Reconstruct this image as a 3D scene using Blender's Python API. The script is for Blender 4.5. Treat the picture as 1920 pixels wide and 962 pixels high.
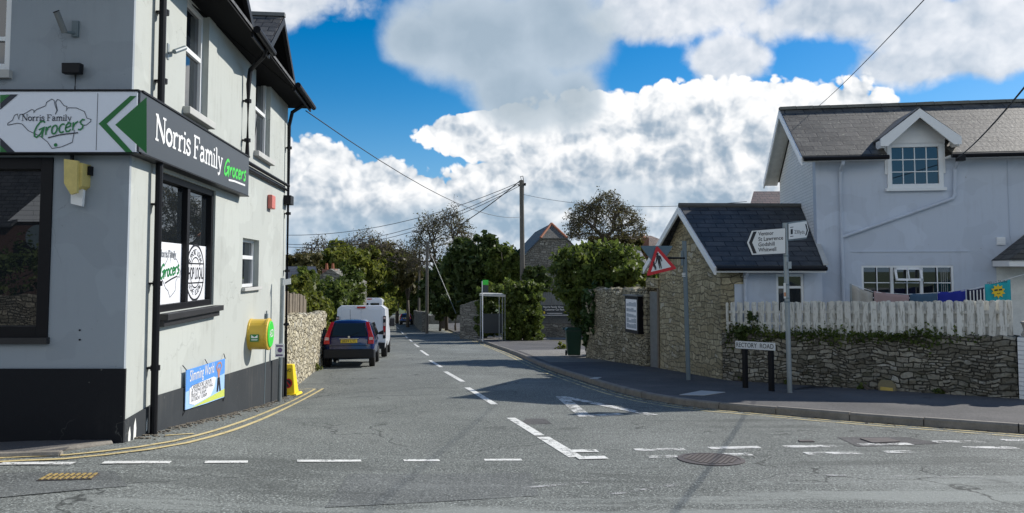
import bpy, bmesh, math, random
import numpy as np
from mathutils import Vector, Matrix
for o in list(bpy.data.objects): bpy.data.objects.remove(o, do_unlink=True)
sc = bpy.context.scene
R = math.radians
# ---------------------------------------------------------------- camera
FPX, CX, CY, H = 1387.0, 960.0, 432.0, 1.6
PITCH = math.atan(76/1387)
cam = bpy.data.cameras.new('camera'); camo = bpy.data.objects.new('camera', cam); sc.collection.objects.link(camo)
cam.sensor_fit = 'HORIZONTAL'; cam.sensor_width = 36; cam.lens = 36*FPX/1920
cam.shift_y = -(481-CY)/1920
cam.clip_end = 5000; cam.clip_start = .05
camo.location = (0, 0, H); camo.rotation_euler = (R(90)+PITCH, 0, 0)
sc.camera = camo
# ---------------------------------------------------------------- light
SUN = Vector((1.17, .74, .95)).normalized()
EL = math.asin(SUN.z); AZ = math.atan2(SUN.x, SUN.y)
sl = bpy.data.lights.new('sun', 'SUN'); sl.energy = 4.3; sl.angle = R(.53); sl.color = (1, .95, .87)
so = bpy.data.objects.new('sun', sl); sc.collection.objects.link(so); so.rotation_euler = SUN.to_track_quat('Z', 'Y').to_euler()
sc.view_settings.view_transform = 'Standard'; sc.view_settings.look = 'None'; sc.view_settings.gamma = 1
sc.view_settings.exposure = 0.35
w = bpy.data.worlds.new('World'); sc.world = w; w.use_nodes = True
SKY_STRENGTH = .07
class NT:
    def __init__(s, tree): s.t = tree
    def n(s, typ, ins=None, **kw):
        nd = s.t.nodes.new(typ)
        for k, v in kw.items(): setattr(nd, k, v)
        for k, v in (ins or {}).items():
            if isinstance(v, bpy.types.NodeSocket): s.t.links.new(v, nd.inputs[k])
            else: nd.inputs[k].default_value = v
        return nd
    def m(s, op, a, b=0, c=0, clamp=False):
        nd = s.n('ShaderNodeMath', {0: a, 1: b, 2: c}, operation=op); nd.use_clamp = clamp; return nd.outputs[0]
    def v(s, op, a, b=(0, 0, 0), c=None):
        nd = s.n('ShaderNodeVectorMath', {0: a, 1: b}, operation=op)
        if c is not None:
            if isinstance(c, bpy.types.NodeSocket): s.t.links.new(c, nd.inputs['Scale'])
            else: nd.inputs['Scale'].default_value = c
        return nd.outputs[1] if op in ('DOT_PRODUCT', 'LENGTH') else nd.outputs[0]
    def mix(s, f, a, b):
        nd = s.n('ShaderNodeMix', data_type='RGBA')
        for k, val in ((0, f), (6, a), (7, b)):
            if isinstance(val, bpy.types.NodeSocket): s.t.links.new(val, nd.inputs[k])
            else: nd.inputs[k].default_value = (val if k == 0 else (*val, 1) if len(val) == 3 else val)
        return nd.outputs[2]
    def noise(s, vec, scale, detail=4, rough=.5, dist=0):
        return s.n('ShaderNodeTexNoise', {'Vector': vec, 'Scale': scale, 'Detail': detail, 'Roughness': rough, 'Distortion': dist}).outputs[0]
    def ramp(s, f, lo, hi):
        return s.n('ShaderNodeMapRange', {0: f, 1: lo, 2: hi, 3: 0., 4: 1.}, interpolation_type='SMOOTHSTEP', clamp=True).outputs[0]
def build_world():
    t = w.node_tree; t.nodes.clear(); N = NT(t)
    sky = N.n('ShaderNodeTexSky', sky_type='NISHITA', sun_disc=False, sun_elevation=EL, sun_rotation=AZ, altitude=50, air_density=1.0, dust_density=.3, ozone_density=3.5)
    skyc = N.n('ShaderNodeHueSaturation', {'Saturation': 1.5, 'Value': 1.25, 'Color': sky.outputs[0]}).outputs[0]
    tc = N.n('ShaderNodeTexCoord').outputs['Generated']
    sep = N.n('ShaderNodeSeparateXYZ', {0: tc})
    az = N.m('ARCTAN2', sep.outputs[0], sep.outputs[1])
    hyp = N.m('SQRT', N.m('ADD', N.m('MULTIPLY', sep.outputs[0], sep.outputs[0]), N.m('MULTIPLY', sep.outputs[1], sep.outputs[1])))
    el = N.m('ARCTAN2', sep.outputs[2], hyp)
    P0 = N.n('ShaderNodeCombineXYZ', {0: az, 1: el, 2: 0.}).outputs[0]
    # cloud groups: centre azimuth / elevation (radians), half sizes, softness
    def px(x, y):
        a = math.atan((x-960)/FPX); return a, math.atan((508-y)/FPX*math.cos(a))
    def ell(x, y, rx, ry): a, e = px(x, y); return (a, e, rx/FPX, ry/FPX)
    puffy = [ell(690, 420, 200, 112), ell(600, 375, 110, 105), ell(790, 420, 110, 80), ell(1310, 330, 240, 155), ell(1130, 330, 190, 110), ell(1560, 285, 110, 125), ell(1450, 300, 120, 130),
             ell(890, 250, 110, 42), ell(1010, 260, 130, 60), ell(1090, 250, 130, 80), ell(930, 400, 110, 100), ell(1350, 240, 170, 80), ell(1210, 255, 130, 95), ell(480, 420, 140, 150), ell(1010, 380, 140, 90)]
    soft = [ell(905, 70, 195, 120), ell(985, 170, 140, 85), ell(790, 75, 90, 60), ell(1050, 50, 130, 130), ell(1075, 180, 85, 80)]
    flat = [ell(1150, 372, 330, 45), ell(900, 415, 220, 45), ell(1370, 405, 190, 30), ell(650, 440, 240, 60), ell(1080, 440, 200, 25)]
    wisp = [ell(500, -10, 150, 60), ell(1310, 5, 230, 62), ell(1600, 5, 260, 62), ell(1850, 40, 180, 85), ell(1250, -10, 190, 70), ell(1370, 100, 80, 45), ell(1760, 110, 140, 40)]
    rest = []; back = []
    rr = random.Random(5)
    for i in range(5): rest.append((-1.2-.25*i, rr.uniform(.2, .5), .2, .1))
    for i in range(9): back.append((1.75+i*.37 if 1.75+i*.37 < math.pi else 1.75+i*.37-2*math.pi, rr.uniform(.25, .6), rr.uniform(.3, .42), rr.uniform(.2, .3)))  # unseen bright cloud bank behind the camera, added as fill for camera-facing walls
    def group(Pv, els):
        out = None
        for (a, e, rx, ry) in els:
            d = N.v('MULTIPLY', N.v('SUBTRACT', Pv, (a, e, 0)), (1/rx, 1/ry, 0))
            L = N.m('MAXIMUM', N.m('SUBTRACT', 1., N.v('LENGTH', d)), -1.2)
            out = L if out is None else N.n('ShaderNodeMath', {0: out, 1: L, 2: .25}, operation='SMOOTH_MAX').outputs[0]
        return out
    def puffs(Pw, sizes, sm):
        b = None
        for sc_, wt in sizes:
            vo = N.n('ShaderNodeTexVoronoi', {'Vector': N.v('MULTIPLY', Pw, (1, 1.1, 0)), 'Scale': float(sc_), 'Smoothness': sm, 'Randomness': 1.}, feature='SMOOTH_F1', voronoi_dimensions='2D').outputs[0]
            vv = N.m('MULTIPLY', N.m('SUBTRACT', .45, N.m('MULTIPLY', vo, vo)), wt)
            b = vv if b is None else N.m('ADD', b, vv)
        return b
    def warped(off):
        Pv = N.v('ADD', P0, off)
        warp = N.n('ShaderNodeTexNoise', {'Vector': Pv, 'Scale': 16., 'Detail': 6., 'Roughness': .55}).outputs[1]
        return Pv, N.v('ADD', Pv, N.v('SCALE', N.v('SUBTRACT', warp, (.5, .5, .5)), (0, 0, 0), .035))
    Pv, Pw = warped((0, 0, 0)); Pv2, Pw2 = warped((.009, .015, 0))
    sz = ((13, .62), (29, .42), (64, .27), (135, .14))
    b0, b2 = puffs(Pw, sz, .35), puffs(Pw2, sz, .35)
    f0, f2 = N.m('SUBTRACT', N.noise(Pw, 7., 9, .52), .5), N.m('SUBTRACT', N.noise(Pw2, 7., 9, .52), .5)
    g0 = group(Pv, puffy)
    p = N.m('ADD', N.m('ADD', g0, N.m('MULTIPLY', b0, .55)), N.m('MULTIPLY', f0, .75)); p = N.m('SUBTRACT', p, .1)
    s_ = N.m('ADD', group(Pv, soft), N.m('MULTIPLY', f0, 1.3))
    ww = N.m('ADD', N.m('ADD', group(Pv, wisp+rest), N.m('MULTIPLY', b0, .3)), N.m('MULTIPLY', f0, 2.4))
    fl = N.m('ADD', group(Pv, flat), N.m('MULTIPLY', f0, 1.5)); af = N.ramp(fl, -.1, .5)
    bk_fill = N.m('ADD', group(Pv, back), N.m('MULTIPLY', f0, 1.2))
    ap = N.ramp(p, .0, .07); as_ = N.ramp(s_, .0, .40); aw = N.ramp(ww, .02, .48); ab_fill = N.ramp(bk_fill, 0., .3)
    db = N.m('SUBTRACT', b0, b2); df = N.m('SUBTRACT', f0, f2)
    depth = N.ramp(p, .1, 1.1)
    big = N.m('SUBTRACT', N.noise(N.v('MULTIPLY', Pv, (1, 1.8, 1)), 5.5, 4, .5), .5)
    lo = N.ramp(el, .04, .25)
    lp = N.m('ADD', N.m('ADD', N.m('MULTIPLY', db, 2.1), N.m('MULTIPLY', df, 2.6)), N.m('ADD', N.m('MULTIPLY', big, 1.1), .50))
    lp = N.m('ADD', lp, N.m('MULTIPLY', N.m('SUBTRACT', lo, .5), .5))
    lp = N.m('SUBTRACT', lp, N.m('MULTIPLY', N.m('SUBTRACT', depth, .35), .30)); lp = N.ramp(lp, -.55, 1.15)
    lw = N.m('ADD', N.m('ADD', N.m('MULTIPLY', db, .7), N.m('MULTIPLY', df, 2.)), N.m('ADD', N.m('MULTIPLY', big, 1.2), .6), clamp=True)
    ls = N.m('ADD', N.m('MULTIPLY', N.m('SUBTRACT', 1., N.ramp(s_, .0, .9)), .55), N.m('ADD', N.m('MULTIPLY', df, 1.5), N.m('MULTIPLY', big, .7)), clamp=True)
    cp = N.mix(lp, (.26, .34, .43), (.84, .84, .84))
    cw = N.mix(lw, (.33, .40, .48), (.74, .75, .77))
    cs = N.mix(ls, (.33, .40, .46), (.60, .66, .72))
    skyl = N.n('ShaderNodeVectorMath', {0: skyc, 'Scale': SKY_STRENGTH}, operation='SCALE').outputs[0]
    low = N.m('SUBTRACT', 1., N.ramp(el, .02, .24))
    skyl = N.mix(N.m('MULTIPLY', low, .6), skyl, (.13, .32, .62))
    c = N.mix(N.m('MULTIPLY', aw, .93), skyl, cw)
    c = N.mix(N.m('MULTIPLY', af, .85), c, N.mix(N.m('ADD', N.m('MULTIPLY', big, 2.), .35, clamp=True), (.25, .36, .47), (.5, .57, .64)))
    c = N.mix(ap, c, cp)
    c = N.mix(N.m('MULTIPLY', N.ramp(fl, .0, .7), .55), c, (.25, .36, .47))
    c = N.mix(N.m('MULTIPLY', as_, .90), c, cs)
    c = N.mix(ab_fill, c, (.80, .83, .86))
    hz = N.m('MULTIPLY', N.m('SUBTRACT', 1., N.ramp(el, -.02, .08)), .5)
    c = N.mix(hz, c, (.30, .44, .60))
    # keep the background node's own strength within range: colour scaled back up
    c = N.n('ShaderNodeVectorMath', {0: c, 'Scale': 1/SKY_STRENGTH}, operation='SCALE').outputs[0]
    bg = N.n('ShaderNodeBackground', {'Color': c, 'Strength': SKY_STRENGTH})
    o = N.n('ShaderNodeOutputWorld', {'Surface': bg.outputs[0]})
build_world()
# ---------------------------------------------------------------- helpers
def ray(x, y):
    a = (x-CX)/FPX; b = -(y-CY)/FPX
    return Vector((a, math.cos(PITCH)-b*math.sin(PITCH), math.sin(PITCH)+b*math.cos(PITCH)))
def at(x, y, Y):
    r = ray(x, y); t = Y/r.y; return Vector((r.x*t, Y, H+r.z*t))
def gz(X, Y):
    def base(Y):
        if Y < 0: return -.02*Y*0
        if Y < 24: return -.0615*Y
        if Y < 110: return -.0615*24-.0615*(Y-24)+.0000875*(Y-24)**2
        z = -.0615*110+.0000875*86**2; return z-.0464*(min(Y, 170)-110)*.5
    return base(Y)+.24*math.exp(-((X+4.6)**2/9+(Y-8)**2/11))-.2*math.exp(-((X+5.4)**2/5+(Y-17)**2/14))
def G(x, y, dz=0):
    r = ray(x, y); lo, hi = 1., 400.
    f = lambda t: H+r.z*t-gz(r.x*t, r.y*t)-dz
    t = 1.; 
    while f(t) > 0 and t < 400: t += .25
    lo, hi = t-.25, t
    for _ in range(25):
        mid = (lo+hi)/2
        if f(mid) > 0: lo = mid
        else: hi = mid
    return Vector((r.x*hi, r.y*hi, gz(r.x*hi, r.y*hi)+dz))
class Frame:
    """a vertical plane: u along, n out of it, z up"""
    def __init__(s, ox, oy, ang, side=1):
        s.o = Vector((ox, oy)); s.d = Vector((math.cos(ang), math.sin(ang)))
        s.nn = Vector((s.d.y, -s.d.x))*side
    def p(s, u, n, z):
        q = s.o+s.d*u+s.nn*n; return Vector((q.x, q.y, z))
    def px(s, x, y, n=0):
        r = ray(x, y); o = s.o+s.nn*n
        # r.xy*t = o + d*u
        det = r.x*(-s.d.y)+s.d.x*r.y
        t = (o.x*(-s.d.y)+s.d.x*o.y)/det
        q = Vector((r.x*t, r.y*t))-o
        return q.dot(s.d), H+r.z*t
def wm(o):
    M = Matrix.Identity(4)
    if o is None: return M
    M = Matrix.Translation(o.location) @ o.rotation_euler.to_matrix().to_4x4()
    return wm(o.parent) @ M
class MB:
    def __init__(s): s.v = []; s.f = []
    def add(s, vs, fs):
        k = len(s.v); s.v += [Vector(a) for a in vs]; s.f += [tuple(k+i for i in f) for f in fs]; return s
    def hexa(s, c):   # 8 corners, 0-3 bottom loop, 4-7 top loop
        return s.add(c, [(0, 3, 2, 1), (4, 5, 6, 7), (0, 1, 5, 4), (1, 2, 6, 5), (2, 3, 7, 6), (3, 0, 4, 7)])
    def box(s, fr, u0, u1, n0, n1, z0, z1):
        if fr is None: return s.hexa([(u0, n0, z0), (u1, n0, z0), (u1, n1, z0), (u0, n1, z0), (u0, n0, z1), (u1, n0, z1), (u1, n1, z1), (u0, n1, z1)])
        P = fr.p; return s.hexa([P(u0, n0, z0), P(u1, n0, z0), P(u1, n1, z0), P(u0, n1, z0), P(u0, n0, z1), P(u1, n0, z1), P(u1, n1, z1), P(u0, n1, z1)])
    def poly(s, fr, pts, n0, n1):  # extruded polygon in a frame, pts (u,z)
        k = len(pts); P = fr.p if fr else (lambda u, n, z: Vector((u, n, z)))
        vs = [P(u, n0, z) for u, z in pts]+[P(u, n1, z) for u, z in pts]
        fs = [tuple(range(k)), tuple(range(2*k-1, k-1, -1))]+[(i, (i+1) % k, (i+1) % k+k, i+k) for i in range(k)]
        return s.add(vs, fs)
    def prism(s, pts, vec):  # any planar 3d polygon swept along a vector
        k = len(pts); vec = Vector(vec); pts = [Vector(p) for p in pts]
        return s.add(pts+[p+vec for p in pts], [tuple(range(k)), tuple(range(2*k-1, k-1, -1))]+[(i, (i+1) % k, (i+1) % k+k, i+k) for i in range(k)])
    def flat(s, fr, pts, n):
        return s.add([fr.p(u, n, z) for u, z in pts], [tuple(range(len(pts)))])
    def tube(s, pts, r, seg=8, r1=None, cap=True):
        pts = [Vector(p) for p in pts]; n = len(pts); vs = []; fs = []
        for i, p in enumerate(pts):
            if i == 0: t = pts[1]-p
            elif i == n-1: t = p-pts[i-1]
            else: t = (pts[i+1]-p).normalized()+(p-pts[i-1]).normalized()
            t.normalize(); a = t.cross(Vector((0, 0, 1)))
            if a.length < .05: a = t.cross(Vector((1, 0, 0)))
            a.normalize(); b = t.cross(a)
            rr = r if r1 is None else r+(r1-r)*i/(n-1)
            for k in range(seg):
                q = 2*math.pi*k/seg; vs.append(p+a*math.cos(q)*rr+b*math.sin(q)*rr)
        for i in range(n-1):
            for k in range(seg): fs.append((i*seg+k, i*seg+(k+1) % seg, (i+1)*seg+(k+1) % seg, (i+1)*seg+k))
        if cap: fs += [tuple(range(seg))[::-1], tuple(range((n-1)*seg, n*seg))]
        return s.add(vs, fs)
    def lathe(s, c, prof, seg=20, axis='z'):
        vs = []; fs = []; c = Vector(c)
        for (r, h) in prof:
            for k in range(seg):
                q = 2*math.pi*k/seg; a, b = math.cos(q)*r, math.sin(q)*r
                vs.append(c+(Vector((a, b, h)) if axis == 'z' else Vector((h, a, b)) if axis == 'x' else Vector((a, h, b))))
        for i in range(len(prof)-1):
            for k in range(seg): fs.append((i*seg+k, i*seg+(k+1) % seg, (i+1)*seg+(k+1) % seg, (i+1)*seg+k))
        fs += [tuple(range(seg))[::-1], tuple(range((len(prof)-1)*seg, len(prof)*seg))]
        return s.add(vs, fs)
    def build(s, name, mat, parent=None, smooth=False, world=True, bevel=0):
        me = bpy.data.meshes.new(name)
        inv = wm(parent).inverted() if (parent and world) else None
        me.from_pydata([(inv @ v) if inv else v for v in s.v], [], s.f)
        bm = bmesh.new(); bm.from_mesh(me); bmesh.ops.recalc_face_normals(bm, faces=bm.faces); bm.to_mesh(me); bm.free()
        me.materials.append(mat)
        if smooth: me.polygons.foreach_set('use_smooth', [True]*len(me.polygons))
        o = bpy.data.objects.new(name, me); sc.collection.objects.link(o)
        if parent: o.parent = parent
        if bevel:
            b = o.modifiers.new('bevel', 'BEVEL'); b.width = bevel; b.segments = 2; b.limit_method = 'ANGLE'
        return o
def tag(o, label, cat, group=None, kind=None):
    if label: o['label'] = label
    if cat: o['category'] = cat
    if group: o['group'] = group
    if kind: o['kind'] = kind
    return o
def thing(name, label, cat, loc=(0, 0, 0), rz=0, group=None):
    o = bpy.data.objects.new(name, None); sc.collection.objects.link(o); o.empty_display_size = .2
    o.location = loc; o.rotation_euler = (0, 0, rz); return tag(o, label, cat, group)
def dup(root, loc=None, rz=None, label=None):
    r = root.copy(); sc.collection.objects.link(r)
    if loc is not None: r.location = loc
    if rz is not None: r.rotation_euler = (0, 0, rz)
    if label: r['label'] = label
    for ch in root.children:
        c = ch.copy(); sc.collection.objects.link(c); c.parent = r
        for g in ch.children:
            d = g.copy(); sc.collection.objects.link(d); d.parent = c
    return r
# ---------------------------------------------------------------- materials
def mat(name, col, rough=.8, metal=0, var=0, vscale=3, spec=.5, bump=0, bscale=60, coat=0):
    m = bpy.data.materials.new(name); m.use_nodes = True; t = m.node_tree; N = NT(t)
    b = t.nodes['Principled BSDF']; b.inputs['Roughness'].default_value = rough; b.inputs['Metallic'].default_value = metal
    b.inputs['Specular IOR Level'].default_value = spec; b.inputs['Coat Weight'].default_value = coat
    g = N.n('ShaderNodeTexCoord').outputs['Object']
    if var:
        f = N.noise(g, vscale, 6, .6); f2 = N.noise(g, vscale*9, 4, .6)
        k = N.m('ADD', N.m('MULTIPLY', N.m('SUBTRACT', f, .5), var*2.4), N.m('MULTIPLY', N.m('SUBTRACT', f2, .5), var*1.4))
        k = N.m('ADD', k, 1.)
        c = N.n('ShaderNodeVectorMath', {0: (*col,)[:3], 'Scale': k}, operation='SCALE').outputs[0]
        t.links.new(c, b.inputs['Base Color'])
    else: b.inputs['Base Color'].default_value = (*col, 1)
    if bump:
        h = N.noise(g, bscale, 4, .6)
        bn = N.n('ShaderNodeBump', {'Strength': bump, 'Distance': .01, 'Height': h}); t.links.new(bn.outputs[0], b.inputs['Normal'])
    return m
def newmat(name):
    m = bpy.data.materials.new(name); m.use_nodes = True; N = NT(m.node_tree)
    return m, N, m.node_tree.nodes['Principled BSDF'], N.n('ShaderNodeTexCoord').outputs['Object']
def L(N, a, b): N.t.links.new(a, b)
def render_mat(name, col, dirt=.25, dirtcol=(.18, .17, .14), crk=.5):
    """painted render with streaks, hairline cracks and grime"""
    m, N, b, g = newmat(name)
    f = N.noise(g, 1.3, 7, .62); st = N.noise(N.v('MULTIPLY', g, (7, 7, .5)), 1.6, 6, .6)
    k = N.ramp(N.m('ADD', N.m('MULTIPLY', f, .55), N.m('MULTIPLY', st, .45)), .5, .78)
    c = N.mix(N.m('MULTIPLY', k, dirt), col, dirtcol)
    vo = N.n('ShaderNodeTexVoronoi', {'Vector': N.v('ADD', g, N.v('SCALE', N.n('ShaderNodeTexNoise', {'Vector': g, 'Scale': 2.5, 'Detail': 5.}).outputs[1], (0, 0, 0), .7)), 'Scale': .9}, feature='DISTANCE_TO_EDGE').outputs[0]
    cr = N.m('MULTIPLY', N.m('SUBTRACT', 1., N.ramp(vo, .0, .006)), N.ramp(N.noise(g, .9, 2), .5, .62))
    c = N.mix(N.m('MULTIPLY', cr, crk), c, (.12, .12, .11))
    pt = N.ramp(N.noise(N.v('ADD', g, (7.3, 2.1, 4.4)), .75, 3, .45), .56, .572); c = N.mix(N.m('MULTIPLY', pt, .3), c, tuple(min(1, x*1.22) for x in col))
    pt2 = N.ramp(N.noise(N.v('ADD', g, (1.3, 8.1, 2.4)), 1.1, 2, .4), .60, .61); c = N.mix(N.m('MULTIPLY', pt2, .22), c, tuple(x*.75 for x in col))
    sp = N.ramp(N.noise(g, 14, 3, .5), .73, .78)
    c = N.mix(N.m('MULTIPLY', sp, .5), c, (.2, .2, .18))
    L(N, c, b.inputs['Base Color']); b.inputs['Roughness'].default_value = .85; b.inputs['Specular IOR Level'].default_value = .25
    h = N.m('ADD', N.noise(g, 90, 3, .6), N.m('MULTIPLY', N.noise(g, 6, 3), 2.))
    L(N, N.n('ShaderNodeBump', {'Strength': .25, 'Distance': .006, 'Height': h}).outputs[0], b.inputs['Normal'])
    return m
def stone_mat(name, c1, c2, mortar, scale=4.2, asp=1.7, edge=.05, bump=.9, moss=0, warp=.25, course=0):
    m, N, b, g = newmat(name)
    wv = N.n('ShaderNodeTexNoise', {'Vector': g, 'Scale': 3.2, 'Detail': 4.}).outputs[1]
    q = N.v('ADD', g, N.v('SCALE', N.v('SUBTRACT', wv, (.5, .5, .5)), (0, 0, 0), warp))
    q = N.v('MULTIPLY', q, (1, 1, asp))
    kw = {'Vector': q, 'Scale': scale, 'Randomness': .92}
    vc = N.n('ShaderNodeTexVoronoi', kw, feature='F1', distance='CHEBYCHEV' if course else 'EUCLIDEAN')
    d = N.n('ShaderNodeTexVoronoi', kw, feature='DISTANCE_TO_EDGE').outputs[0]
    rnd = N.n('ShaderNodeSeparateColor', {0: vc.outputs[1]})
    c = N.mix(rnd.outputs[0], c1, c2)
    c = N.mix(N.m('MULTIPLY', N.ramp(rnd.outputs[1], .86, .95), .55), c, (.5, .5, .46))
    c = N.mix(N.m('MULTIPLY', N.ramp(rnd.outputs[2], .7, .95), .5), c, tuple(x*.4 for x in c1))
    c = N.mix(N.m('MULTIPLY', N.ramp(N.noise(g, 22, 6, .65), .45, .75), .45), c, tuple(x*.45 for x in c1))
    c = N.mix(N.m('MULTIPLY', N.ramp(N.noise(g, 1.1, 5, .6), .5, .7), .35), c, tuple(x*.5 for x in c1))
    e = N.m('SUBTRACT', 1., N.ramp(d, edge*.25, edge*1.3))
    c = N.mix(e, c, mortar)
    if moss: c = N.mix(N.m('MULTIPLY', N.ramp(N.noise(g, 2.7, 6, .65), .52, .68), moss), c, (.05, .06, .025))
    L(N, c, b.inputs['Base Color']); b.inputs['Roughness'].default_value = .9; b.inputs['Specular IOR Level'].default_value = .2
    h = N.m('ADD', N.m('MULTIPLY', N.ramp(d, 0, edge*2.6), 1.), N.m('MULTIPLY', N.noise(g, 18, 5, .65), .55))
    h = N.m('ADD', h, N.m('MULTIPLY', rnd.outputs[0], .5))
    L(N, N.n('ShaderNodeBump', {'Strength': bump, 'Distance': .045, 'Height': h}).outputs[0], b.inputs['Normal'])
    return m
def block_mat(name, c1, c2, mortar, bw=.30, bh=.155, warp=.10, ms=.012, moss=.12, dr=(.77, 1.)):
    """roughly squared stones in wavy courses of uneven height"""
    m, N, b, g = newmat(name)
    sx = N.n('ShaderNodeSeparateXYZ', {0: g}); u = N.m('ADD', N.m('MULTIPLY', sx.outputs[0], dr[0]), N.m('MULTIPLY', sx.outputs[1], dr[1])); z = sx.outputs[2]
    p = N.n('ShaderNodeCombineXYZ', {0: u, 1: z, 2: 0.}).outputs[0]
    w1 = N.n('ShaderNodeTexNoise', {'Vector': p, 'Scale': 1.6, 'Detail': 2.}).outputs[1]
    w2 = N.n('ShaderNodeTexNoise', {'Vector': p, 'Scale': 7., 'Detail': 3.}).outputs[1]
    p = N.v('ADD', p, N.v('SCALE', N.v('SUBTRACT', w1, (.5, .5, .5)), (0, 0, 0), warp*3.5)); p = N.v('ADD', p, N.v('SCALE', N.v('SUBTRACT', w2, (.5, .5, .5)), (0, 0, 0), warp*.9))
    def layer(bw_, bh_, sq):
        nd = N.n('ShaderNodeTexBrick', {'Vector': p, 'Color1': (0, 0, 0, 1), 'Color2': (1, 1, 1, 1), 'Mortar': (.5, .5, .5, 1), 'Scale': 1., 'Mortar Size': ms, 'Mortar Smooth': .6, 'Bias': 0., 'Brick Width': bw_, 'Row Height': bh_}, squash=sq, squash_frequency=3, offset=.37)
        return nd.outputs[0], nd.outputs[1]
    a, am = layer(bw, bh, .7); c_, cm = layer(bw*.55, bh*.6, 1.6)
    sel = N.ramp(N.noise(p, 1.9, 2), .50, .53)
    t_ = N.mix(sel, a, c_); mm = N.m('ADD', N.m('MULTIPLY', am, N.m('SUBTRACT', 1., sel)), N.m('MULTIPLY', cm, sel))
    t = N.n('ShaderNodeSeparateColor', {0: t_}).outputs[0]
    c = N.mix(t, c1, c2)
    c = N.mix(N.m('MULTIPLY', N.ramp(t, .93, .97), .5), c, (.5, .49, .44))
    c = N.mix(N.m('MULTIPLY', N.ramp(N.noise(g, 17, 7, .7), .45, .72), .55), c, tuple(x*.42 for x in c1))
    c = N.mix(N.m('MULTIPLY', N.ramp(N.noise(g, 1.2, 5, .6), .48, .68), .45), c, tuple(x*.5 for x in c1))
    c = N.mix(N.m('MULTIPLY', N.ramp(N.noise(g, 5, 5, .6), .55, .7), .3), c, tuple(min(1, x*1.3) for x in c2))
    c = N.mix(N.m('MULTIPLY', mm, .85), c, mortar)
    c = N.mix(N.m('MULTIPLY', N.ramp(N.noise(g, 2.7, 6, .65), .52, .68), moss), c, (.05, .06, .025))
    L(N, c, b.inputs['Base Color']); b.inputs['Roughness'].default_value = .9; b.inputs['Specular IOR Level'].default_value = .2
    h = N.m('ADD', N.m('ADD', N.m('SUBTRACT', 1., mm), N.m('MULTIPLY', N.noise(g, 16, 6, .7), 1.1)), N.m('MULTIPLY', t, .5))
    L(N, N.n('ShaderNodeBump', {'Strength': 1., 'Distance': .04, 'Height': h}).outputs[0], b.inputs['Normal'])
    return m
def brick_mat(name, c1, c2, mortar, bw=.22, bh=.075, bump=.5, rot=None, vecfn=None, msize=.008, off=.5, var=.3):
    m, N, b, g = newmat(name)
    vec = vecfn(N, g)
    br = N.n('ShaderNodeTexBrick', {'Vector': vec, 'Color1': (*c1, 1), 'Color2': (*c2, 1), 'Mortar': (*mortar, 1), 'Scale': 1., 'Mortar Size': msize, 'Mortar Smooth': .15, 'Bias': 0., 'Brick Width': bw, 'Row Height': bh}, offset=off)
    f = N.noise(g, 6, 6, .65); f2 = N.noise(g, 1.5, 5, .6)
    c = N.mix(N.m('MULTIPLY', N.ramp(f, .42, .75), var), br.outputs[0], tuple(x*.35 for x in c1))
    c = N.mix(N.m('MULTIPLY', N.ramp(f2, .45, .75), var), c, tuple(x*1.5 for x in c2))
    L(N, c, b.inputs['Base Color']); b.inputs['Roughness'].default_value = .85; b.inputs['Specular IOR Level'].default_value = .25
    h = N.m('ADD', N.m('SUBTRACT', 1., br.outputs[1]), N.m('MULTIPLY', N.noise(g, 40, 4), .4))
    L(N, N.n('ShaderNodeBump', {'Strength': bump, 'Distance': .012, 'Height': h}).outputs[0], b.inputs['Normal'])
    return m
def roofvec(ang, pitch):
    """texture coords: along the ridge, up the slope"""
    d = (math.cos(ang), math.sin(ang), 0); 
    def f(N, g):
        u = N.v('DOT_PRODUCT', g, d); s = N.n('ShaderNodeSeparateXYZ', {0: g}).outputs[2]
        return N.n('ShaderNodeCombineXYZ', {0: u, 1: N.m('DIVIDE', s, math.sin(pitch)), 2: 0.}).outputs[0]
    return f
def slate_mat(name, ang, pitch, c1=(.045, .045, .045), c2=(.10, .098, .092), lichen=.5, bw=.42, bh=.2):
    m, N, b, g = newmat(name)
    vec = roofvec(ang, pitch)(N, g)
    br = N.n('ShaderNodeTexBrick', {'Vector': vec, 'Color1': (*c1, 1), 'Color2': (*c2, 1), 'Mortar': (.006, .006, .007, 1), 'Scale': 1., 'Mortar Size': .012, 'Mortar Smooth': .1, 'Bias': 0., 'Brick Width': bw, 'Row Height': bh})
    c = br.outputs[0]
    c = N.mix(N.m('MULTIPLY', N.ramp(N.noise(g, 2.2, 6, .65), .42, .7), .5), c, tuple(x*1.6 for x in c2))
    c = N.mix(N.m('MULTIPLY', N.ramp(N.noise(g, 9, 6, .7), .6, .68), lichen), c, (.33, .32, .25))
    c = N.mix(N.m('MULTIPLY', N.ramp(N.noise(g, 5, 4, .6), .6, .72), lichen*.7), c, (.03, .035, .018))
    c = N.mix(br.outputs[1], c, (.008, .008, .009))
    L(N, c, b.inputs['Base Color']); b.inputs['Roughness'].default_value = .62; b.inputs['Specular IOR Level'].default_value = .4
    sp = N.n('ShaderNodeSeparateXYZ', {0: vec}).outputs[1]
    lap = N.m('SUBTRACT', 1., N.m('FRACT', N.m('DIVIDE', sp, bh)))
    h = N.m('ADD', N.m('ADD', N.m('MULTIPLY', lap, 1.2), N.m('MULTIPLY', br.outputs[1], -.8)), N.m('MULTIPLY', N.noise(g, 14, 4), .5))
    L(N, N.n('ShaderNodeBump', {'Strength': .8, 'Distance': .02, 'Height': h}).outputs[0], b.inputs['Normal'])
    return m
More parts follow.
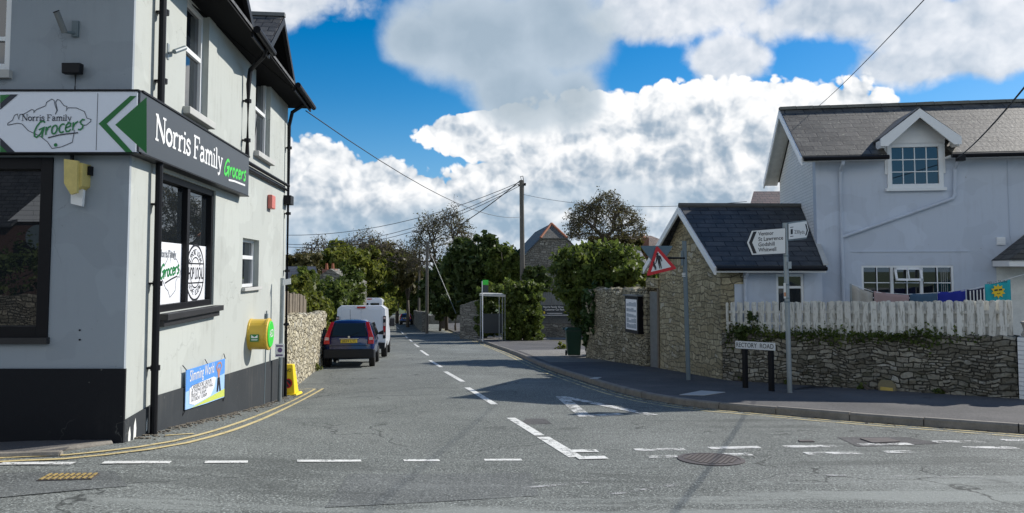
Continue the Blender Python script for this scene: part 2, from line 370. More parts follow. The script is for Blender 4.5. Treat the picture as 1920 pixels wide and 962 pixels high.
def leaf_mat(name, c1, c2, trans=.35):
    m, N, b, g = newmat(name); t = m.node_tree
    geo = N.n('ShaderNodeNewGeometry'); 
    f = geo.outputs['Random Per Island']
    c = N.mix(f, c1, c2)
    c = N.mix(N.m('MULTIPLY', N.ramp(N.noise(g, .9, 3), .45, .65), .5), c, tuple(x*.6 for x in c1))
    c = N.mix(N.m('MULTIPLY', N.ramp(N.noise(g, 1.9, 4), .5, .7), .5), c, (c2[0]*1.35, c2[1]*1.15, c2[2]*1.2))
    L(N, c, b.inputs['Base Color']); b.inputs['Roughness'].default_value = .55; b.inputs['Specular IOR Level'].default_value = .35
    tr = N.n('ShaderNodeBsdfTranslucent', {'Color': c}); mx = N.n('ShaderNodeMixShader', {0: trans, 1: b.outputs[0], 2: tr.outputs[0]})
    L(N, mx.outputs[0], t.nodes['Material Output'].inputs[0]); return m
def asphalt_mat(name, base, light, spk=1., worn=.5, crack=.8):
    m, N, b, g = newmat(name)
    fine = N.noise(g, 48, 3, .8); mid = N.noise(g, 22, 4, .6); big = N.noise(g, .55, 7, .62); wide = N.noise(N.v('MULTIPLY', g, (1., .35, 1)), .28, 4, .55)
    c = N.mix(N.ramp(big, .35, .7), base, light)
    c = N.mix(N.m('MULTIPLY', N.ramp(wide, .5, .66), worn), c, tuple(x*1.45 for x in light))
    c = N.mix(N.m('MULTIPLY', N.ramp(fine, .52, .68), .62*spk), c, tuple(min(1, x*3.1) for x in light))
    c = N.mix(N.m('MULTIPLY', N.ramp(fine, .5, .32), .7*spk), c, tuple(x*.25 for x in base))
    c = N.mix(N.m('MULTIPLY', N.ramp(mid, .55, .75), .25*spk), c, tuple(x*.5 for x in base))
    tr = N.noise(N.v('MULTIPLY', g, (.28, 1.7, 1)), .9, 7, .62); nearc = N.ramp(N.n('ShaderNodeSeparateXYZ', {0: g}).outputs[1], 9.2, 6.8)
    c = N.mix(N.m('MULTIPLY', N.m('MULTIPLY', N.ramp(tr, .5, .62), nearc), .55*spk), c, tuple(x*1.7 for x in light))
    c = N.mix(N.m('MULTIPLY', N.ramp(tr, .44, .36), .35*spk), c, tuple(x*.62 for x in base))
    oil = N.ramp(N.noise(g, 1.7, 4, .5), .66, .72); c = N.mix(N.m('MULTIPLY', oil, .4), c, tuple(x*.5 for x in base))
    q = N.v('ADD', g, N.v('SCALE', N.n('ShaderNodeTexNoise', {'Vector': g, 'Scale': 1.1, 'Detail': 6.}).outputs[1], (0, 0, 0), 1.6))
    vo = N.n('ShaderNodeTexVoronoi', {'Vector': q, 'Scale': .33}, feature='DISTANCE_TO_EDGE').outputs[0]
    cr = N.m('MULTIPLY', N.m('SUBTRACT', 1., N.ramp(vo, .001, .008)), N.ramp(N.noise(g, .4, 2), .44, .54))
    c = N.mix(N.m('MULTIPLY', cr, crack), c, tuple(x*.3 for x in base))
    L(N, c, b.inputs['Base Color']); b.inputs['Roughness'].default_value = .88; b.inputs['Specular IOR Level'].default_value = .3
    L(N, N.n('ShaderNodeBump', {'Strength': .6, 'Distance': .012, 'Height': N.m('ADD', fine, N.m('MULTIPLY', mid, .6))}).outputs[0], b.inputs['Normal'])
    return m
def worn_paint(name, col, under, thr=.5, sc_=9):
    m, N, b, g = newmat(name); t = m.node_tree
    f = N.m('ADD', N.m('MULTIPLY', N.noise(g, sc_, 7, .7), .6), N.m('MULTIPLY', N.noise(g, 70, 3, .7), .4))
    c = N.mix(N.ramp(N.noise(g, 30, 4), .4, .8), col, tuple(x*.72 for x in col))
    L(N, c, b.inputs['Base Color']); b.inputs['Roughness'].default_value = .7
    tr = N.n('ShaderNodeBsdfTransparent'); mx = N.n('ShaderNodeMixShader', {0: N.ramp(f, thr+.03, thr-.03), 1: tr.outputs[0], 2: b.outputs[0]})
    L(N, mx.outputs[0], t.nodes['Material Output'].inputs[0]); return m
def glass_mat(name, col=(.012, .015, .018), ior=1.75, rough=.01):
    m = mat(name, col, rough); m.node_tree.nodes['Principled BSDF'].inputs['IOR'].default_value = ior
    m.node_tree.nodes['Principled BSDF'].inputs['Specular IOR Level'].default_value = .5; return m
def picket_mat():
    m, N, b, g = newmat('peeling_white_wood')
    rn = N.n('ShaderNodeObjectInfo').outputs['Random']
    gg = N.v('ADD', g, N.n('ShaderNodeCombineXYZ', {0: N.m('MULTIPLY', rn, 9.), 1: 0., 2: N.m('MULTIPLY', rn, 5.)}).outputs[0])
    st = N.noise(N.v('MULTIPLY', gg, (9, 9, 1.1)), 4., 6, .65)
    c = N.mix(N.m('ADD', N.m('MULTIPLY', rn, .55), .0), (.74, .73, .67), (.52, .50, .44))
    c = N.mix(N.m('MULTIPLY', N.ramp(st, .5, .66), .75), c, (.20, .18, .14))
    c = N.mix(N.m('MULTIPLY', N.ramp(N.noise(gg, 11, 5, .6), .56, .68), .5), c, (.30, .29, .22))
    L(N, c, b.inputs['Base Color']); b.inputs['Roughness'].default_value = .85
    L(N, N.n('ShaderNodeBump', {'Strength': .5, 'Distance': .006, 'Height': st}).outputs[0], b.inputs['Normal'])
    return m
M = dict(
    asphalt=asphalt_mat('asphalt', (.115, .124, .115), (.165, .175, .163), 1.3),
    patch=asphalt_mat('asphalt_patch', (.105, .112, .108), (.14, .148, .142), 1., 0, 0),
    pave=asphalt_mat('pavement_tarmac', (.075, .074, .075), (.125, .12, .118), .5, .2, .3),
    drive=asphalt_mat('driveway', (.17, .163, .15), (.24, .23, .21), .6, .3, .3),
    soil=mat('soil', (.07, .065, .04), .95, var=.4, vscale=2, bump=.5, bscale=20),
    grass=mat('grass_ground', (.05, .075, .02), .95, var=.5, vscale=2, bump=.8, bscale=30),
    kerb=mat('kerb_stone', (.22, .20, .17), .9, var=.45, vscale=4, bump=.6, bscale=50),
    white_line=worn_paint('white_road_paint', (.74, .74, .70), 0, .56),
    white_worn=worn_paint('worn_white_road_paint', (.66, .66, .63), 0, .515, 6),
    yellow_line=worn_paint('yellow_road_paint', (.62, .50, .24), 0, .58, 5),
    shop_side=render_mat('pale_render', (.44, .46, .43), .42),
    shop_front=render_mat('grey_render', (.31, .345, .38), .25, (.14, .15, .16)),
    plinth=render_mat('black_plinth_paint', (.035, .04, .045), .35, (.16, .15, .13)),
    house=render_mat('pale_blue_render', (.52, .57, .65), .34, (.27, .28, .29), 0.),
    black=mat('black_paint', (.008, .008, .010), .45, spec=.2),
    blackm=mat('black_matt', (.008, .008, .009), .8, spec=.1),
    charcoal=mat('charcoal_panel', (.035, .043, .052), .35, var=.06),
    panel=mat('white_panel', (.78, .81, .88), .35, var=.03, vscale=1),
    green=mat('sign_green', (.004, .15, .022), .4), navy=mat('sign_navy', (.008, .014, .03), .4), brightgreen=mat('bright_green', (.05, .62, .06), .4),
    dgreen=mat('lettering_green', (.01, .19, .05), .4),
    ink=mat('ink', (.012, .012, .016), .5), inkgrey=mat('ink_grey', (.2, .21, .23), .5),
    white=mat('white_gloss', (.80, .80, .79), .35, var=.04), whitem=mat('white_weathered', (.70, .70, .66), .7, var=.22, vscale=5),
    pvc=mat('white_plastic', (.78, .79, .79), .3, var=.03),
    decal=mat('white_decal', (.80, .81, .84), .4),
    glass=glass_mat('window_glass', ior=2.1), carglass=glass_mat('car_glass', (.02, .03, .035), 1.45), glass2=glass_mat('window_glass_blue', (.01, .014, .02), 2.0),
    curtain=mat('curtain', (.35, .36, .36), .9, var=.2, vscale=12),
    sill=mat('grey_sill', (.45, .45, .43), .8, var=.15), blacksill=mat('chipped_black_sill', (.02, .02, .022), .5, var=.4, vscale=8),
    galv=mat('galvanised_steel', (.30, .33, .34), .45, .6, var=.2, vscale=6), greypost=mat('grey_painted_post', (.13, .17, .19), .5, var=.15, vscale=6),
    signwhite=mat('sign_white', (.72, .73, .72), .4, var=.03), red=mat('sign_red', (.55, .012, .018), .35), signback=mat('sign_back', (.09, .15, .19), .5, var=.1),
    yellow=mat('cabinet_yellow', (.62, .42, .05), .35, var=.06), coneyellow=mat('cone_yellow', (.85, .62, .02), .45, var=.1, vscale=8), 
    woodyellow=mat('faded_yellow_wood', (.62, .50, .17), .6, var=.2, vscale=8), redalarm=mat('faded_red', (.55, .16, .13), .5),
    cable=mat('cable', (.02, .02, .022), .6), wood=mat('weathered_boards', (.16, .13, .095), .85, var=.5, vscale=5, bump=.5, bscale=30),
    greywood=mat('grey_boards', (.17, .18, .18), .85, var=.3, vscale=6), pole=mat('pole_wood', (.12, .11, .095), .85, var=.35, vscale=7),
    picket=picket_mat(),
    bark=mat('bark', (.085, .07, .055), .9, var=.4, vscale=5), barkpale=mat('pale_bark', (.15, .125, .10), .9, var=.3, vscale=5),
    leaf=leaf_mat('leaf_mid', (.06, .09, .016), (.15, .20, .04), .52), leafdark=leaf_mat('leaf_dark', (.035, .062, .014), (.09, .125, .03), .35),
    leafyellow=leaf_mat('leaf_yellowish', (.10, .13, .02), (.23, .25, .045), .55), leafbrown=leaf_mat('leaf_brown', (.09, .08, .025), (.13, .12, .04), .3),
    ivy=leaf_mat('ivy_leaf', (.02, .05, .012), (.045, .09, .02), .15),
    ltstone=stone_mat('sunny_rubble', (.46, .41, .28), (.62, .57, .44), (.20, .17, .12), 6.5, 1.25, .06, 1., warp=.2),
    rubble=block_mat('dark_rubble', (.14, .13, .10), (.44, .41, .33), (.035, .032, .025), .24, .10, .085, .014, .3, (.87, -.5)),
    gable=block_mat('tan_stone', (.33, .285, .18), (.55, .485, .33), (.16, .14, .10)),
    farstone=block_mat('far_stone', (.20, .19, .165), (.33, .32, .28), (.085, .08, .07), .35, .17, .12, .02, .1),
    rubber=mat('tyre_rubber', (.015, .015, .015), .8), hub=mat('wheel_hub', (.25, .26, .27), .4, .7),
    carblue=mat('dark_blue_car_paint', (.010, .022, .10), .2, var=.03, coat=.8), vanwhite=mat('white_van_paint', (.72, .75, .80), .3, coat=.3), blue=mat('blue_car_paint', (.01, .06, .3), .25, coat=.6),
    trim=mat('black_car_trim', (.012, .013, .016), .5, spec=.3), tail=mat('tail_light', (.5, .012, .012), .15), tailpale=mat('pale_lens', (.6, .45, .42), .2),
    plate=mat('yellow_plate', (.75, .55, .03), .4), chrome=mat('chrome', (.6, .6, .6), .2, 1.),
    bin=mat('green_bin', (.008, .038, .02), .45, var=.15, vscale=5), rust=mat('rusty_yellow_iron', (.36, .26, .09), .7, var=.5, vscale=8), iron=mat('cast_iron', (.11, .095, .09), .6, .3, var=.4, vscale=9, bump=.6, bscale=60),
    brick=brick_mat('brick', (.22, .08, .05), (.3, .12, .08), (.3, .28, .25), vecfn=lambda N, g: N.n('ShaderNodeCombineXYZ', {0: N.m('ADD', N.n('ShaderNodeSeparateXYZ', {0: g}).outputs[0], N.n('ShaderNodeSeparateXYZ', {0: g}).outputs[1]), 1: N.n('ShaderNodeSeparateXYZ', {0: g}).outputs[2], 2: 0.}).outputs[0]),
    wbrick=brick_mat('white_painted_brick', (.76, .77, .76), (.82, .82, .81), (.55, .56, .57), bw=.23, bh=.08, var=.08, bump=1., vecfn=lambda N, g: N.n('ShaderNodeCombineXYZ', {0: N.m('ADD', N.n('ShaderNodeSeparateXYZ', {0: g}).outputs[0], N.n('ShaderNodeSeparateXYZ', {0: g}).outputs[1]), 1: N.n('ShaderNodeSeparateXYZ', {0: g}).outputs[2], 2: 0.}).outputs[0]),
    terracotta=mat('terracotta', (.33, .12, .06), .8, var=.2),
    sky_blue=mat('print_blue', (.10, .30, .75), .45), paleblue=mat('print_pale_blue', (.35, .55, .85), .45), lime=mat('print_lime', (.55, .62, .12), .45), skin=mat('print_skin', (.45, .22, .15), .5),
    teal=mat('teal_towel', (.02, .36, .40), .9, var=.15, vscale=12), beige=mat('beige_towel', (.42, .39, .34), .95, var=.15, vscale=20), pink=mat('pink_cloth', (.36, .25, .24), .95, var=.1), dteal=mat('blue_teal_cloth', (.05, .10, .16), .95, var=.1), royal=mat('royal_blue_cloth', (.015, .025, .25), .95, var=.1), stripe=mat('navy_cloth', (.02, .02, .05), .95), sunyellow=mat('sun_yellow', (.8, .55, .03), .8),
)
# ---------------------------------------------------------------- text and strokes
def text_mesh(s, size=1.0, shear=0, bold=0):
    c = bpy.data.curves.new('t', 'FONT'); c.body = s; c.size = size; c.shear = shear; c.offset = bold; c.resolution_u = 3
    o = bpy.data.objects.new('t', c); sc.collection.objects.link(o)
    dg = bpy.context.evaluated_depsgraph_get(); dg.update(); me = bpy.data.meshes.new_from_object(o.evaluated_get(dg))
    v = [(a.co.x, a.co.y) for a in me.vertices]; f = [tuple(p.vertices) for p in me.polygons]
    bpy.data.objects.remove(o); bpy.data.curves.remove(c); bpy.data.meshes.remove(me); return v, f
def put_text(mb, fr, s, u0, u1, z, h, n, shear=0, bold=0, slope=0, flip=False):
    """text between u0 and u1 with cap height h, baseline z; slope = rise per unit"""
    v, f = text_mesh(s, 1, shear, bold)
    x0 = min(a for a, b in v); x1 = max(a for a, b in v); capv = text_mesh('H')[0]; cap = max(b for a, b in capv)
    k = len(mb.v)
    for a, b in v:
        t = (a-x0)/(x1-x0); u = u0+t*(u1-u0); mb.v.append(fr.p(u, n, z+b/cap*h+slope*t*abs(u1-u0)))
    mb.f += [tuple(k+i for i in q) for q in f]
def ribbon(mb, fr, pts, wd, n):
    pts = [Vector(p) for p in pts]
    if len(pts) < 2: return
    vs = []
    for i, p in enumerate(pts):
        a = (pts[i]-pts[i-1]).normalized() if i > 0 else (pts[1]-pts[0]).normalized()
        b = (pts[i+1]-pts[i]).normalized() if i < len(pts)-1 else a
        t = a+b
        t = t.normalized() if t.length > .1 else a
        nm = Vector((-t.y, t.x)); q = wd/2/max(.5, nm.dot(Vector((-a.y, a.x))))
        vs += [p+nm*q, p-nm*q]
    mb.add([fr.p(v.x, n, v.y) for v in vs], [(2*i, 2*i+1, 2*i+3, 2*i+2) for i in range(len(pts)-1)])
def arc(cx, cy, rx, ry, a0, a1, n=10): return [(cx+rx*math.cos(R(a0+(a1-a0)*i/n)), cy+ry*math.sin(R(a0+(a1-a0)*i/n))) for i in range(n+1)]
S = .1   # serif letters: list of (polyline, weight)
SERIF = {
 'N': (.86, [([(.12, 0), (.12, 1)], .6), ([(.12, 1), (.74, 0)], 1.25), ([(.74, 0), (.74, 1)], .6), ([(0, 1), (.22, 1)], .5), ([(0, 0), (.26, 0)], .5), ([(.6, 1), (.88, 1)], .5)]),
 'o': (.62, [(arc(.3, .33, .24, .31, 0, 360, 16), 1.)]),
 'r': (.5, [([(.14, 0), (.14, .62)], 1.), ([(0, .62), (.14, .62)], .5), ([(0, 0), (.3, 0)], .5), ([(.14, .4), (.24, .6), (.36, .64), (.44, .56)], .85)]),
 'i': (.3, [([(.14, 0), (.14, .62)], 1.), ([(0, .62), (.14, .62)], .5), ([(0, 0), (.28, 0)], .5), ([(.14, .8), (.14, .93)], 1.1)]),
 's': (.48, [([(.4, .5), (.34, .62), (.2, .66), (.08, .58), (.06, .46), (.2, .36), (.36, .27), (.4, .14), (.3, .02), (.14, .0), (.04, .1), (.04, .2)], .85)]),
 ' ': (.3, []),
 'F': (.7, [([(.14, 0), (.14, 1)], 1.), ([(0, 0), (.34, 0)], .5), ([(0, 1), (.6, 1), (.62, .76)], .6), ([(.14, .52), (.42, .52)], .6), ([(.42, .64), (.42, .4)], .5)]),
 'a': (.6, [([(.08, .54), (.16, .64), (.32, .64), (.42, .54), (.42, .08), (.54, .02)], .9), ([(.42, .38), (.18, .36), (.05, .2), (.1, .03), (.26, .0), (.42, .14)], .8)]),
 'm': (.98, [([(.14, 0), (.14, .62)], 1.), ([(0, .62), (.14, .62)], .5), ([(0, 0), (.28, 0)], .5), ([(.14, .46), (.28, .64), (.44, .6), (.48, .46), (.48, 0)], .95), ([(.38, 0), (.6, 0)], .5), ([(.48, .46), (.62, .64), (.78, .6), (.82, .46), (.82, 0)], .95), ([(.72, 0), (.96, 0)], .5)]),
 'l': (.32, [([(.14, 0), (.14, 1)], 1.), ([(0, 1), (.14, 1)], .5), ([(0, 0), (.28, 0)], .5)]),
 'y': (.62, [([(.1, .62), (.32, .06)], 1.), ([(.54, .62), (.26, -.2), (.12, -.28), (.02, -.2)], .7), ([(0, .62), (.22, .62)], .5), ([(.42, .62), (.64, .62)], .5)]),
}
SCRIPT = {
 'G': (.82, [([(.72, .86), (.6, 1.0), (.4, .98), (.16, .72), (.03, .36), (.08, .08), (.26, -.02), (.5, .16), (.66, .5)], 1), ([(.34, .46), (.72, .56), (.66, .2), (.66, -.1)], 1)]),
 'r': (.46, [([(.06, .58), (.1, .04)], 1), ([(.1, .3), (.22, .5), (.42, .58)], 1)]),
 'o': (.54, [(arc(.25, .3, .2, .28, 100, 460, 12), 1)]),
 'c': (.48, [(arc(.28, .3, .22, .28, 50, 310, 10), 1)]),
 'e': (.52, [([(.06, .28), (.4, .36), (.38, .54), (.24, .6), (.08, .46), (.05, .22), (.16, .03), (.34, .03), (.46, .14)], 1)]),
 's': (.5, [([(.44, .6), (.26, .66), (.12, .52), (.2, .38), (.36, .28), (.36, .1), (.18, 0), (.02, .06)], 1)]),
}
def strokes_text(mb, fr, font, s, u0, u1, z, h, wt, n, slope=0, lean=0):
    tot = sum(font[c][0] for c in s); x = 0; k = (u1-u0)/tot; i = 0
    for c in s:
        for pts, wgt in font[c][1]:
            q = [(u0+(x+px_+lean*py_)*k, z+py_*h+slope*(x+px_)*abs(k)) for px_, py_ in pts]
            ribbon(mb, fr, q, wt*wgt, n+.00035*(i % 5)); i += 1
        x += font[c][0]
ISLE = [(0, .38), (.06, .5), (.09, .62), (.13, .62), (.13, .5), (.16, .63), (.24, .66), (.3, .72), (.34, .68), (.44, .8), (.47, .88), (.53, 1), (.56, .97), (.58, .74), (.6, .97), (.64, .95), (.69, .84), (.72, .82), (.82, .82), (.9, .74), (.94, .62), (1, .55), (.97, .42), (.9, .44), (.82, .34), (.8, .14), (.72, .08), (.58, 0), (.5, .14), (.4, .2), (.28, .36), (.2, .4), (.1, .4), (0, .38)]
def isle(mb, fr, u0, u1, z0, z1, wt, n): ribbon(mb, fr, [(u0+a*(u1-u0), z0+b*(z1-z0)) for a, b in ISLE], wt, n)
# ---------------------------------------------------------------- ground, road, pavements
def sheet(name, x0, x1, y0, y1, nx, ny, dz, m, zf=None):
    xs = np.linspace(x0, x1, nx); ys = np.linspace(y0, y1, ny); mb = MB()
    mb.v = [Vector((x, y, (zf or gz)(x, y)+dz)) for y in ys for x in xs]
    mb.f = [(j*nx+i, j*nx+i+1, (j+1)*nx+i+1, (j+1)*nx+i) for j in range(ny-1) for i in range(nx-1)]
    return tag(mb.build(name, m, smooth=True), None, None, kind='structure')
sheet('terrain', -1500, 1500, -1500, 2500, 60, 80, -.35, M['grass'], lambda x, y: gz(x, y)-(2. if y < 200 else 0)*0)
sheet('road', -60, 60, -40, 150, 160, 254, 0, M['asphalt'])
KERB_PX = [(1875, 810), (1660, 794), (1560, 786), (1490, 780), (1400, 772), (1330, 766), (1260, 757), (1185, 742), (1110, 720), (1022, 690), (965, 665), (925, 650), (890, 637), (860, 627), (838, 618)]
kerb = [G(*p) for p in KERB_PX]
k0 = kerb[0]; d0 = (kerb[0]-kerb[2]).normalized()
kerb = [k0+d0*30+Vector((0, -6, 0)), k0+d0*12+Vector((0, -1, 0)), k0+d0*3]+kerb
kl = kerb[-1]; dl = Vector((-.095, 1, 0)); kerb += [kl+dl*t for t in (10, 25, 45, 75)]
def resample(pts, step):
    pts = [Vector((p[0], p[1], 0)) for p in pts]; 
    # catmull-rom smoothing first
    out = []
    for i in range(len(pts)-1):
        p0 = pts[max(0, i-1)]; p1 = pts[i]; p2 = pts[i+1]; p3 = pts[min(len(pts)-1, i+2)]
        n = max(2, int((p2-p1).length/.15))
        for k in range(n):
            t = k/n; out.append(.5*((2*p1)+(p2-p0)*t+(2*p0-5*p1+4*p2-p3)*t*t+(3*p1-p0-3*p2+p3)*t**3))
    out.append(pts[-1]); res = [out[0]]; acc = 0
    for a, b in zip(out, out[1:]):
        acc += (b-a).length
        if acc >= step: res.append(b); acc = 0
    return res
kr = resample(kerb, .3)
def side(pts, i):
    a = pts[max(0, i-1)]; b = pts[min(len(pts)-1, i+1)]; t = (b-a).normalized(); return Vector((t.y, -t.x, 0))
def band(name, pts, offs, zs, m, kind='structure', gap=0, flatz=None):
    """cross-section (offset to the right, height over ground) swept along pts"""
    mb = MB(); n = len(offs)
    idx = list(range(len(pts)))
    for i in idx:
        s_ = side(pts, i)
        for o_, z_ in zip(offs, zs):
            q = pts[i]+s_*o_; q.z = gz(q.x, q.y)+z_; mb.v.append(q)
    for i in range(len(pts)-1):
        if gap and i % gap == gap-1 : pass
        for k in range(n-1): mb.f.append((i*n+k, i*n+k+1, (i+1)*n+k+1, (i+1)*n+k))
    o = mb.build(name, m)
    if kind: tag(o, None, None, kind=kind)
    return o
def kerbstones(name, pts, off0, off1, h, m, per=3):
    mb = MB(); i = 0
    while i+per < len(pts):
        a, b = pts[i], pts[i+per]; seg = pts[i:i+per+1]; ring = []
        jz = random.uniform(-.006, .006); jo = random.uniform(-.006, .006)
        for j, q in enumerate(seg):
            sh = 0
            s_ = side(pts, i+j); t = (seg[-1]-seg[0]).normalized()
            q = q+t*(.007 if j == 0 else -.007 if j == len(seg)-1 else 0)
            c = []
            for o_, z_ in ((off0+jo, -.1), (off0+jo+.012, h-.025+jz), (off0+jo+.035, h+jz), (off1, h+jz), (off1, -.1)):
                p = q+s_*o_; c.append(Vector((p.x, p.y, gz(p.x, p.y)+z_)))
            ring.append(c)
        vs = [p for c in ring for p in c]; fs = []
        for j in range(len(ring)-1):
            for k in range(4): fs.append((j*5+k, j*5+k+1, j*5+k+6, j*5+k+5))
        fs += [(0, 1, 2, 3, 4), tuple(range(len(vs)-5, len(vs)))]
        mb.add(vs, fs); i += per
    return tag(mb.build(name, m), None, None, kind='structure')
random.seed(3)
KH = .12
kerbstones('kerb', kr, 0, .13, KH, M['kerb'])
band('pavement', kr, [.125, 1, 2, 3, 4.3], [KH-.004]*5, M['pave'])
band('garden_ground', kr, [4.2, 8, 14, 24, 40], [KH-.02]*5, M['soil'])
# left pavement in front of the shop
lk = [G(0, 859), G(60, 853), G(120, 845), G(170, 839), G(214, 832)]
lk = [Vector((-30, lk[0].y-.3, 0)), Vector((-12, lk[0].y-.1, 0))]+lk
lkr = resample(lk, .3); 
LK = [Vector((p.x, p.y, 0)) for p in lkr][::-1]
kerbstones('kerb', LK, 0, .12, .035, M['kerb'])
band('pavement', LK, [.115, 1, 3], [.031]*3, M['pave'])
# ground strips with a different surface
def gpoly(name, pxs, dz, m, kind='structure', n=6):
    pts = [G(*p) for p in pxs]; 
    mb = MB(); a, b, c, d = pts
    for j in range(n+1):
        for i in range(n+1):
            q = a.lerp(b, i/n).lerp(d.lerp(c, i/n), j/n); mb.v.append(Vector((q.x, q.y, gz(q.x, q.y)+dz)))
    mb.f = [(j*(n+1)+i, j*(n+1)+i+1, (j+1)*(n+1)+i+1, (j+1)*(n+1)+i) for j in range(n) for i in range(n)]
    o = mb.build(name, m)
    if kind: o['kind'] = kind
    return o
gpoly('road_patch', [(655, 889), (995, 886), (1010, 930), (610, 952)], .004, M['patch'])
gpoly('road_patch', [(0, 888), (215, 884), (240, 912), (-60, 940)], .004, M['patch'])
gpoly('road_patch', [(1570, 820), (1700, 820), (1762, 832), (1608, 838)], .004, M['pave'])
gpoly('road_patch', [(985, 786), (1022, 785), (1035, 795), (975, 796)], .004, M['pave'])
def mark(name, pxs, wd, m, dz=.006, px=True):
    pts = [G(*p) if px else Vector(p) for p in pxs]; pts = resample(pts, .25) if len(pts) > 1 else pts
    mb = MB()
    for i, p in enumerate(pts):
        s_ = side(pts, i)
        for o_ in (-wd/2, wd/2):
            q = p+s_*o_; mb.v.append(Vector((q.x, q.y, gz(q.x, q.y)+dz)))
    mb.f = [(2*i, 2*i+1, 2*i+3, 2*i+2) for i in range(len(pts)-1)]
    o = mb.build(name, m); o['kind'] = 'structure'; return o
Y1 = [(-60, 870), (0, 866), (120, 861), (200, 853), (280, 843), (350, 831), (425, 811), (475, 793), (525, 771), (575, 746), (607, 728)]
yl = resample([G(*p) for p in Y1], .3)
band('yellow_line', yl, [-.033, .033], [.006]*2, M['yellow_line'])
band('yellow_line', yl, [-.225, -.16], [.006]*2, M['yellow_line'])
for a, b in (((455, 764), (512, 762)), ((310, 817), (385, 812)), ((540, 731), (590, 729))): mark('yellow_line', [a, b], .06, M['yellow_line'])
krs = [p for p in kr if True]
YW = worn_paint('worn_yellow_road_paint', (.62, .52, .26), 0, .525, 3)
band('yellow_line', kr, [-.19, -.13], [.006]*2, YW)
band('yellow_line', kr, [-.40, -.34], [.006]*2, YW)
for x0, x1, y in ((0, 138, 870), (193, 320, 868), (384, 498, 867), (557, 677, 865), (757, 852, 864), (908, 1008, 863)): mark('white_line', [(x0, y), (x1, y-.5)], .10, M['white_line'])
for (a, b, wd) in (((958, 784), (1020, 822), .14), ((1018, 820), (1085, 861), .17), ((876, 727), (931, 761), .13), ((835, 697), (868, 716), .13), ((806, 676), (828, 689), .12), ((789, 657), (803, 667), .12), ((777, 645), (785, 651), .12), ((768, 637), (773, 641), .12), ((760, 630), (764, 634), .12), ((752, 622), (756, 626), .12), ((744, 613), (748, 617), .12)):
    mark('white_line', [a, b], wd, M['white_line'])
for x0, y0, x1, y1 in ((1068, 847, 1142, 846), (1082, 860, 1160, 858)): mark('white_line', [(x0, y0), (x1, y1)], .17, M['white_line'], .010)
for x0, x1, y, s_ in ((1190, 1285, 844, -1), (1330, 1425, 841, -2), (1470, 1568, 838, -1), (1612, 1708, 834, -1), (1750, 1842, 829, -1), (1880, 1960, 826, 0), (1215, 1295, 857, -1), (1358, 1430, 853, -1), (1510, 1615, 851, -1), (1657, 1737, 848, -1), (1810, 1905, 840, 0)):
    mark('white_line', [(x0, y), (x1, y+s_)], .16, M['white_worn'])
for a, b, wd in (((1052, 744), (1098, 782), .22), ((1100, 781), (1165, 777), .22), ((1058, 745), (1238, 782), .2)): mark('give_way_triangle', [a, b], wd, M['white_worn'], .008)
# old scuffed paint traces
for a, b in (((980, 916), (1125, 903)), ((1100, 935), (1330, 900)), ((1420, 890), (1900, 897))): mark('road_scuff', [a, b], .07, worn_paint('paint_trace', (.4, .4, .39), 0, .46, 4))
# ---------------------------------------------------------------- generic building pieces
def wall_holes(mb, fr, u0, u1, z0, z1, n0, n1, holes):
    us = sorted({u0, u1, *[h[0] for h in holes], *[h[1] for h in holes]}); zs = sorted({z0, z1, *[h[2] for h in holes], *[h[3] for h in holes]})
    us = [u for u in us if u0 <= u <= u1]; zs = [z for z in zs if z0 <= z <= z1]
    for a, b in zip(us, us[1:]):
        for c, d in zip(zs, zs[1:]):
            um, zm = (a+b)/2, (c+d)/2
            if any(h[0] < um < h[1] and h[2] < zm < h[3] for h in holes): continue
            mb.box(fr, a, b, n0, n1, c, d)
def window(parent, fr, u0, u1, z0, z1, n, fw=.06, mull=(), trans=(), fm='pvc', gm='glass', depth=.06, bar=.05, name='window', label=None, curtain=False):
    """framed window; mull / trans are positions 0..1; glass pane is a sub-part"""
    mb = MB(); mb.box(fr, u0, u0+fw, n, n+depth, z0, z1); mb.box(fr, u1-fw, u1, n, n+depth, z0, z1); mb.box(fr, u0+fw, u1-fw, n, n+depth, z0, z0+fw); mb.box(fr, u0+fw, u1-fw, n, n+depth, z1-fw, z1)
    for q in mull: c = u0+(u1-u0)*q; mb.box(fr, c-bar/2, c+bar/2, n, n+depth-.006, z0+fw, z1-fw)
    for q in trans: c = z0+(z1-z0)*q; mb.box(fr, u0+fw, u1-fw, n, n+depth-.003, c-bar/2, c+bar/2)
    o = mb.build(name, M[fm], parent, bevel=.004)
    if label: o['label'] = label
    g = MB(); g.box(fr, u0+fw*.9, u1-fw*.9, n+.015, n+.024, z0+fw*.9, z1-fw*.9); g.build('pane', M[gm], o)
    return o
# ================================================================= SHOP
A1 = math.atan2(.9946, -.1039)
SW = Frame(-4.26, 8.19, A1)          # long side wall, u away from the corner, n towards the road
SF = Frame(-4.26, 8.19, 0.)          # front wall, u to the right, n towards the camera
def us(Y): return (Y-8.19)*1.0055
shop = thing('corner_shop', 'two storey corner shop with pale rendered side wall and black plinth', 'shop', (-4.6, 8.6, gz(-4.6, 8.6)))
TOP = 5.45
holes = [(us(9.19), us(11.44), 1.08, 2.84), (us(9.93), us(10.93), 3.82, 5.42), (us(13.84), us(15.1), 3.86, 5.48), (us(13.11), us(14.33), 1.30, 2.19)]
mb = MB(); wall_holes(mb, SW, .045, us(16.9), -2.2, TOP+.03, -.3, 0, holes); 
for cy, hw in ((10.43, 1.15), (13.97, 1.15)): mb.poly(SW, [(us(cy)-hw, TOP+.03), (us(cy)+hw, TOP+.03), (us(cy), TOP+.95)], -.3, -.002)
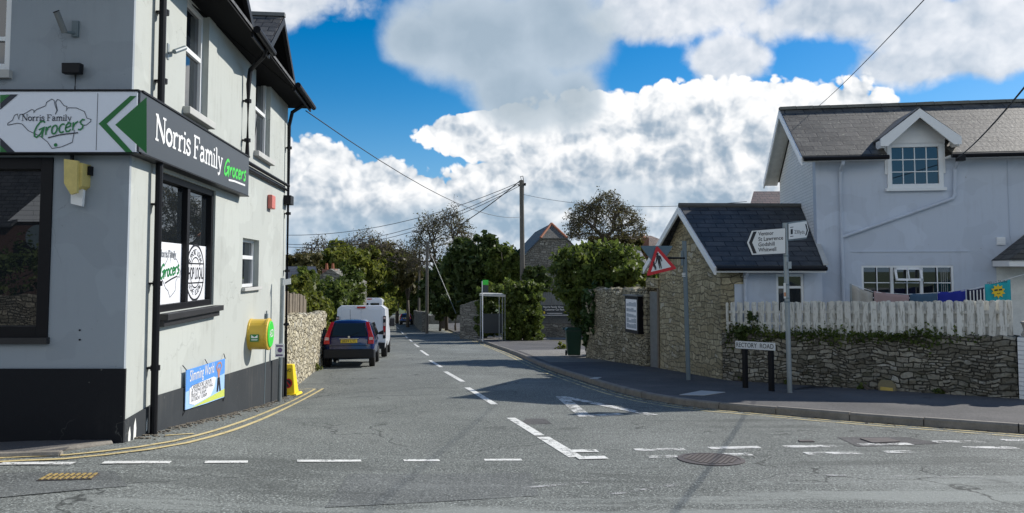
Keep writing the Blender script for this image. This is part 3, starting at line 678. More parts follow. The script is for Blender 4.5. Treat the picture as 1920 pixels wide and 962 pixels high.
mb.box(SW, us(16.6), us(16.9), -8, -.3, -2.2, TOP); mb.build('side_wall', M['shop_side'], shop)
mb = MB(); fh = [(-4.0, SF.px(96, 460)[0], .86, 2.86), (-4., SF.px(20, 60)[0], SF.px(10, 133)[1], 5.6)]
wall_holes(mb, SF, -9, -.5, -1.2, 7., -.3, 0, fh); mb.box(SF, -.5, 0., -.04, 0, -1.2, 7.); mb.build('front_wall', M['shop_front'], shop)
mb = MB(); mb.box(None, -10, -4.58, 8.5, 16, 5.4, 5.5); mb.build('ceiling', M['blackm'], shop)
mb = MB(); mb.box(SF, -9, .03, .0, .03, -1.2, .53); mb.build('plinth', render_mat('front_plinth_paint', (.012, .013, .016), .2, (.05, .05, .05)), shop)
mb = MB(); mb.poly(SW, [(-.028, -1.9), (us(16.9), -1.9), (us(16.9), -.34), (.9, .08), (.88, .0), (-.028, -.04)], .0, .028); mb.build('plinth', M['plinth'], shop)
# peeling patches at the plinth
for u, z, a, b in ((.12, -.22, .035, .10), (.27, -.18, .04, .12), (.62, -.2, .02, .08)):
    MB().flat(SW, [(u-a, z-b), (u+a*.8, z-b*.9), (u+a, z), (u+a*.3, z+b), (u-a*.7, z+b*.4)], .031).build('paint_chip', M['whitem'], shop)
# front display window
fu = fh[0][1]
o = window(shop, SF, -4, fu, .86, 2.86, -.10, .13, fm='black', gm='glass', depth=.12, name='display_window')
mb = MB(); mb.box(SF, -4, fu+.02, -.02, .06, .80, .87); mb.build('window_sill', M['blacksill'], shop)
o = window(shop, SF, -4, fh[1][1], fh[1][2], 5.6, -.12, .1, trans=(.22,), fm='pvc', gm='glass2', name='window', label='white upstairs window on the grey front wall')
mb = MB(); mb.box(SF, -4, fh[1][1]+.04, -.1, .06, fh[1][2]-.09, fh[1][2]); mb.build('window_sill', M['sill'], shop)
# side display window with decals
wu0, wu1, wz0, wz1 = holes[0]
o = window(shop, SW, wu0, wu1, wz0, wz1, -.13, .09, mull=(.5,), fm='black', depth=.10, bar=.11, name='display_window', label='black framed window with white stickers')
dz = SW.px(345, 458, -.1)[1]; um = (wu0+wu1)/2
mb = MB(); mb.box(SW, wu0+.085, um-.05, -.105, -.10, wz0+.085, dz); d1 = mb.build('window_sticker', M['decal'], shop)
mb = MB(); mb.box(SW, um+.05, wu1-.085, -.105, -.10, wz0+.085, dz); d2 = mb.build('window_sticker', M['decal'], shop)
a, b = wu0+.13, um-.10
mb = MB(); isle(mb, SW, a, b, wz0+.17, dz-.1, .014, -.0985); strokes_text(mb, SW, SERIF, 'Norris Family', a+.12, b-.18, 1.78, .09, .016, -.0975); mb.build('outline', M['inkgrey'], d1)
mb = MB(); strokes_text(mb, SW, SCRIPT, 'Grocers', a+.16, b-.04, 1.5, .17, .03, -.0975, slope=.10); mb.build('lettering', M['dgreen'], d1)
mb = MB(); ribbon(mb, SW, [(a+.33, 1.44), (a+.55, 1.49), (b-.12, 1.53)], .022, -.0975); mb.build('underline', M['ink'], d1)
c = (um+.05+wu1-.085)/2; zc = (wz0+dz)/2+.05; rr_ = .40
mb = MB(); ribbon(mb, SW, arc(c, zc, rr_, rr_*1.0, 0, 360, 40), .035, -.0985); ribbon(mb, SW, arc(c, zc, .22, .22, 25, 155, 16), .02, -.098); ribbon(mb, SW, arc(c, zc, .22, .22, 205, 335, 16), .02, -.098)
for zz in (-.15, .13): ribbon(mb, SW, [(c-.395, zc+zz), (c+.395, zc+zz)], .02, -.0975)
put_text(mb, SW, 'SHOP LOCAL', c-.36, c+.36, zc-.095, .17, -.097, bold=.012)
def arc_text(mb, fr, s, cu, cz, r, a0, a1, h, n):
    for i, ch in enumerate(s):
        if ch == ' ': continue
        th = R(a0+(a1-a0)*(i+.5)/len(s)); up = 1 if a0 > a1 else -1
        v, f = text_mesh(ch); xs = [p[0] for p in v]; xm = (min(xs)+max(xs))/2; k = len(mb.v); s_ = h/.7
        ux, uz = (math.sin(th), -math.cos(th)) if up > 0 else (-math.sin(th), math.cos(th)); rx, rz = math.cos(th)*up, math.sin(th)*up
        for x, y in v:
            x = (x-xm)*s_; y = y*s_
            mb.v.append(fr.p(cu+r*math.cos(th)+ux*x+rx*y, n, cz+r*math.sin(th)+uz*x+rz*y))
        mb.f += [tuple(k+i_ for i_ in q) for q in f]
arc_text(mb, SW, 'SUPPORT LOCAL', c, zc, .26, 155, 25, .085, -.097); arc_text(mb, SW, 'LOVE LOCAL', c, zc, .33, 215, 325, .085, -.097)
mb.build('stamp', M['ink'], d2)
mb = MB(); mb.box(SW, wu0-.06, wu1+.10, -.05, .13, wz0-.09, wz0-.01); mb.box(SW, wu0-.04, wu1+.06, -.05, .08, wz0-.17, wz0-.09); mb.build('window_sill', M['blacksill'], shop, bevel=.006)
# upper side windows
for (a, b, c_, d_) in holes[1:3]:
    window(shop, SW, a, b, c_, d_, -.16, .07, trans=(.56,), fm='pvc', gm='glass2', depth=.07, bar=.07)
    mb = MB(); mb.box(SW, a-.08, b+.08, -.1, .10, c_-.10, c_); mb.build('window_sill', M['sill'], shop, bevel=.01)
a, b, c_, d_ = holes[3]
window(shop, SW, a, b, c_, d_, -.16, .06, trans=(.62,), fm='pvc', gm='glass2', depth=.06, bar=.07, label='small white two light window')
mb = MB(); mb.box(SW, a-.05, b+.05, -.1, .07, c_-.06, c_); mb.build('window_sill', M['sill'], shop, bevel=.006)
# roof, gablets, soffits
E0 = 5.50
mb = MB()
rise = 2.2
mb.hexa([SW.p(-2, .48, E0-.05), SW.p(us(17.15), .48, E0-.05), SW.p(us(17.15), -3.2, E0-.05+rise), SW.p(-2, -3.2, E0-.05+rise), SW.p(-2, .48, E0), SW.p(us(17.15), .48, E0), SW.p(us(17.15), -3.2, E0+rise), SW.p(-2, -3.2, E0+rise)])
SL = slate_mat('slate_shop', A1, R(32), lichen=.4); mb.build('roof', SL, shop)
mb = MB(); mb.box(SW, -1, us(17.1), -.05, .46, E0-.09, E0-.055); mb.build('soffit', M['blackm'], shop)
mb = MB(); mb.poly(SW, [(us(17.08), E0-.1), (us(17.12), E0-.1), (us(17.12), E0+.1), (us(17.08), E0+.1)], -3, .48); mb.build('bargeboard', M['black'], shop)
SLG = slate_mat('slate_gablet', A1+math.pi/2, R(42), lichen=.3, bw=.3, bh=.2)
for gi, (cy, hw) in enumerate(((10.43, 1.22), (13.97, 1.22))):
    c = us(cy); az_ = 6.46; gb = E0+.0; n1 = .46
    for sgn in (-1, 1):
        e = c+sgn*hw
        mb = MB(); mb.hexa([SW.p(e, n1, gb), SW.p(c, n1, az_), SW.p(c, -2.2, az_), SW.p(e, -2.2, gb), SW.p(e, n1, gb+.05), SW.p(c, n1, az_+.05), SW.p(c, -2.2, az_+.05), SW.p(e, -2.2, gb+.05)])
        o = mb.build('gablet_roof', SLG, shop)
        mb = MB(); mb.hexa([SW.p(e+sgn*.02, n1-.05, gb-.12), SW.p(c, n1-.05, az_-.12), SW.p(c, n1+.02, az_-.12), SW.p(e+sgn*.02, n1+.02, gb-.12), SW.p(e+sgn*.02, n1-.05, gb+.03), SW.p(c, n1-.05, az_+.03), SW.p(c, n1+.02, az_+.03), SW.p(e+sgn*.02, n1+.02, gb+.03)])
        mb.build('bargeboard', M['black'], shop)
        mb = MB(); mb.hexa([SW.p(e, -.02, gb-.07), SW.p(c, -.02, az_-.07), SW.p(c, n1-.06, az_-.07), SW.p(e, n1-.06, gb-.07), SW.p(e, -.02, gb-.04), SW.p(c, -.02, az_-.04), SW.p(c, n1-.06, az_-.04), SW.p(e, n1-.06, gb-.04)])
        mb.build('soffit', M['blackm'], shop)
    mb = MB(); mb.box(SW, c-.06, c+.06, -2.2, n1+.03, az_+.03, az_+.10); mb.build('ridge_tile', M['greywood'], shop)
for a, b in ((us(11.62), us(12.82)), (us(15.18), us(17.2)), (-.6, us(9.2))):
    mb = MB(); mb.tube([SW.p(a, .53, E0-.03), SW.p(b, .53, E0-.06)], .06, 10); mb.box(SW, a, b, .44, .47, E0-.16, E0+.02); mb.build('gutter', M['black'], shop)
for pts, nm in (([SW.p(us(8.86), .09, -1.0), SW.p(us(8.80), .09, 5.45)], 'downpipe'), ([SW.p(us(12.45), .5, 5.42), SW.p(us(12.55), .42, 5.3), SW.p(us(12.93), .12, 5.16), SW.p(us(12.93), .09, 4.9), SW.p(us(12.93), .09, 3.6)], 'downpipe'), ([SW.p(us(16.6), .45, 5.4), SW.p(us(16.62), .15, 5.2), SW.p(us(16.65), .08, 4.9), SW.p(us(16.72), .08, -1.9)], 'downpipe')):
    mb = MB(); mb.tube(pts, .042, 10); o = mb.build(nm, M['black'], shop, smooth=False)
    p = pts[-1] if nm else None
    u_, _ = 0, 0
    zs_ = [0.45, 1.45, 2.4, 3.9, 4.75] if pts[0].z < 0 else [4.6, 3.9] if pts[-1].z > 0 else [4.4, 2.9, 1.6, .4]
    for z_ in zs_:
        c = Vector((pts[0].x, pts[0].y, z_)) if pts[0].z < 0 else Vector((pts[-1].x, pts[-1].y, z_))
        mb = MB(); mb.tube([c+Vector((0, 0, -.03)), c+Vector((0, 0, .03))], .055, 10); mb.prism([c+Vector((-.09, -.04, -.012)), c+Vector((-.09, .04, -.012)), c+Vector((0, .04, -.012)), c+Vector((0, -.04, -.012))], (0, 0, .024)); mb.build('pipe_clip', M['black'], o)
# twin pipes below the first floor windows
mb = MB(); mb.tube([SW.p(us(12.7), .07, 3.53), SW.p(us(16.75), .07, SW.px(541, 352)[1])], .035, 8); mb.tube([SW.p(us(12.7), .05, 3.42), SW.p(us(16.75), .05, SW.px(541, 352)[1]-.10)], .03, 8); mb.box(SW, us(16.55), us(16.9), .0, .16, 3.10, 3.30); mb.build('waste_pipe', M['black'], shop)
# fascia sign
fas = thing('shop_sign', 'long fascia sign wrapping the shop corner, white front and charcoal side', 'sign', (-4.2, 8.1, 2.9))
mb = MB(); mb.box(SF, -3.2, .14, .002, .15, 2.90, 3.57); fp = mb.build('front_panel', M['panel'], fas)
mb = MB(); mb.box(SW, -.145, us(12.82), .002, .15, 2.91, 3.575); sp = mb.build('side_panel', M['charcoal'], fas)
mb = MB(); mb.box(SF, -3.2, .16, .0, .165, 3.572, 3.592); mb.box(SF, -3.2, .155, .0, .16, 2.885, 2.898); mb.box(SW, -.1, us(12.84), .0, .165, 3.578, 3.6); mb.box(SW, -.1, us(12.84), .0, .16, 2.89, 2.908); mb.build('trim', M['black'], fas)
q = lambda x, y: SF.px(x, y, .154)
mb = MB(); mb.flat(SF, [q(275, 182), q(275, 288), q(216, 234)], .154); mb.build('green_triangle', M['green'], fp)
for P_ in ([q(244, 180), q(256, 180), q(200, 232), q(251, 288), q(238, 288), q(185, 232)], [q(0, 178), q(20, 177), q(0, 194)], [q(0, 272), q(15, 287), q(0, 287)]): MB().flat(SF, P_, .155).build('green_chevron', M['green'], fp)
mb = MB(); mb.flat(SF, [q(20, 177), q(34, 177), q(0, 206), q(0, 194)], .154); mb.build('navy_chevron', M['navy'], fp); mb = MB(); mb.flat(SF, [q(0, 258), q(31, 288), q(15, 288), q(0, 272)], .154); mb.build('navy_chevron', M['navy'], fp); mb = MB(); mb.box(SF, q(182, 200)[0], q(183, 200)[0], .151, .152, 2.92, 3.55); mb.build('panel_joint', M['navy'], fp)
mb = MB()
Q = lambda X, Y_: q(X/6.414, 160+Y_/6.414)
pts = [(90, 480), (95, 455), (150, 420), (175, 360), (210, 345), (225, 410), (240, 350), (290, 345), (380, 290), (410, 300), (405, 330), (440, 290), (550, 245), (560, 205), (620, 165), (650, 180), (665, 250), (685, 300), (665, 350)]
ribbon(mb, SF, [Q(*p) for p in pts], .007, .155)
pts = [(665, 350), (690, 300), (670, 200), (690, 170), (720, 180), (770, 245), (805, 255), (795, 310), (820, 270), (920, 272), (1015, 315), (1045, 395), (1095, 410), (1090, 435), (1040, 478), (1010, 480)]
ribbon(mb, SF, [Q(*p) for p in pts], .007, .1553)
pts = [(90, 480), (210, 455), (265, 465), (340, 545), (480, 610), (570, 680), (625, 760), (740, 740), (870, 685), (890, 580), (895, 540)]
ribbon(mb, SF, [Q(*p) for p in pts], .007, .1556)
a, zz = Q(262, 425); b, _ = Q(862, 425); strokes_text(mb, SF, SERIF, 'Norris Family', a, b, zz, .066, .009, .156)
mb.build('map_outline', M['navy'], fp)
mb = MB(); a, zz = Q(400, 630); b, _ = Q(1015, 540); strokes_text(mb, SF, SCRIPT, 'Grocers', a, b, zz, .17, .017, .157, slope=.17, lean=.12)
mb.flat(SF, [(Q(670, 718)[0]+.02*math.cos(t), Q(670, 718)[1]+.02*math.sin(t)) for t in [i*.5236 for i in range(12)]], .156); mb.build('lettering', M['dgreen'], fp)
mb = MB(); ribbon(mb, SF, [Q(578, 632), Q(700, 600), Q(800, 585), Q(940, 570)], .012, .1575); mb.build('underline', M['navy'], fp)
q = lambda x, y: SW.px(x, y, .154)
mb = MB(); a, z_ = q(290, 262); b, z2 = q(417, 313); strokes_text(mb, SW, SERIF, 'Norris Family', a+.02, b, 3.13, .29, .052, .153); mb.build('lettering', M['white'], sp)
mb = MB(); a, _ = q(420, 340); b, _ = q(461, 340); strokes_text(mb, SW, SCRIPT, 'Grocers', a, b, 3.09, .24, .045, .153, slope=.04, lean=.1); mb.build('lettering', M['brightgreen'], sp)
mb = MB(); ribbon(mb, SW, [(a+.25, 3.03), (a+.6, 3.05), (b-.05, 3.06)], .03, .1555); mb.build('underline', M['white'], sp)
# ---- items on the shop walls
def cctv(fr, x, y, lab, tilt):
    u, z = fr.px(x, y, .1); t = thing('security_camera', lab, 'camera', fr.p(u, .0, z))
    mb = MB(); mb.box(fr, u+.02, u+.09, 0, .03, z-.10, z+.08); mb.tube([fr.p(u+.05, .02, z-.06), fr.p(u, .14, z-.08)], .016, 8); mb.build('bracket', M['greypost'], t)
    mb = MB(); mb.tube([fr.p(u, .12, z-.09), fr.p(u-.05, .20, z+.12)], .032, 12); mb.build('housing', M['greywood'], t)
    mb = MB(); mb.tube([fr.p(u-.05, .20, z+.12), fr.p(u-.053, .205, z+.128)], .035, 12); mb.build('cap', M['black'], t)
cctv(SF, 124, 48, 'small pale security camera on the shaded grey front wall', 1)
t = thing('security_camera', 'small metal camera arm on the sunlit side wall beside the corner pipe', 'camera', SW.p(us(9.25), 0, 4.42))
mb = MB(); mb.box(SW, us(9.25)-.03, us(9.25)+.03, 0, .012, 4.28, 4.48); mb.tube([SW.p(us(9.25), .01, 4.36), SW.p(us(9.25)+.05, .1, 4.40)], .014, 8); mb.build('bracket', M['galv'], t)
mb = MB(); mb.tube([SW.p(us(9.25)-.0, .08, 4.38), SW.p(us(9.25)+.22, .14, 4.5)], .03, 10); mb.build('housing', M['greypost'], t)
u, z = SF.px(134, 129, .1); t = thing('floodlight', 'black floodlight above the white sign on the grey wall', 'floodlight', SF.p(u, 0, z))
mb = MB(); mb.poly(SF, [(u-.1, z-.055), (u+.1, z-.055), (u+.105, z+.065), (u-.105, z+.065)], .04, .12); mb.build('lamp_housing', M['black'], t, bevel=.01)
mb = MB(); mb.tube([SF.p(u, .0, z), SF.p(u, .05, z)], .03); mb.build('mount', M['galv'], t)
mb = MB(); z1 = SF.px(134, 168, .05)[1]; mb.tube([SF.p(u+.005, .03, z-.05), SF.p(u+.005, .03, z1), SF.p(u-.32, .03, z1-.005), SF.p(u-.35, .03, z1-.02), SF.p(-2.5, .03, z1-.03)], .011, 6); mb.build('cable', M['cable'], t)
# pointed yellow wall box
t = thing('wall_light', 'pointed faded yellow box with white lower plate on the grey front wall', 'light box', SF.p(*[SF.px(145, 320)[0], 0, 2.7]))
u0, z0 = SF.px(128, 300, .12); u1, z1 = SF.px(148, 366, .12); u2 = SF.px(166, 300, .05)[0]
mb = MB(); mb.poly(SF, [(u0, z0), (u0+.01, z1+.12), (u0+.085, z1), (u0+.15, z1+.02), (u0+.15, z0-.02)], .16, .20); mb.build('front_board', M['woodyellow'], t)
mb = MB(); mb.poly(SF, [(u0+.02, z0-.02), (u0+.02, z1+.14), (u0+.13, z1+.06), (u2, z1+.10), (u2, z0-.04)], .0, .158); mb.build('box', M['woodyellow'], t)
mb = MB(); mb.poly(SF, [(u0+.025, z1+.14), (u0+.03, z1-.09), (u0+.155, z1-.12), (u0+.165, z1+.06)], .06, .10); mb.build('lower_plate', M['white'], t)
mb = MB(); mb.box(SF, u0-.04, u0+.015, .0, .1, z0-.14, z0-.02); mb.box(SF, u2+.002, u2+.03, 0, .07, z0-.16, z0-.06); mb.tube([SF.p(u0+.0, .05, z0-.05), SF.p(u0-.0, .05, z0+.06)], .02); mb.build('bracket', M['black'], t)
mb = MB()
for y in (619, 637):
    u, z = SF.px(150, y); mb.tube([SF.p(u, 0, z), SF.p(u, .012, z)], .010, 8)
mb.build('wall_bolt', M['black'], shop)
# alarm box
u, z = SW.px(510, 379, .06); t = tag(MB().box(SW, u-.16, u+.16, .002, .10, z-.14, z+.14).build('alarm_box', M['redalarm'], bevel=.02), 'small faded red alarm box high on the pale side wall', 'alarm box')
# thin rod and small box set along a dark line on the wall
mb = MB(); mb.tube([SW.p(us(14.95), .03, .80), SW.p(us(14.85), .03, -1.1)], .013, 6); mb.box(SW, us(14.95)-.05, us(14.95)+.05, 0, .05, .58, .74); tag(mb.build('rod', M['greypost']), 'thin grey rod with small box running up the side wall', 'rod')
# AED cabinet
t = thing('defibrillator_cabinet', 'round yellow defibrillator cabinet with green face on shop wall', 'cabinet', SW.p(us(13.75), 0, .1))
uc, zc = us(13.77), .43
def ringpts(fr, uc, zc, r, n, k=28): return [fr.p(uc+r*math.cos(2*math.pi*i/k), n, zc+r*math.sin(2*math.pi*i/k)) for i in range(k)]
def drum(mb, fr, uc, zc, prof, k=28):
    vs = []; [vs.extend(ringpts(fr, uc, zc, r, n, k)) for r, n in prof]; fs = []
    for i in range(len(prof)-1):
        for j in range(k): fs.append((i*k+j, i*k+(j+1) % k, (i+1)*k+(j+1) % k, (i+1)*k+j))
    fs += [tuple(range(k)), tuple(range(len(vs)-k, len(vs)))]; mb.add(vs, fs); return mb
drum(MB(), SW, uc, zc, [(.29, 0), (.29, .03), (.28, .035), (.28, .30), (.295, .31), (.295, .345), (.27, .36)]).build('body', M['yellow'], t)
drum(MB(), SW, uc, zc, [(.245, .36), (.245, .372), (.23, .38)]).build('door', M['brightgreen'], t)
mb = MB(); put_text(mb, SW, 'AED', uc-.16, uc+.16, zc-.05, .13, .384, bold=.01); mb.build('lettering', M['white'], t)
fr_ = Frame(*SW.p(uc-.29*math.cos(.15), .0, 0).xy, math.atan2(SW.nn.y, SW.nn.x), 1)
mb = MB(); mb.box(fr_, .07, .22, .0, .012, zc-.11, zc+.02); o = mb.build('emblem', M['dgreen'], t)
mb = MB(); mb.poly(fr_, [(.09, zc-.045), (.2, zc-.045), (.2, zc+.01), (.145, zc-.03), (.09, zc+.01)], .012, .015); mb.box(fr_, .09, .2, .012, .015, zc-.085, zc-.07); mb.build('mark', M['white'], o)
# banner
def bz(u): return .24-.03*(u-us(10.06))
bu0, bu1 = us(10.08), us(11.93)
t = thing('banner', 'blue and white printed banner with lime strip tied low on shop wall', 'banner', SW.p(bu0, .05, -.3))
def bq(a, b):   # a 0..1 across, b 0..1 up
    return (bu0+(bu1-bu0)*a, -.27-.14*a+(.53+.08*a)*b)
mb = MB(); mb.poly(SW, [bq(0, 0), bq(.5, -.015), bq(1, 0), bq(1, 1), bq(.5, .985), bq(0, 1)], .045, .055); sh = mb.build('sheet', M['paleblue'], t)
mb = MB(); mb.flat(SW, [bq(0, .45), bq(1, .62), bq(1, 1), bq(0, 1)], .057); mb.build('sky_print', M['sky_blue'], sh)
mb = MB(); mb.flat(SW, [bq(.12, .0), bq(1, .02), bq(1, .22), bq(.55, .12)], .058); mb.build('lime_strip', M['lime'], sh)
mb = MB(); mb.flat(SW, [bq(.08, .12), bq(.2, .05), bq(.6, .15), bq(.70, .35), bq(.74, .58), bq(.68, .62), bq(.14, .56), bq(.08, .5)], .059); mb.build('white_bubble', M['decal'], sh)
mb = MB(); put_text(mb, SW, 'Slimming World', bq(.08, 0)[0], bq(.68, 0)[0], bq(.08, .68)[1], .15, .06, bold=.005, slope=-.02); mb.build('lettering', M['white'], sh)
mb = MB()
for i, (tx, a1) in enumerate((('CARISBROOKE GROUPS', .62), ('@ THOMAS HEMSLEY HALL', .66), ('FRIDAY  9.30AM', .48), ('SATURDAY  8.30AM', .5))): put_text(mb, SW, tx, bq(.12, 0)[0], bq(a1, 0)[0], bq(.12, .46-.105*i)[1], .05 if i else .06, .0605, bold=.0, slope=-.04)
mb.build('lettering', M['ink'], sh)
mb = MB()
for P_ in ([(.80, .55), (.84, .55), (.86, .72), (.82, .84), (.78, .75)], ): mb.flat(SW, [bq(*p) for p in P_], .0600)
ribbon(mb, SW, [bq(.79, .72), bq(.75, .84), bq(.80, .93), bq(.87, .93), bq(.90, .84), bq(.85, .72)], .03, .0606); mb.build('figure_top', M['skin'], sh)
mb = MB(); mb.flat(SW, [bq(.77, .2), bq(.81, .2), bq(.83, .45), (bq(.85, .2)), bq(.89, .2), bq(.85, .56), bq(.79, .56)], .0602); mb.build('figure_legs', M['ink'], sh)
mb = MB()
for a, b in ((0, 1), (.5, 1), (1, 1), (0, 0), (1, 0)):
    u, z = bq(a, b); mb.tube([SW.p(u, .06, z), SW.p(u+(.06 if a == 1 else -.04 if a == 0 else 0), .02, z+(.07 if b else -.09))], .007, 5)
mb.build('tie', M['cable'], t)
# signpost at the far shop corner
pb = SW.p(SW.px(524, 747, .18)[0], .18, -1.3)
t = thing('sign_post', 'grey steel sign post against the far corner of the shop', 'post', pb)
mb = MB(); mb.tube([pb, pb+Vector((.02, 0, 2.75))], .042, 10); mb.build('pole', M['galv'], t)
z_ = at(535, 529, pb.y).z; mb = MB(); mb.prism([Vector((pb.x+.045, pb.y-.06, z_-.07)), Vector((pb.x+.20, pb.y-.02, z_-.04)), Vector((pb.x+.20, pb.y-.02, z_+.08)), Vector((pb.x+.045, pb.y-.06, z_+.05))], (0, .012, 0)); mb.build('sign_plate', M['white'], t)
mb = MB(); mb.box(None, pb.x-.09, pb.x+.1, pb.y-.055, pb.y-.045, -.20, .08); o = mb.build('notice', M['decal'], t)
mb = MB(); mb.lathe((pb.x+.01, pb.y-.06, -.05), [(.05, 0), (.05, .003)], 16, 'y'); mb.box(None, pb.x-.07, pb.x+.07, pb.y-.06, pb.y-.057, .02, .05); mb.box(None, pb.x-.07, pb.x+.07, pb.y-.06, pb.y-.057, -.17, -.14); mb.build('print', mat('print_purple', (.12, .07, .2), .6), o)
# no-parking cone
cb = G(543, 740); t = thing('parking_cone', 'yellow four sided no parking cone beside the sunlit stone wall', 'cone', cb)
def frus(mb, c, w0, w1, z0, z1, d0=None): 
    return mb.hexa([c+Vector((-w0, -w0, z0)), c+Vector((w0, -w0, z0)), c+Vector((w0, w0, z0)), c+Vector((-w0, w0, z0)), c+Vector((-w1, -w1, z1)), c+Vector((w1, -w1, z1)), c+Vector((w1, w1, z1)), c+Vector((-w1, w1, z1))])
frus(MB(), cb, .24, .22, 0, .05).build('base', M['coneyellow'], t, bevel=.01)
frus(MB(), cb, .165, .085, .05, .70).build('body', M['coneyellow'], t, bevel=.015)
class Tilt:
    def __init__(s, c, w0, w1, h0, h1): s.c, s.w0, s.w1, s.h0, s.h1 = c, w0, w1, h0, h1
    def p(s, u, n, z):
        wv = s.w0+(s.w1-s.w0)*(z-s.h0)/(s.h1-s.h0); return s.c+Vector((u, -wv-n, z))
T_ = Tilt(cb, .165, .085, .05, .70)
mb = MB(); mb.flat(T_, [(.10*math.cos(i*.314), .28+.11*math.sin(i*.314)) for i in range(20)], .006); o = mb.build('red_ring', M['red'], t)
mb = MB(); mb.flat(T_, [(.072*math.cos(i*.314), .28+.08*math.sin(i*.314)) for i in range(20)], .009); mb.build('blue_disc', M['navy'], o)
mb = MB(); ribbon(mb, T_, [(-.06, .35), (.06, .21)], .028, .012); mb.build('red_bar', M['red'], o)
mb = MB(); put_text(mb, T_, 'NO', -.06, .06, .54, .07, .006, bold=.01); mb.build('lettering', M['ink'], t)
# grit and leaf litter along the foot of the shop wall
random.seed(17); mb = MB()
for i in range(420):
    u = random.uniform(.2, 9.5); n_ = abs(random.gauss(0, .12))+.04; q_ = SW.p(u, n_, 0); z_ = gz(q_.x, q_.y); e = random.uniform(.006, .022)
    mb.box(None, q_.x-e, q_.x+e, q_.y-e*.8, q_.y+e*.8, z_, z_+e*.8)
tag(mb.build('grit', mat('grit', (.16, .14, .11), .9, var=.5, vscale=20)), 'scattered grit along the foot of the shop side wall', 'grit', kind='stuff')
mb = MB(); random.seed(23)
near = [p for p in kr if 8.5 < p.y < 26]
for i in range(520):
    k_ = random.randrange(1, len(near)-1); p_ = near[k_]; s_ = side(near, k_); o_ = -abs(random.gauss(0, .07))-.01; q_ = p_+s_*o_+Vector((random.uniform(-.1, .1), random.uniform(-.1, .1), 0)); e = random.uniform(.006, .02)
    mb.box(None, q_.x-e, q_.x+e, q_.y-e*.7, q_.y+e*.7, gz(q_.x, q_.y), gz(q_.x, q_.y)+e*.5)
tag(mb.build('leaf_litter', mat('litter', (.10, .08, .05), .9, var=.5, vscale=20)), 'dark litter gathered in the gutter by the right kerb', 'litter', kind='stuff')
# ================================================================= LEFT STONE WALL + BOARD FENCE
def rough_wall(name, label, cat, a, b, zt0, zt1, thick, m, zb=-.5, jag=.05, seed=1, step=.12, disp=.035):
    """rubble wall: displaced grid faces with a ragged top"""
    rnd = random.Random(seed); a = Vector((a[0], a[1], 0)); b = Vector((b[0], b[1], 0)); Lh = (b-a).length; d = (b-a)/Lh; n = Vector((d.y, -d.x, 0))
    nu = max(2, int(Lh/step)); mb = MB(); 
    prof = []
    for i in range(nu+1):
        t = i/nu; p = a+d*Lh*t; g = gz(p.x, p.y)+zb; top = zt0+(zt1-zt0)*t+rnd.uniform(-jag, jag)+.5*jag*math.sin(t*Lh*1.3+seed)
        nz = max(3, int((max(zt0, zt1)-g)/step)) if i == 0 else nz
        col_ = []
        for k in range(nz+1): col_.append(p+n*(thick/2+rnd.uniform(-disp, disp)*.6)+Vector((0, 0, g+(top-g)*k/nz)))
        for k in (.33, 0, -.33): col_.append(p+n*(thick*k)+Vector((0, 0, top+rnd.uniform(0, jag*.9))))
        for k in range(nz, -1, -1): col_.append(p-n*(thick/2+rnd.uniform(-disp, disp)*.6)+Vector((0, 0, g+(top-g)*k/nz)))
        prof.append(col_)
    m_ = len(prof[0]); mb.v = [p for c in prof for p in c]
    for i in range(nu):
        for k in range(m_-1): mb.f.append((i*m_+k, i*m_+k+1, (i+1)*m_+k+1, (i+1)*m_+k))
    mb.f += [tuple(range(m_)), tuple(range(nu*m_, (nu+1)*m_))]
    o = mb.build(name, m)
    if label: tag(o, label, cat)
    return o
wa = Vector((-5.20, 17.05, 0)); we = G(611, 684); zt0 = at(540, 594, 17.2).z; zt1 = at(611, 588, we.y).z
LW = Frame(wa.x, wa.y, math.atan2(we.y-wa.y, we.x-wa.x)); Llen = (Vector((we.x, we.y, 0))-wa).length
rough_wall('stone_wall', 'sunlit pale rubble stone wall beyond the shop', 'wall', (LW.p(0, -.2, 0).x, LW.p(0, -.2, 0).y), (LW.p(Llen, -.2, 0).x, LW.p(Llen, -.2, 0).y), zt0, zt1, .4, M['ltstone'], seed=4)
t = thing('board_fence', 'weathered upright board fence on top of the sunlit stone wall', 'fence', LW.p(0, -.3, zt0))
random.seed(8); nb = 17; fe = LW.px(592, 560)[0]
for i in range(nb):
    u = .0+fe*i/nb; tz = at(537, 536, 17).z+(LW.px(592, 560)[1]-at(537, 536, 17).z)*i/nb+random.uniform(-.05, .05)
    MB().box(LW, u, u+fe/nb-.03, -.32+random.uniform(-.02, .02), -.275+random.uniform(-.02, .02), zt1-.1, tz).build('board', M['wood'], t)
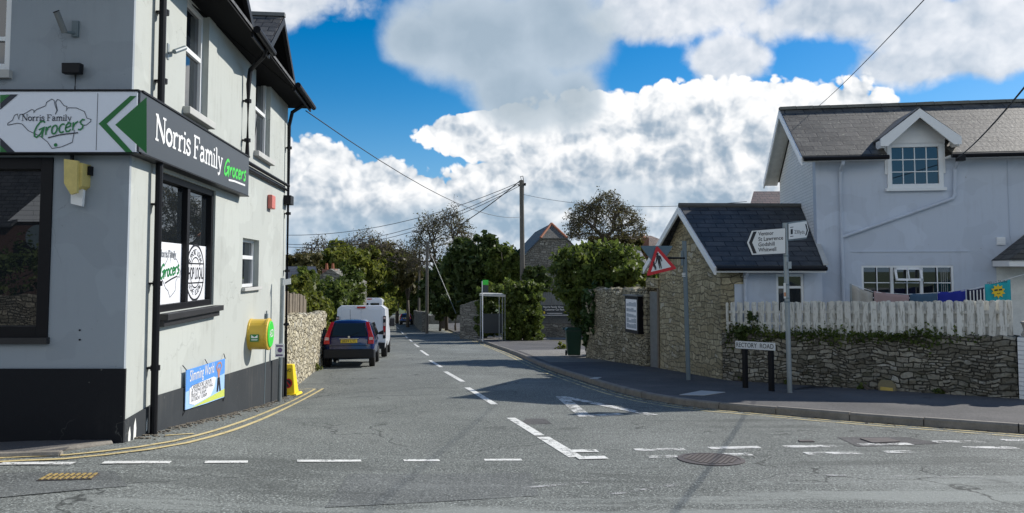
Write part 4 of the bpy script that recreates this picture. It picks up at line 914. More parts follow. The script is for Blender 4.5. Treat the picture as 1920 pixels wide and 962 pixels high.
# ================================================================= WHITE HOUSE
HA = math.atan2(-.16, 1)
HF = Frame(7.47, 18.1, HA)
hx = lambda x, y, n=0: HF.px(x, y, n)
house = thing('cottage', 'pale blue rendered cottage with slate roof and gabled upstairs window', 'house', (8, 18.5, -1))
e1, ze = hx(1515, 296, .35); EZ = ze
up0, upz1 = hx(1664, 270); up1, upz0 = hx(1766, 352)
lo0, loz1 = hx(1615, 498); lo1, loz0 = hx(1790, 565)
loz0 -= .35
HL = 9.; HD = 4.4; RZ = HF.px(1500, 207, -HD/2)[1]; tp = (RZ-EZ)/(HD/2+.35); HPT = math.atan(tp)
mb = MB(); wall_holes(mb, HF, 0, HL, -1.6, EZ-.02, -.3, 0, [(up0, up1, upz0, EZ), (lo0, lo1, loz0, loz1)])
mb.build('front_wall', M['house'], house)
mb = MB(); mb.box(HF, -.002, .3, -HD, -.302, -1.6, EZ-.02); mb.prism([HF.p(-.002, 0, EZ-.02), HF.p(-.002, -HD, EZ-.02), HF.p(-.002, -HD/2, EZ+HD/2*tp)], HF.p(.3, 0, 0)-HF.p(0, 0, 0))
mb.box(HF, .3, HL, -HD, -HD+.3, -1.6, EZ-.02); mb.build('gable_wall', M['wbrick'], house)
SLH = slate_mat('slate_cottage', HA, HPT, (.038, .036, .031), (.10, .093, .08), .9, .5, .27)
def slope_slab(mb, fr, u0, u1, n0, z0, n1, z1, th=.05):
    mb.hexa([fr.p(u0, n0, z0), fr.p(u1, n0, z0), fr.p(u1, n1, z1), fr.p(u0, n1, z1), fr.p(u0, n0, z0+th), fr.p(u1, n0, z0+th), fr.p(u1, n1, z1+th), fr.p(u0, n1, z1+th)])
gu = (up0+up1)/2; gh = (hx(1788, 262, .35)[0]-hx(1632, 262, .35)[0])/2-.05
mb = MB()
# front slope split round the gablet so its window is not covered
uL = gu-gh+.15; uR = gu+gh-.15; nb_ = .35-.35
slope_slab(mb, HF, -.38, uL, .35, EZ, -HD/2, RZ); slope_slab(mb, HF, uR, HL+.3, .35, EZ, -HD/2, RZ)
zc_ = EZ+(.35+.04)*tp; slope_slab(mb, HF, uL, uR, -.04, zc_, -HD/2, RZ)
slope_slab(mb, HF, -.38, HL+.3, -HD-.35, EZ, -HD/2, RZ); mb.build('roof', SLH, house)
mb = MB(); 
for i in range(22): 
    a = -.4+i*(HL+.7)/22; mb.poly(HF, [(a, RZ+.02), (a+(HL+.7)/22-.01, RZ+.02), (a+(HL+.7)/22-.01, RZ+.10+random.uniform(0, .008)), (a, RZ+.10)], -HD/2-.09, -HD/2+.09)
mb.build('ridge_tile', mat('ridge_tile', (.15, .15, .135), .8, var=.3), house)
for s_, (na, nb2) in enumerate(((.37, -HD/2), (-HD-.37, -HD/2))):
    mb = MB(); slope_slab(mb, HF, -.42, -.385, na, EZ-.18, nb2, RZ-.18, .2); mb.build('bargeboard', M['white'], house)
    mb = MB(); slope_slab(mb, HF, -.385, -.003, na, EZ-.10, nb2, RZ-.10, .03); mb.build('soffit', M['whitem'], house)
mb = MB(); mb.box(HF, -.4, uL+.05, .0, .34, EZ-.06, EZ-.01); mb.box(HF, uR-.05, HL, .0, .34, EZ-.06, EZ-.01); mb.build('soffit', M['white'], house)
for a, b in ((-.36, uL+.02), (uR-.04, HL+.1)):
    mb = MB(); mb.tube([HF.p(a, .40, EZ-.03), HF.p(b, .40, EZ-.03)], .055, 10); mb.build('gutter', M['black'], house)
# gablet
apz = hx(1712, 205, .4)[1]; gbz = hx(1632, 262, .4)[1]
GW = gh; n1 = .42
SLH2 = slate_mat('slate_gablet_cottage', HA+math.pi/2, R(35), (.04, .04, .04), (.08, .08, .075), .4)
for sg in (-1, 1):
    mb = MB(); e = gu+sg*GW
    mb.hexa([HF.p(e, n1-.02, gbz), HF.p(gu, n1-.02, apz), HF.p(gu, -2.0, apz), HF.p(e, -2.0, gbz), HF.p(e, n1-.02, gbz+.05), HF.p(gu, n1-.02, apz+.05), HF.p(gu, -2.0, apz+.05), HF.p(e, -2.0, gbz+.05)]); mb.build('gablet_roof', SLH2, house)
    mb = MB(); mb.poly(HF, [(e+sg*.02, gbz-.17), (e+sg*.02, gbz+.01), (gu, apz+.01), (gu, apz-.2), (e-sg*.14, gbz-.17)], n1-.03, n1+.02); mb.build('bargeboard', M['white'], house)
    mb = MB(); mb.box(HF, e-.08 if sg > 0 else e, e if sg > 0 else e+.08, .02, n1-.04, gbz-.2, gbz-.01); mb.build('soffit', M['white'], house)
mb = MB(); mb.poly(HF, [(up0-.08, upz1-.02), (up1+.08, upz1-.02), (up1+.08, gbz+.0), (gu+GW*.8, gbz+.05), (gu, apz-.05), (gu-GW*.8, gbz+.05), (up0-.08, gbz)], .0, .05); mb.build('gablet_panel', M['white'], house)
mb = MB(); mb.box(HF, up0-.08, up0, -.6, .03, EZ-.4, gbz); mb.box(HF, up1, up1+.08, -.6, .03, EZ-.4, gbz); mb.build('gablet_cheek', M['white'], house)
o = window(house, HF, up0-.03, up1+.03, upz0, upz1, -.02, .10, fm='pvc', gm='glass2', depth=.07)
def bars(parent, fr, u0, u1, z0, z1, n, cols, rows, wd=.022):
    mb = MB()
    for i in range(1, cols): c = u0+(u1-u0)*i/cols; mb.box(fr, c-wd/2, c+wd/2, n, n+.012, z0, z1)
    for j in range(1, rows): c = z0+(z1-z0)*j/rows; mb.box(fr, u0, u1, n+.001, n+.014, c-wd/2, c+wd/2)
    mb.build('glazing_bar', M['pvc'], parent)
bars(o, HF, up0+.07, up1-.07, upz0+.1, upz1-.1, .006, 4, 3)
mb = MB(); mb.box(HF, up0-.08, up1+.08, -.02, .09, upz0-.07, upz0); mb.build('window_sill', M['pvc'], house)
o = window(house, HF, lo0, lo1, loz0, loz1, -.08, .05, mull=(.335, .655), fm='pvc', gm='glass', depth=.07, bar=.07, label='wide white window with open top light')
lw_ = lo1-lo0
for a, b in ((0.03, .31), (.365, .63), (.68, .97)): bars(o, HF, lo0+lw_*a, lo0+lw_*b, loz0+.06, loz1-.05, -.02, 2, 3)
mb = MB(); ou0, ou1 = lo0+lw_*.35, lo0+lw_*.645; zt = loz1-.05; zb_ = loz1-.36
def openlight():
    mb = MB()
    for (a, b, c, d) in ((ou0, ou1, zt-.05, zt), (ou0, ou1, zb_, zb_+.05), (ou0, ou0+.05, zb_, zt), (ou1-.05, ou1, zb_, zt), ((ou0+ou1)/2-.012, (ou0+ou1)/2+.012, zb_, zt)):
        f_ = lambda z: .02+(zt-z)*.35
        mb.hexa([HF.p(a, f_(c), c), HF.p(b, f_(c), c), HF.p(b, f_(c)+.04, c), HF.p(a, f_(c)+.04, c), HF.p(a, f_(d), d), HF.p(b, f_(d), d), HF.p(b, f_(d)+.04, d), HF.p(a, f_(d)+.04, d)])
    return mb
openlight().build('open_light', M['pvc'], o)
mb = MB(); vs = []; k = 9
for i in range(k): vs += [HF.p(lo1-.28+.2*i/k, -.07+.02*(i % 2), loz0+.05), HF.p(lo1-.28+.2*i/k, -.07+.02*(i % 2), loz1-.06)]
mb.add(vs, [(2*i, 2*i+1, 2*i+3, 2*i+2) for i in range(k-1)]); mb.build('curtain', M['curtain'], o)
mb = MB(); mb.box(HF, lo0-.05, lo1+.05, 0, .06, loz0-.06, loz0); mb.build('window_sill', M['house'], house)
u, z = hx(1596, 472); u2, z2 = hx(1815, 472); mb = MB(); mb.box(HF, u, u2, -.01, .018, z-.012, z+.012); mb.build('drip_mould', M['house'], house)
# pipes
p = [hx(1575, 300, .06), hx(1580, 600, .06)]
mb = MB(); mb.tube([HF.p(p[0][0], .36, EZ-.05), HF.p(p[0][0], .30, EZ-.16), HF.p(p[0][0], .07, EZ-.3), HF.p(p[0][0], .06, 2.), HF.p(p[0][0]+.0, .06, -1.2)], .042, 10); o = mb.build('downpipe', M['house'], house)
a = hx(1583, 443, .06); b = hx(1790, 372, .06); c = hx(1790, 300, .06)
mb = MB(); mb.tube([HF.p(c[0], .36, EZ-.05), HF.p(c[0], .28, EZ-.14), HF.p(c[0], .07, EZ-.3), HF.p(b[0], .06, b[1]+.08), HF.p(b[0]-.04, .06, b[1]), HF.p(a[0]-.05, .06, a[1]-.02)], .040, 10); mb.build('downpipe', M['house'], house)
mb = MB(); mb.box(HF, c[0]-.08, c[0]+.08, .30, .46, EZ-.16, EZ-.02); mb.build('hopper', M['black'], house)
u, z = hx(1876, 452); mb = MB(); mb.box(HF, u-.09, u+.09, 0, .04, z-.09, z+.09); 
for i in range(3): mb.box(HF, u-.08, u+.08, .04, .048, z-.06+.05*i, z-.04+.05*i)
mb.build('vent_cover', M['pvc'], house)
u, z = hx(1888, 300); mb = MB(); mb.tube([HF.p(u, .012, EZ-.1), HF.p(u, .012, hx(1888, 440)[1]), HF.p(u+.04, .012, hx(1888, 462)[1]), HF.p(u-.03, .012, hx(1888, 466)[1]), HF.p(u-.05, .012, hx(1888, 455)[1])], .007, 5); mb.build('cable', M['house'], house)
# porch at the right
t = house
u, z = hx(1886, 488, .7); mb = MB(); mb.poly(HF, [(u, z), (u+1.5, z), (u+.75, z+.62)], .0, .85); mb.build('porch_roof', SLH2, house)
mb = MB(); mb.poly(HF, [(u+.02, z-.14), (u+1.48, z-.14), (u+1.48, z-.003), (u+.02, z-.003)], .02, .8); mb.build('porch_beam', M['white'], house)
mb = MB(); mb.box(HF, u+.1, u+.9, .01, .012, -1, z-.15); mb.build('porch_recess', M['whitem'], house)
# chimney/brown roof behind
bh = thing('house', 'brown tiled roof of a house rising behind the cottage and annex', 'house', (12, 30, -2))
BR = slate_mat('brown_tiles', HA, R(40), (.07, .045, .035), (.10, .06, .05), .2, .3, .2)
pA = at(1452, 346, 29); pB = at(1404, 392, 29)
mb = MB(); mb.hexa([pB+Vector((0, -.0, -.1)), pB+Vector((7, -1.0, -.1)), Vector((pA.x+6, 31.5, pA.z-.1)), Vector((pA.x, 31.5, pA.z-.1)), pB, pB+Vector((7, -1.0, 0)), Vector((pA.x+6, 31.5, pA.z)), Vector((pA.x, 31.5, pA.z))])
mb.build('roof', BR, bh)
mb = MB(); mb.hexa([Vector((pB.x+.3, 29.3, -2)), Vector((pB.x+6.5, 28.6, -2)), Vector((pB.x+6.5, 33.5, -2)), Vector((pB.x+.3, 33.5, -2)), Vector((pB.x+.3, 29.3, pB.z-.05)), Vector((pB.x+6.5, 28.6, pB.z-.05)), Vector((pB.x+6.5, 33.5, pB.z-.05)), Vector((pB.x+.3, 33.5, pB.z-.05))]); mb.build('wall', M['brick'], bh)
# ================================================================= STONE ANNEX
an = thing('stone_annex', 'low stone gabled annex with dark slate roof joined to the cottage', 'outbuilding', (5.5, 18, -1))
cn = at(1352, 520, 17.7); c_near = Vector((cn.x, 17.75)); fy = 21.6; cf = at(1236, 520, fy); c_far = Vector((cf.x, fy))
ga = math.atan2(c_far.y-c_near.y, c_far.x-c_near.x); GF = Frame(c_near.x, c_near.y, ga, -1)   # gable face towards the road (n to the left)
gl = (c_far-c_near).length
ez = at(1345, 506, 17.5).z; rp = at(1276, 398, 19.7); gap_u = GF.px(1278, 400)[0]; rz_ = rp.z
mb = MB(); mb.poly(GF, [(0, -1.9), (gl, -1.9), (gl, ez), (gap_u, rz_-.1), (0, ez)], -.35, 0); gm_ = mb.build('gable_wall', M['gable'], an)
AF = Frame(c_near.x, c_near.y, math.atan2(HF.o.y-.25-c_near.y, HF.o.x-c_near.x)); al = (Vector((HF.o.x, HF.o.y-.25))-c_near).length
w0, wz1_ = AF.px(1455, 514); w1, wz0_ = AF.px(1508, 560); wz0_ = wz0_-.4
mb = MB(); wall_holes(mb, AF, .33, al, -1.8, ez-.02, -.3, .0, [(w0, w1, wz0_, wz1_)]); mb.build('front_wall', M['house'], an)
mb = MB(); mb.box(AF, -.003, .33, -.3, .012, -1.8, ez-.02); mb.box(AF, .33, .55, -.01, .012, ez-.34, ez-.02); mb.build('quoin', M['gable'], an)
window(an, AF, w0, w1, wz0_, wz1_, -.08, .06, trans=(.68,), fm='pvc', gm='glass', depth=.06, bar=.06, label='white window half hidden by the picket fence')
# roof
SLA = slate_mat('slate_annex', AF.d.angle_signed(Vector((1, 0))), R(38), (.03, .034, .04), (.06, .062, .066), .15, .5, .2)
ap0 = at(1274, 391, 19.6); ap1 = at(1506, 388, 19.75); ev0 = at(1343, 503, 17.45); ev1 = at(1549, 500, 17.35)
ap0.z = ap1.z = (ap0.z+ap1.z)/2; ev0.z = ev1.z = (ev0.z+ev1.z)/2
bk0 = Vector((2*ap0.x-ev0.x-.2, 2*ap0.y-ev0.y, ev0.z)); bk1 = Vector((2*ap1.x-ev1.x, 2*ap1.y-ev1.y, ev1.z)); th = Vector((0, 0, .05))
mb = MB(); mb.hexa([ev0, ev1, ap1, ap0, ev0+th, ev1+th, ap1+th, ap0+th]); mb.hexa([ap0, ap1, bk1, bk0, ap0+th, ap1+th, bk1+th, bk0+th]); mb.build('roof', SLA, an)
mb = MB(); mb.tube([ap0+Vector((-.02, 0, .05)), ap1+Vector((0, 0, .05))], .08, 6); mb.build('ridge_tile', mat('ridge_tile_dark', (.09, .088, .08), .8, var=.3), an)
dn = Vector((0, 0, -.17)); ln = Vector((-.05, 0, 0))
for a, b in ((ev0, ap0), (bk0, ap0)):
    mb = MB(); mb.hexa([a+dn, b+dn, b+dn+ln, a+dn+ln, a+Vector((0, 0, .01)), b+Vector((0, 0, .01)), b+ln+Vector((0, 0, .01)), a+ln+Vector((0, 0, .01))]); mb.build('bargeboard', M['white'], an)
mb = MB(); e = ev1-ev0; mb.hexa([ev0+dn*.7, ev1+dn*.7, ev1+dn*.7+Vector((0, .03, 0)), ev0+dn*.7+Vector((0, .03, 0)), ev0, ev1, ev1+Vector((0, .03, 0)), ev0+Vector((0, .03, 0))]); mb.build('fascia_board', M['white'], an)
mb = MB(); mb.tube([ev0+Vector((0, -.05, -.03)), ev1+Vector((0, -.05, -.03))], .05, 8); mb.build('gutter', M['black'], an)
mb = MB(); mb.hexa([ev1+Vector((-.06, 0, .052)), ev1+Vector((.06, 0, .052)), ap1+Vector((.06, 0, .052)), ap1+Vector((-.06, 0, .052)), ev1+Vector((-.06, 0, .085)), ev1+Vector((.06, 0, .085)), ap1+Vector((.06, 0, .085)), ap1+Vector((-.06, 0, .085))]); mb.build('flashing', M['sill'], an)
u, _ = AF.px(1397, 530, .06); mb = MB(); mb.tube([AF.p(u, .28, ez-.05), AF.p(u, .08, ez-.2), AF.p(u, .06, ez-.4), AF.p(u, .06, -1.2)], .04, 8); mb.build('downpipe', M['house'], an)
# ================================================================= RIGHT BOUNDARY WALL + PICKETS
ra = Vector((c_near.x-.02, c_near.y-.1)); rbp = at(1905, 640, 13.6); rb_ = Vector((rbp.x, 13.6))
RF = Frame(ra.x, ra.y, math.atan2(rb_.y-ra.y, rb_.x-ra.x)); rl = (rb_-ra).length
rz0 = RF.px(1362, 626)[1]; rz1 = RF.px(1890, 633)[1]
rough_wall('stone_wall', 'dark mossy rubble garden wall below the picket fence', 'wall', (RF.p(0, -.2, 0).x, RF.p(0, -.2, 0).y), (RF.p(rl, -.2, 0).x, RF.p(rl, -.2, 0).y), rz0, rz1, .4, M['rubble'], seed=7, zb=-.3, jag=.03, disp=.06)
fence = thing('picket_fence', 'peeling white double sided picket fence on the dark rubble wall', 'fence', RF.p(rl/2, 0, rz0))
random.seed(21)
pa, zA = RF.px(1364, 566, -.1); pb_, zB = RF.px(1890, 563, -.1); zB0 = RF.px(1890, 630, -.1)[1]; zA0 = RF.px(1364, 622, -.1)[1]
npk = 66
for i in range(npk):
    t = i/(npk-1); u = pa+(pb_-pa)*t; zt = zA+(zB-zA)*t+random.uniform(-.018, .018); zb = zA0+(zB0-zA0)*t-.03+random.uniform(-.02, .02)
    back = i % 2; n0 = -.155 if back else -.09; wd = (pb_-pa)/npk*((.72+.66*min(1, t*2.2)) if not back else (.70+.52*min(1, t*2.2)))*random.uniform(.93, 1.05)
    tl = random.uniform(-.014, .014)
    pts = [(u-wd/2, zb), (u+wd/2, zb), (u+wd/2+tl, zt-.03), (u+wd*.3+tl, zt-.006), (u+tl, zt), (u-wd*.3+tl, zt-.006), (u-wd/2+tl, zt-.03)]
    MB().poly(RF, pts, n0, n0+.018).build('picket', M['picket'], fence)
for fz in (.25, .62):
    mb = MB(); za = zA0+(zA-zA0)*fz; zb2 = zB0+(zB-zB0)*fz; mb.hexa([RF.p(pa, -.135, za), RF.p(pb_, -.135, zb2), RF.p(pb_, -.092, zb2), RF.p(pa, -.092, za), RF.p(pa, -.135, za+.06), RF.p(pb_, -.135, zb2+.06), RF.p(pb_, -.092, zb2+.06), RF.p(pa, -.092, za+.06)]); mb.build('rail', M['picket'], fence)
# right end pier
u0_, z_ = RF.px(1910, 632); t = thing('gate_pier', 'white painted brick pier with pale stone cap at right edge', 'pier', RF.p(rl+.25, 0, -.8))
MB().box(RF, rl+.03, rl+.5, -.4, .06, -1.6, z_).build('pier', M['wbrick'], t)
mb = MB(); c = RF.p(rl+.26, -.17, z_); mb.lathe(c, [(.2, 0), (.21, .05), (.17, .12), (.19, .22), (.22, .26), (.2, .28)], 14); mb.build('cap_stone', mat('cap_stone', (.42, .38, .32), .9, var=.3), t, smooth=False)
# yellow marker plate low on the wall
u, z = RF.px(1664, 738, .03); z += .07; mb = MB(); mb.poly(RF, [(u-.16, z-.1), (u+.16, z-.1), (u+.16, z+.12), (u+.1, z+.2), (u-.1, z+.2), (u-.16, z+.12)], .0, .07); o = tag(mb.build('marker_stone', mat('marker', (.22, .19, .11), .8, var=.3)), 'round topped yellowish marker stone at foot of rubble wall', 'marker')
mb = MB(); mb.poly(RF, [(u-.12, z-.09), (u+.12, z-.09), (u+.12, z+.06), (u-.12, z+.06)], .071, .078); mb.build('yellow_plate', mat('faded_yellow_plate', (.55, .40, .10), .7, var=.4, vscale=9), o)
# washing line and laundry
line = thing('washing_line', 'washing line strung across the cottage garden', 'washing line', HF.p(1, 1.3, -1))
def CL(x, y): return at(x, y, 16.3)
cs_ = [(1595, 532), (1640, 548), (1700, 552), (1760, 549), (1810, 545), (1850, 535), (1900, 520), (1990, 495)]
mb = MB(); mb.tube([CL(*p) for p in cs_], .006, 5); mb.build('line', M['white'], line)
mb = MB(); e0 = CL(*cs_[0]); mb.tube([Vector((e0.x, e0.y, -1)), e0], .02, 6); e1_ = CL(*cs_[-1]); mb.tube([Vector((e1_.x, e1_.y, -1)), e1_], .02, 6); mb.build('post', M['galv'], line)
def cloth(name, lab, tl, tr, drop, m, fold=.03, seed=1, cat='towel'):
    rnd = random.Random(seed); a = CL(*tl); b = CL(*tr); nu, nv = 18, 8; mb = MB(); ph = rnd.uniform(0, 6)
    for j in range(nv+1):
        for i in range(nu+1):
            t = i/nu; v = j/nv; p = a.lerp(b, t)+Vector((0, fold*math.sin(t*14+ph)*(.4+v), -drop*v-.04*math.sin(t*3.14)*(1-v)*(.5)))
            mb.v.append(p)
    mb.f = [(j*(nu+1)+i, j*(nu+1)+i+1, (j+1)*(nu+1)+i+1, (j+1)*(nu+1)+i) for j in range(nv) for i in range(nu)]
    o = mb.build(name, m, smooth=True); sm = o.modifiers.new('thickness', 'SOLIDIFY'); sm.thickness = .008; return tag(o, lab, cat, 'washing on the line')
cloth('towel', 'beige towel hanging leftmost on the washing line', (1594, 532), (1637, 549), .7, M['beige'], .05, 1)
cloth('sheet', 'pinkish sheet pegged beside the beige towel', (1638, 545), (1704, 553), .6, M['pink'], .02, 2, 'sheet')
cloth('towel', 'dull blue cloth between the pink sheet and the royal blue towel', (1706, 550), (1757, 549), .6, M['dteal'], .02, 3)
cloth('towel', 'royal blue towel on the washing line', (1758, 547), (1810, 543), .6, M['royal'], .02, 4)
o = cloth('striped_towel', 'navy and white striped towel beside the sun towel', (1812, 543), (1844, 539), .6, M['stripe'], .03, 5)
a = CL(1812, 543); b = CL(1844, 539)
for i in range(5):
    mb = MB(); p = a.lerp(b, .1+i*.2); mb.box(None, p.x, p.x+.025, p.y-.055, p.y-.05, p.z-.5, p.z-.03); mb.build('stripe', M['whitem'], o)
o = cloth('towel', 'teal towel printed with a yellow sun wearing sunglasses', (1846, 533), (1894, 524), .55, M['teal'], .008, 6)
fz = Frame(CL(1870, 545).x, CL(1870, 545).y-.03, 0.); c = CL(1871, 546)
mb = MB(); st = [((.16 if i % 2 else .105)*math.cos(i*math.pi/10), c.z+(.16 if i % 2 else .105)*math.sin(i*math.pi/10)) for i in range(20)]; mb.flat(fz, st, .0); mb.build('sun_print', M['sunyellow'], o)
mb = MB(); mb.flat(fz, [(-.085, c.z+.0), (-.01, c.z+.01), (-.01, c.z+.045), (-.085, c.z+.035)], .003); mb.flat(fz, [(.01, c.z+.01), (.085, c.z+.02), (.085, c.z+.055), (.01, c.z+.045)], .003); ribbon(mb, fz, [(-.03, c.z-.05), (0, c.z-.06), (.04, c.z-.04)], .012, .003)
put_text(mb, fz, 'HELLO', -.24, -.02, c.z+.16, .05, .003); put_text(mb, fz, 'SUN', .0, .2, c.z+.19, .05, .003); mb.build('print', M['ink'], o)
# ================================================================= SIGNS ON THE RIGHT
# street name plate
pl_a = at(1379, 648, 15.3); g1 = G(1398, 727, KH); g2 = G(1447, 733, KH)
NF = Frame(g1.x, g1.y, math.atan2(g2.y-g1.y, g2.x-g1.x))
t = thing('street_name_sign', 'low white street name plate RECTORY ROAD on two dark posts', 'sign', g1)
a, za = NF.px(1379, 639, .05); b, zb = NF.px(1453, 643, .05); zl = NF.px(1379, 653, .05)[1]; zr = NF.px(1453, 657.5, .05)[1]
mb = MB(); mb.poly(NF, [(a, zl), (b, zr), (b, zb), (a, za)], .04, .055); pl_ = mb.build('name_plate', M['signwhite'], t)
mb = MB(); put_text(mb, NF, 'RECTORY  ROAD', a+.03, b-.03, zl+(za-zl)*.22, (za-zl)*.58, .058, bold=.006, slope=(zr-zl)/(b-a)); mb.build('lettering', M['ink'], pl_)
for g_ in (g1, g2):
    mb = MB(); u = (Vector((g_.x, g_.y))-NF.o).dot(NF.d); mb.box(NF, u-.05, u+.05, -.03, .038, g_.z-.1, za-.02 if g_ is g1 else zb-.02); mb.build('post', M['black'], t)
# direction signs
gp = G(1481, 736, KH); t = thing('direction_sign_post', 'tall grey post beside the picket fence carrying two direction arms', 'sign post', gp)
topz = at(1476, 418, gp.y).z; mb = MB(); mb.tube([gp-Vector((0, 0, .1)), Vector((gp.x-.03, gp.y, topz))], .048, 12); mb.build('pole', M['galv'], t)
DF = Frame(gp.x-.03, gp.y-.07, R(-8))
q = lambda x, y, n=0: DF.px(x, y, n)
ol = [q(1400.5, 455), q(1409.5, 433), q(1472, 428), q(1472, 475), q(1410, 478)]
mb = MB(); mb.poly(DF, ol, .0, .02); arm = mb.build('direction_arm', M['signwhite'], t); arm['label'] = 'white left pointing arm with four place names'
c = sum((Vector(p) for p in ol), Vector((0, 0)))/5
mb = MB(); mb.poly(DF, [tuple(c+(Vector(p)-c)*1.03) for p in ol], -.012, -.002); mb.build('backing', M['black'], arm)
mb = MB(); mb.flat(DF, [q(1404, 455), q(1412, 434.5), q(1418.5, 434.2), q(1410, 455), q(1418.5, 475), q(1412, 475.5)], .023)
for i, (tx, x1) in enumerate((('Ventnor', 1450), ('St Lawrence', 1468), ('Godshill', 1452), ('Whitwell', 1455))):
    x0 = 1421.5; yb = 442+i*10.1; a, z_ = q(x0, yb); b, z2_ = q(x1, yb-(x1-x0)*.06); put_text(mb, DF, tx, a, b, z_, .075, .0235, bold=.01, slope=(z2_-z_)/(b-a))
mb.build('lettering', M['ink'], arm)
DF2 = Frame(gp.x-.03, gp.y-.05, R(22))
q2 = lambda x, y, n=0: DF2.px(x, y, n)
mb = MB(); mb.poly(DF2, [q2(1478, 420), q2(1511, 415), q2(1515, 432), q2(1511, 445), q2(1478, 449)], .0, .02); arm = mb.build('direction_arm', M['signwhite'], t); arm['label'] = 'small right pointing arm reading 230 yds'
mb = MB(); mb.poly(DF2, [q2(1477, 417), q2(1512, 412.5), q2(1516.5, 432), q2(1512, 448), q2(1477, 452)], -.012, -.002); mb.build('backing', M['greypost'], arm)
mb = MB(); mb.flat(DF2, [q2(1508, 420.5), q2(1510.5, 420.2), q2(1513.5, 432), q2(1510.5, 441.5), q2(1508, 441.8), q2(1511, 432)], .023); a, z_ = q2(1488, 438); b, _ = q2(1507, 434); put_text(mb, DF2, '230yds', a, b, z_, .07, .023, slope=.0); 
for yy in (426, 443): mb.flat(DF2, [q2(1480, yy), q2(1486, yy-.8), q2(1486, yy+.4), q2(1480, yy+1.2)], .023)
mb.flat(DF2, [q2(1481, 430), q2(1485, 429.5), q2(1485, 439), q2(1481, 439.5)], .023); mb.build('lettering', M['ink'], arm)
mb = MB(); z1 = at(1478, 500, gp.y).z; mb.box(None, gp.x-.02, gp.x+.05, gp.y-.09, gp.y-.045, z1-.04, z1+.1); mb.build('clamp', M['galv'], t)
mb = MB(); 
for y_ in (480, 534, 559, 566):
    z1 = at(1478, y_, gp.y).z; mb.tube([Vector((gp.x-.02, gp.y, z1-.012)), Vector((gp.x-.02, gp.y, z1+.012))], .058, 12)
mb.build('band', M['greypost'], t)
mb = MB(); z1 = at(1474, 545, gp.y).z; mb.box(None, gp.x-.1, gp.x-.06, gp.y-.06, gp.y-.045, z1-.15, z1+.15); mb.build('side_strip', M['whitem'], t)
mb = MB(); z1 = at(1474, 550, gp.y).z; mb.box(None, gp.x-.1, gp.x-.06, gp.y-.064, gp.y-.0605, z1-.06, z1+.02); mb.build('side_stripe', mat('orange', (.5, .22, .1), .5), t)
# warning triangle on its post
gw = G(1291, 712, KH); t = thing('warning_sign_post', 'tilted red bordered triangle showing adult and child on dark grey post', 'road sign', gw)
tz = at(1286, 452, gw.y).z; mb = MB(); mb.tube([gw-Vector((0, 0, .1)), Vector((gw.x-.06, gw.y, tz))], .052, 10); mb.build('pole', M['greypost'], t)
mb = MB(); z1 = at(1280, 484, gw.y).z; mb.tube([Vector((gw.x-.06, gw.y-.04, z1)), Vector((at(1228, 484, gw.y).x, gw.y-.03, z1+.0))], .022, 8); mb.build('arm', M['black'], t)
mb = MB(); z2 = at(1280, 498, gw.y).z; z3 = at(1280, 470, gw.y).z; mb.box(None, gw.x-.14, gw.x-.10, gw.y-.05, gw.y+.03, z2, z3); mb.build('clamp', M['greypost'], t)
TF = Frame(gw.x, gw.y-.10, R(0)); q = lambda x, y, n=0: TF.px(x, y, n)
def shrink(pts, k): c = sum((Vector(p) for p in pts), Vector((0, 0)))/len(pts); return [tuple(c+(Vector(p)-c)*k) for p in pts]
tri = [q(1231, 460), q(1269, 504), q(1211.5, 518)]
def rounded(tri, r=.06):
    out = []
    for i in range(3):
        p = Vector(tri[i]); a = (Vector(tri[i-1])-p).normalized(); b = (Vector(tri[(i+1) % 3])-p).normalized()
        for k in range(5):
            s = k/4; out.append(tuple(p+a*r*(1-s)**2+b*r*s**2))
    return out
mb = MB(); mb.poly(TF, rounded(tri), .0, .02); pl_ = mb.build('plate', M['red'], t)
mb = MB(); mb.flat(TF, shrink(tri, .66), .023); mb.build('white_field', M['signwhite'], pl_)
qq = lambda X, Y_: q(1190+X/8.018, 440+Y_/8.018, .026)
mb = MB(); hd = qq(341, 292)
mb.flat(TF, [(hd[0]+.03*math.cos(i*.63), hd[1]+.034*math.sin(i*.63)) for i in range(10)], .026)
mb.flat(TF, [qq(325, 315), qq(360, 308), qq(392, 322), qq(415, 395), qq(405, 408), qq(385, 360), qq(390, 400), qq(410, 508), qq(398, 512), qq(372, 430), qq(386, 510), qq(374, 512), qq(350, 420), qq(345, 370), qq(325, 430), qq(312, 430), qq(322, 370)], .0265)
hd = qq(289, 416); mb.flat(TF, [(hd[0]+.02*math.cos(i*.63), hd[1]+.024*math.sin(i*.63)) for i in range(10)], .026)
mb.flat(TF, [qq(277, 435), qq(300, 430), qq(318, 425), qq(322, 432), qq(305, 445), qq(326, 490), qq(326, 528), qq(318, 528), qq(308, 498), qq(314, 530), qq(304, 532), qq(294, 490), qq(278, 480)], .0268); mb.build('figures', M['ink'], pl_)
# back of the sign facing the other way
mb = MB(); q = lambda x, y: TF.px(x, y, -.03); mb.poly(TF, rounded([q(1200, 461), q(1262, 461), q(1234, 505)], .05), -.03, -.012); mb.build('rear_plate', M['signback'], t)
mb = MB(); a, z_ = TF.px(1281, 515, -.02); 
for i in range(3): mb.box(TF, a-.04, a+.04, .03, .034, z_-.045+i*.035, z_-.028+i*.035)
mb.build('sticker', M['signwhite'], t)
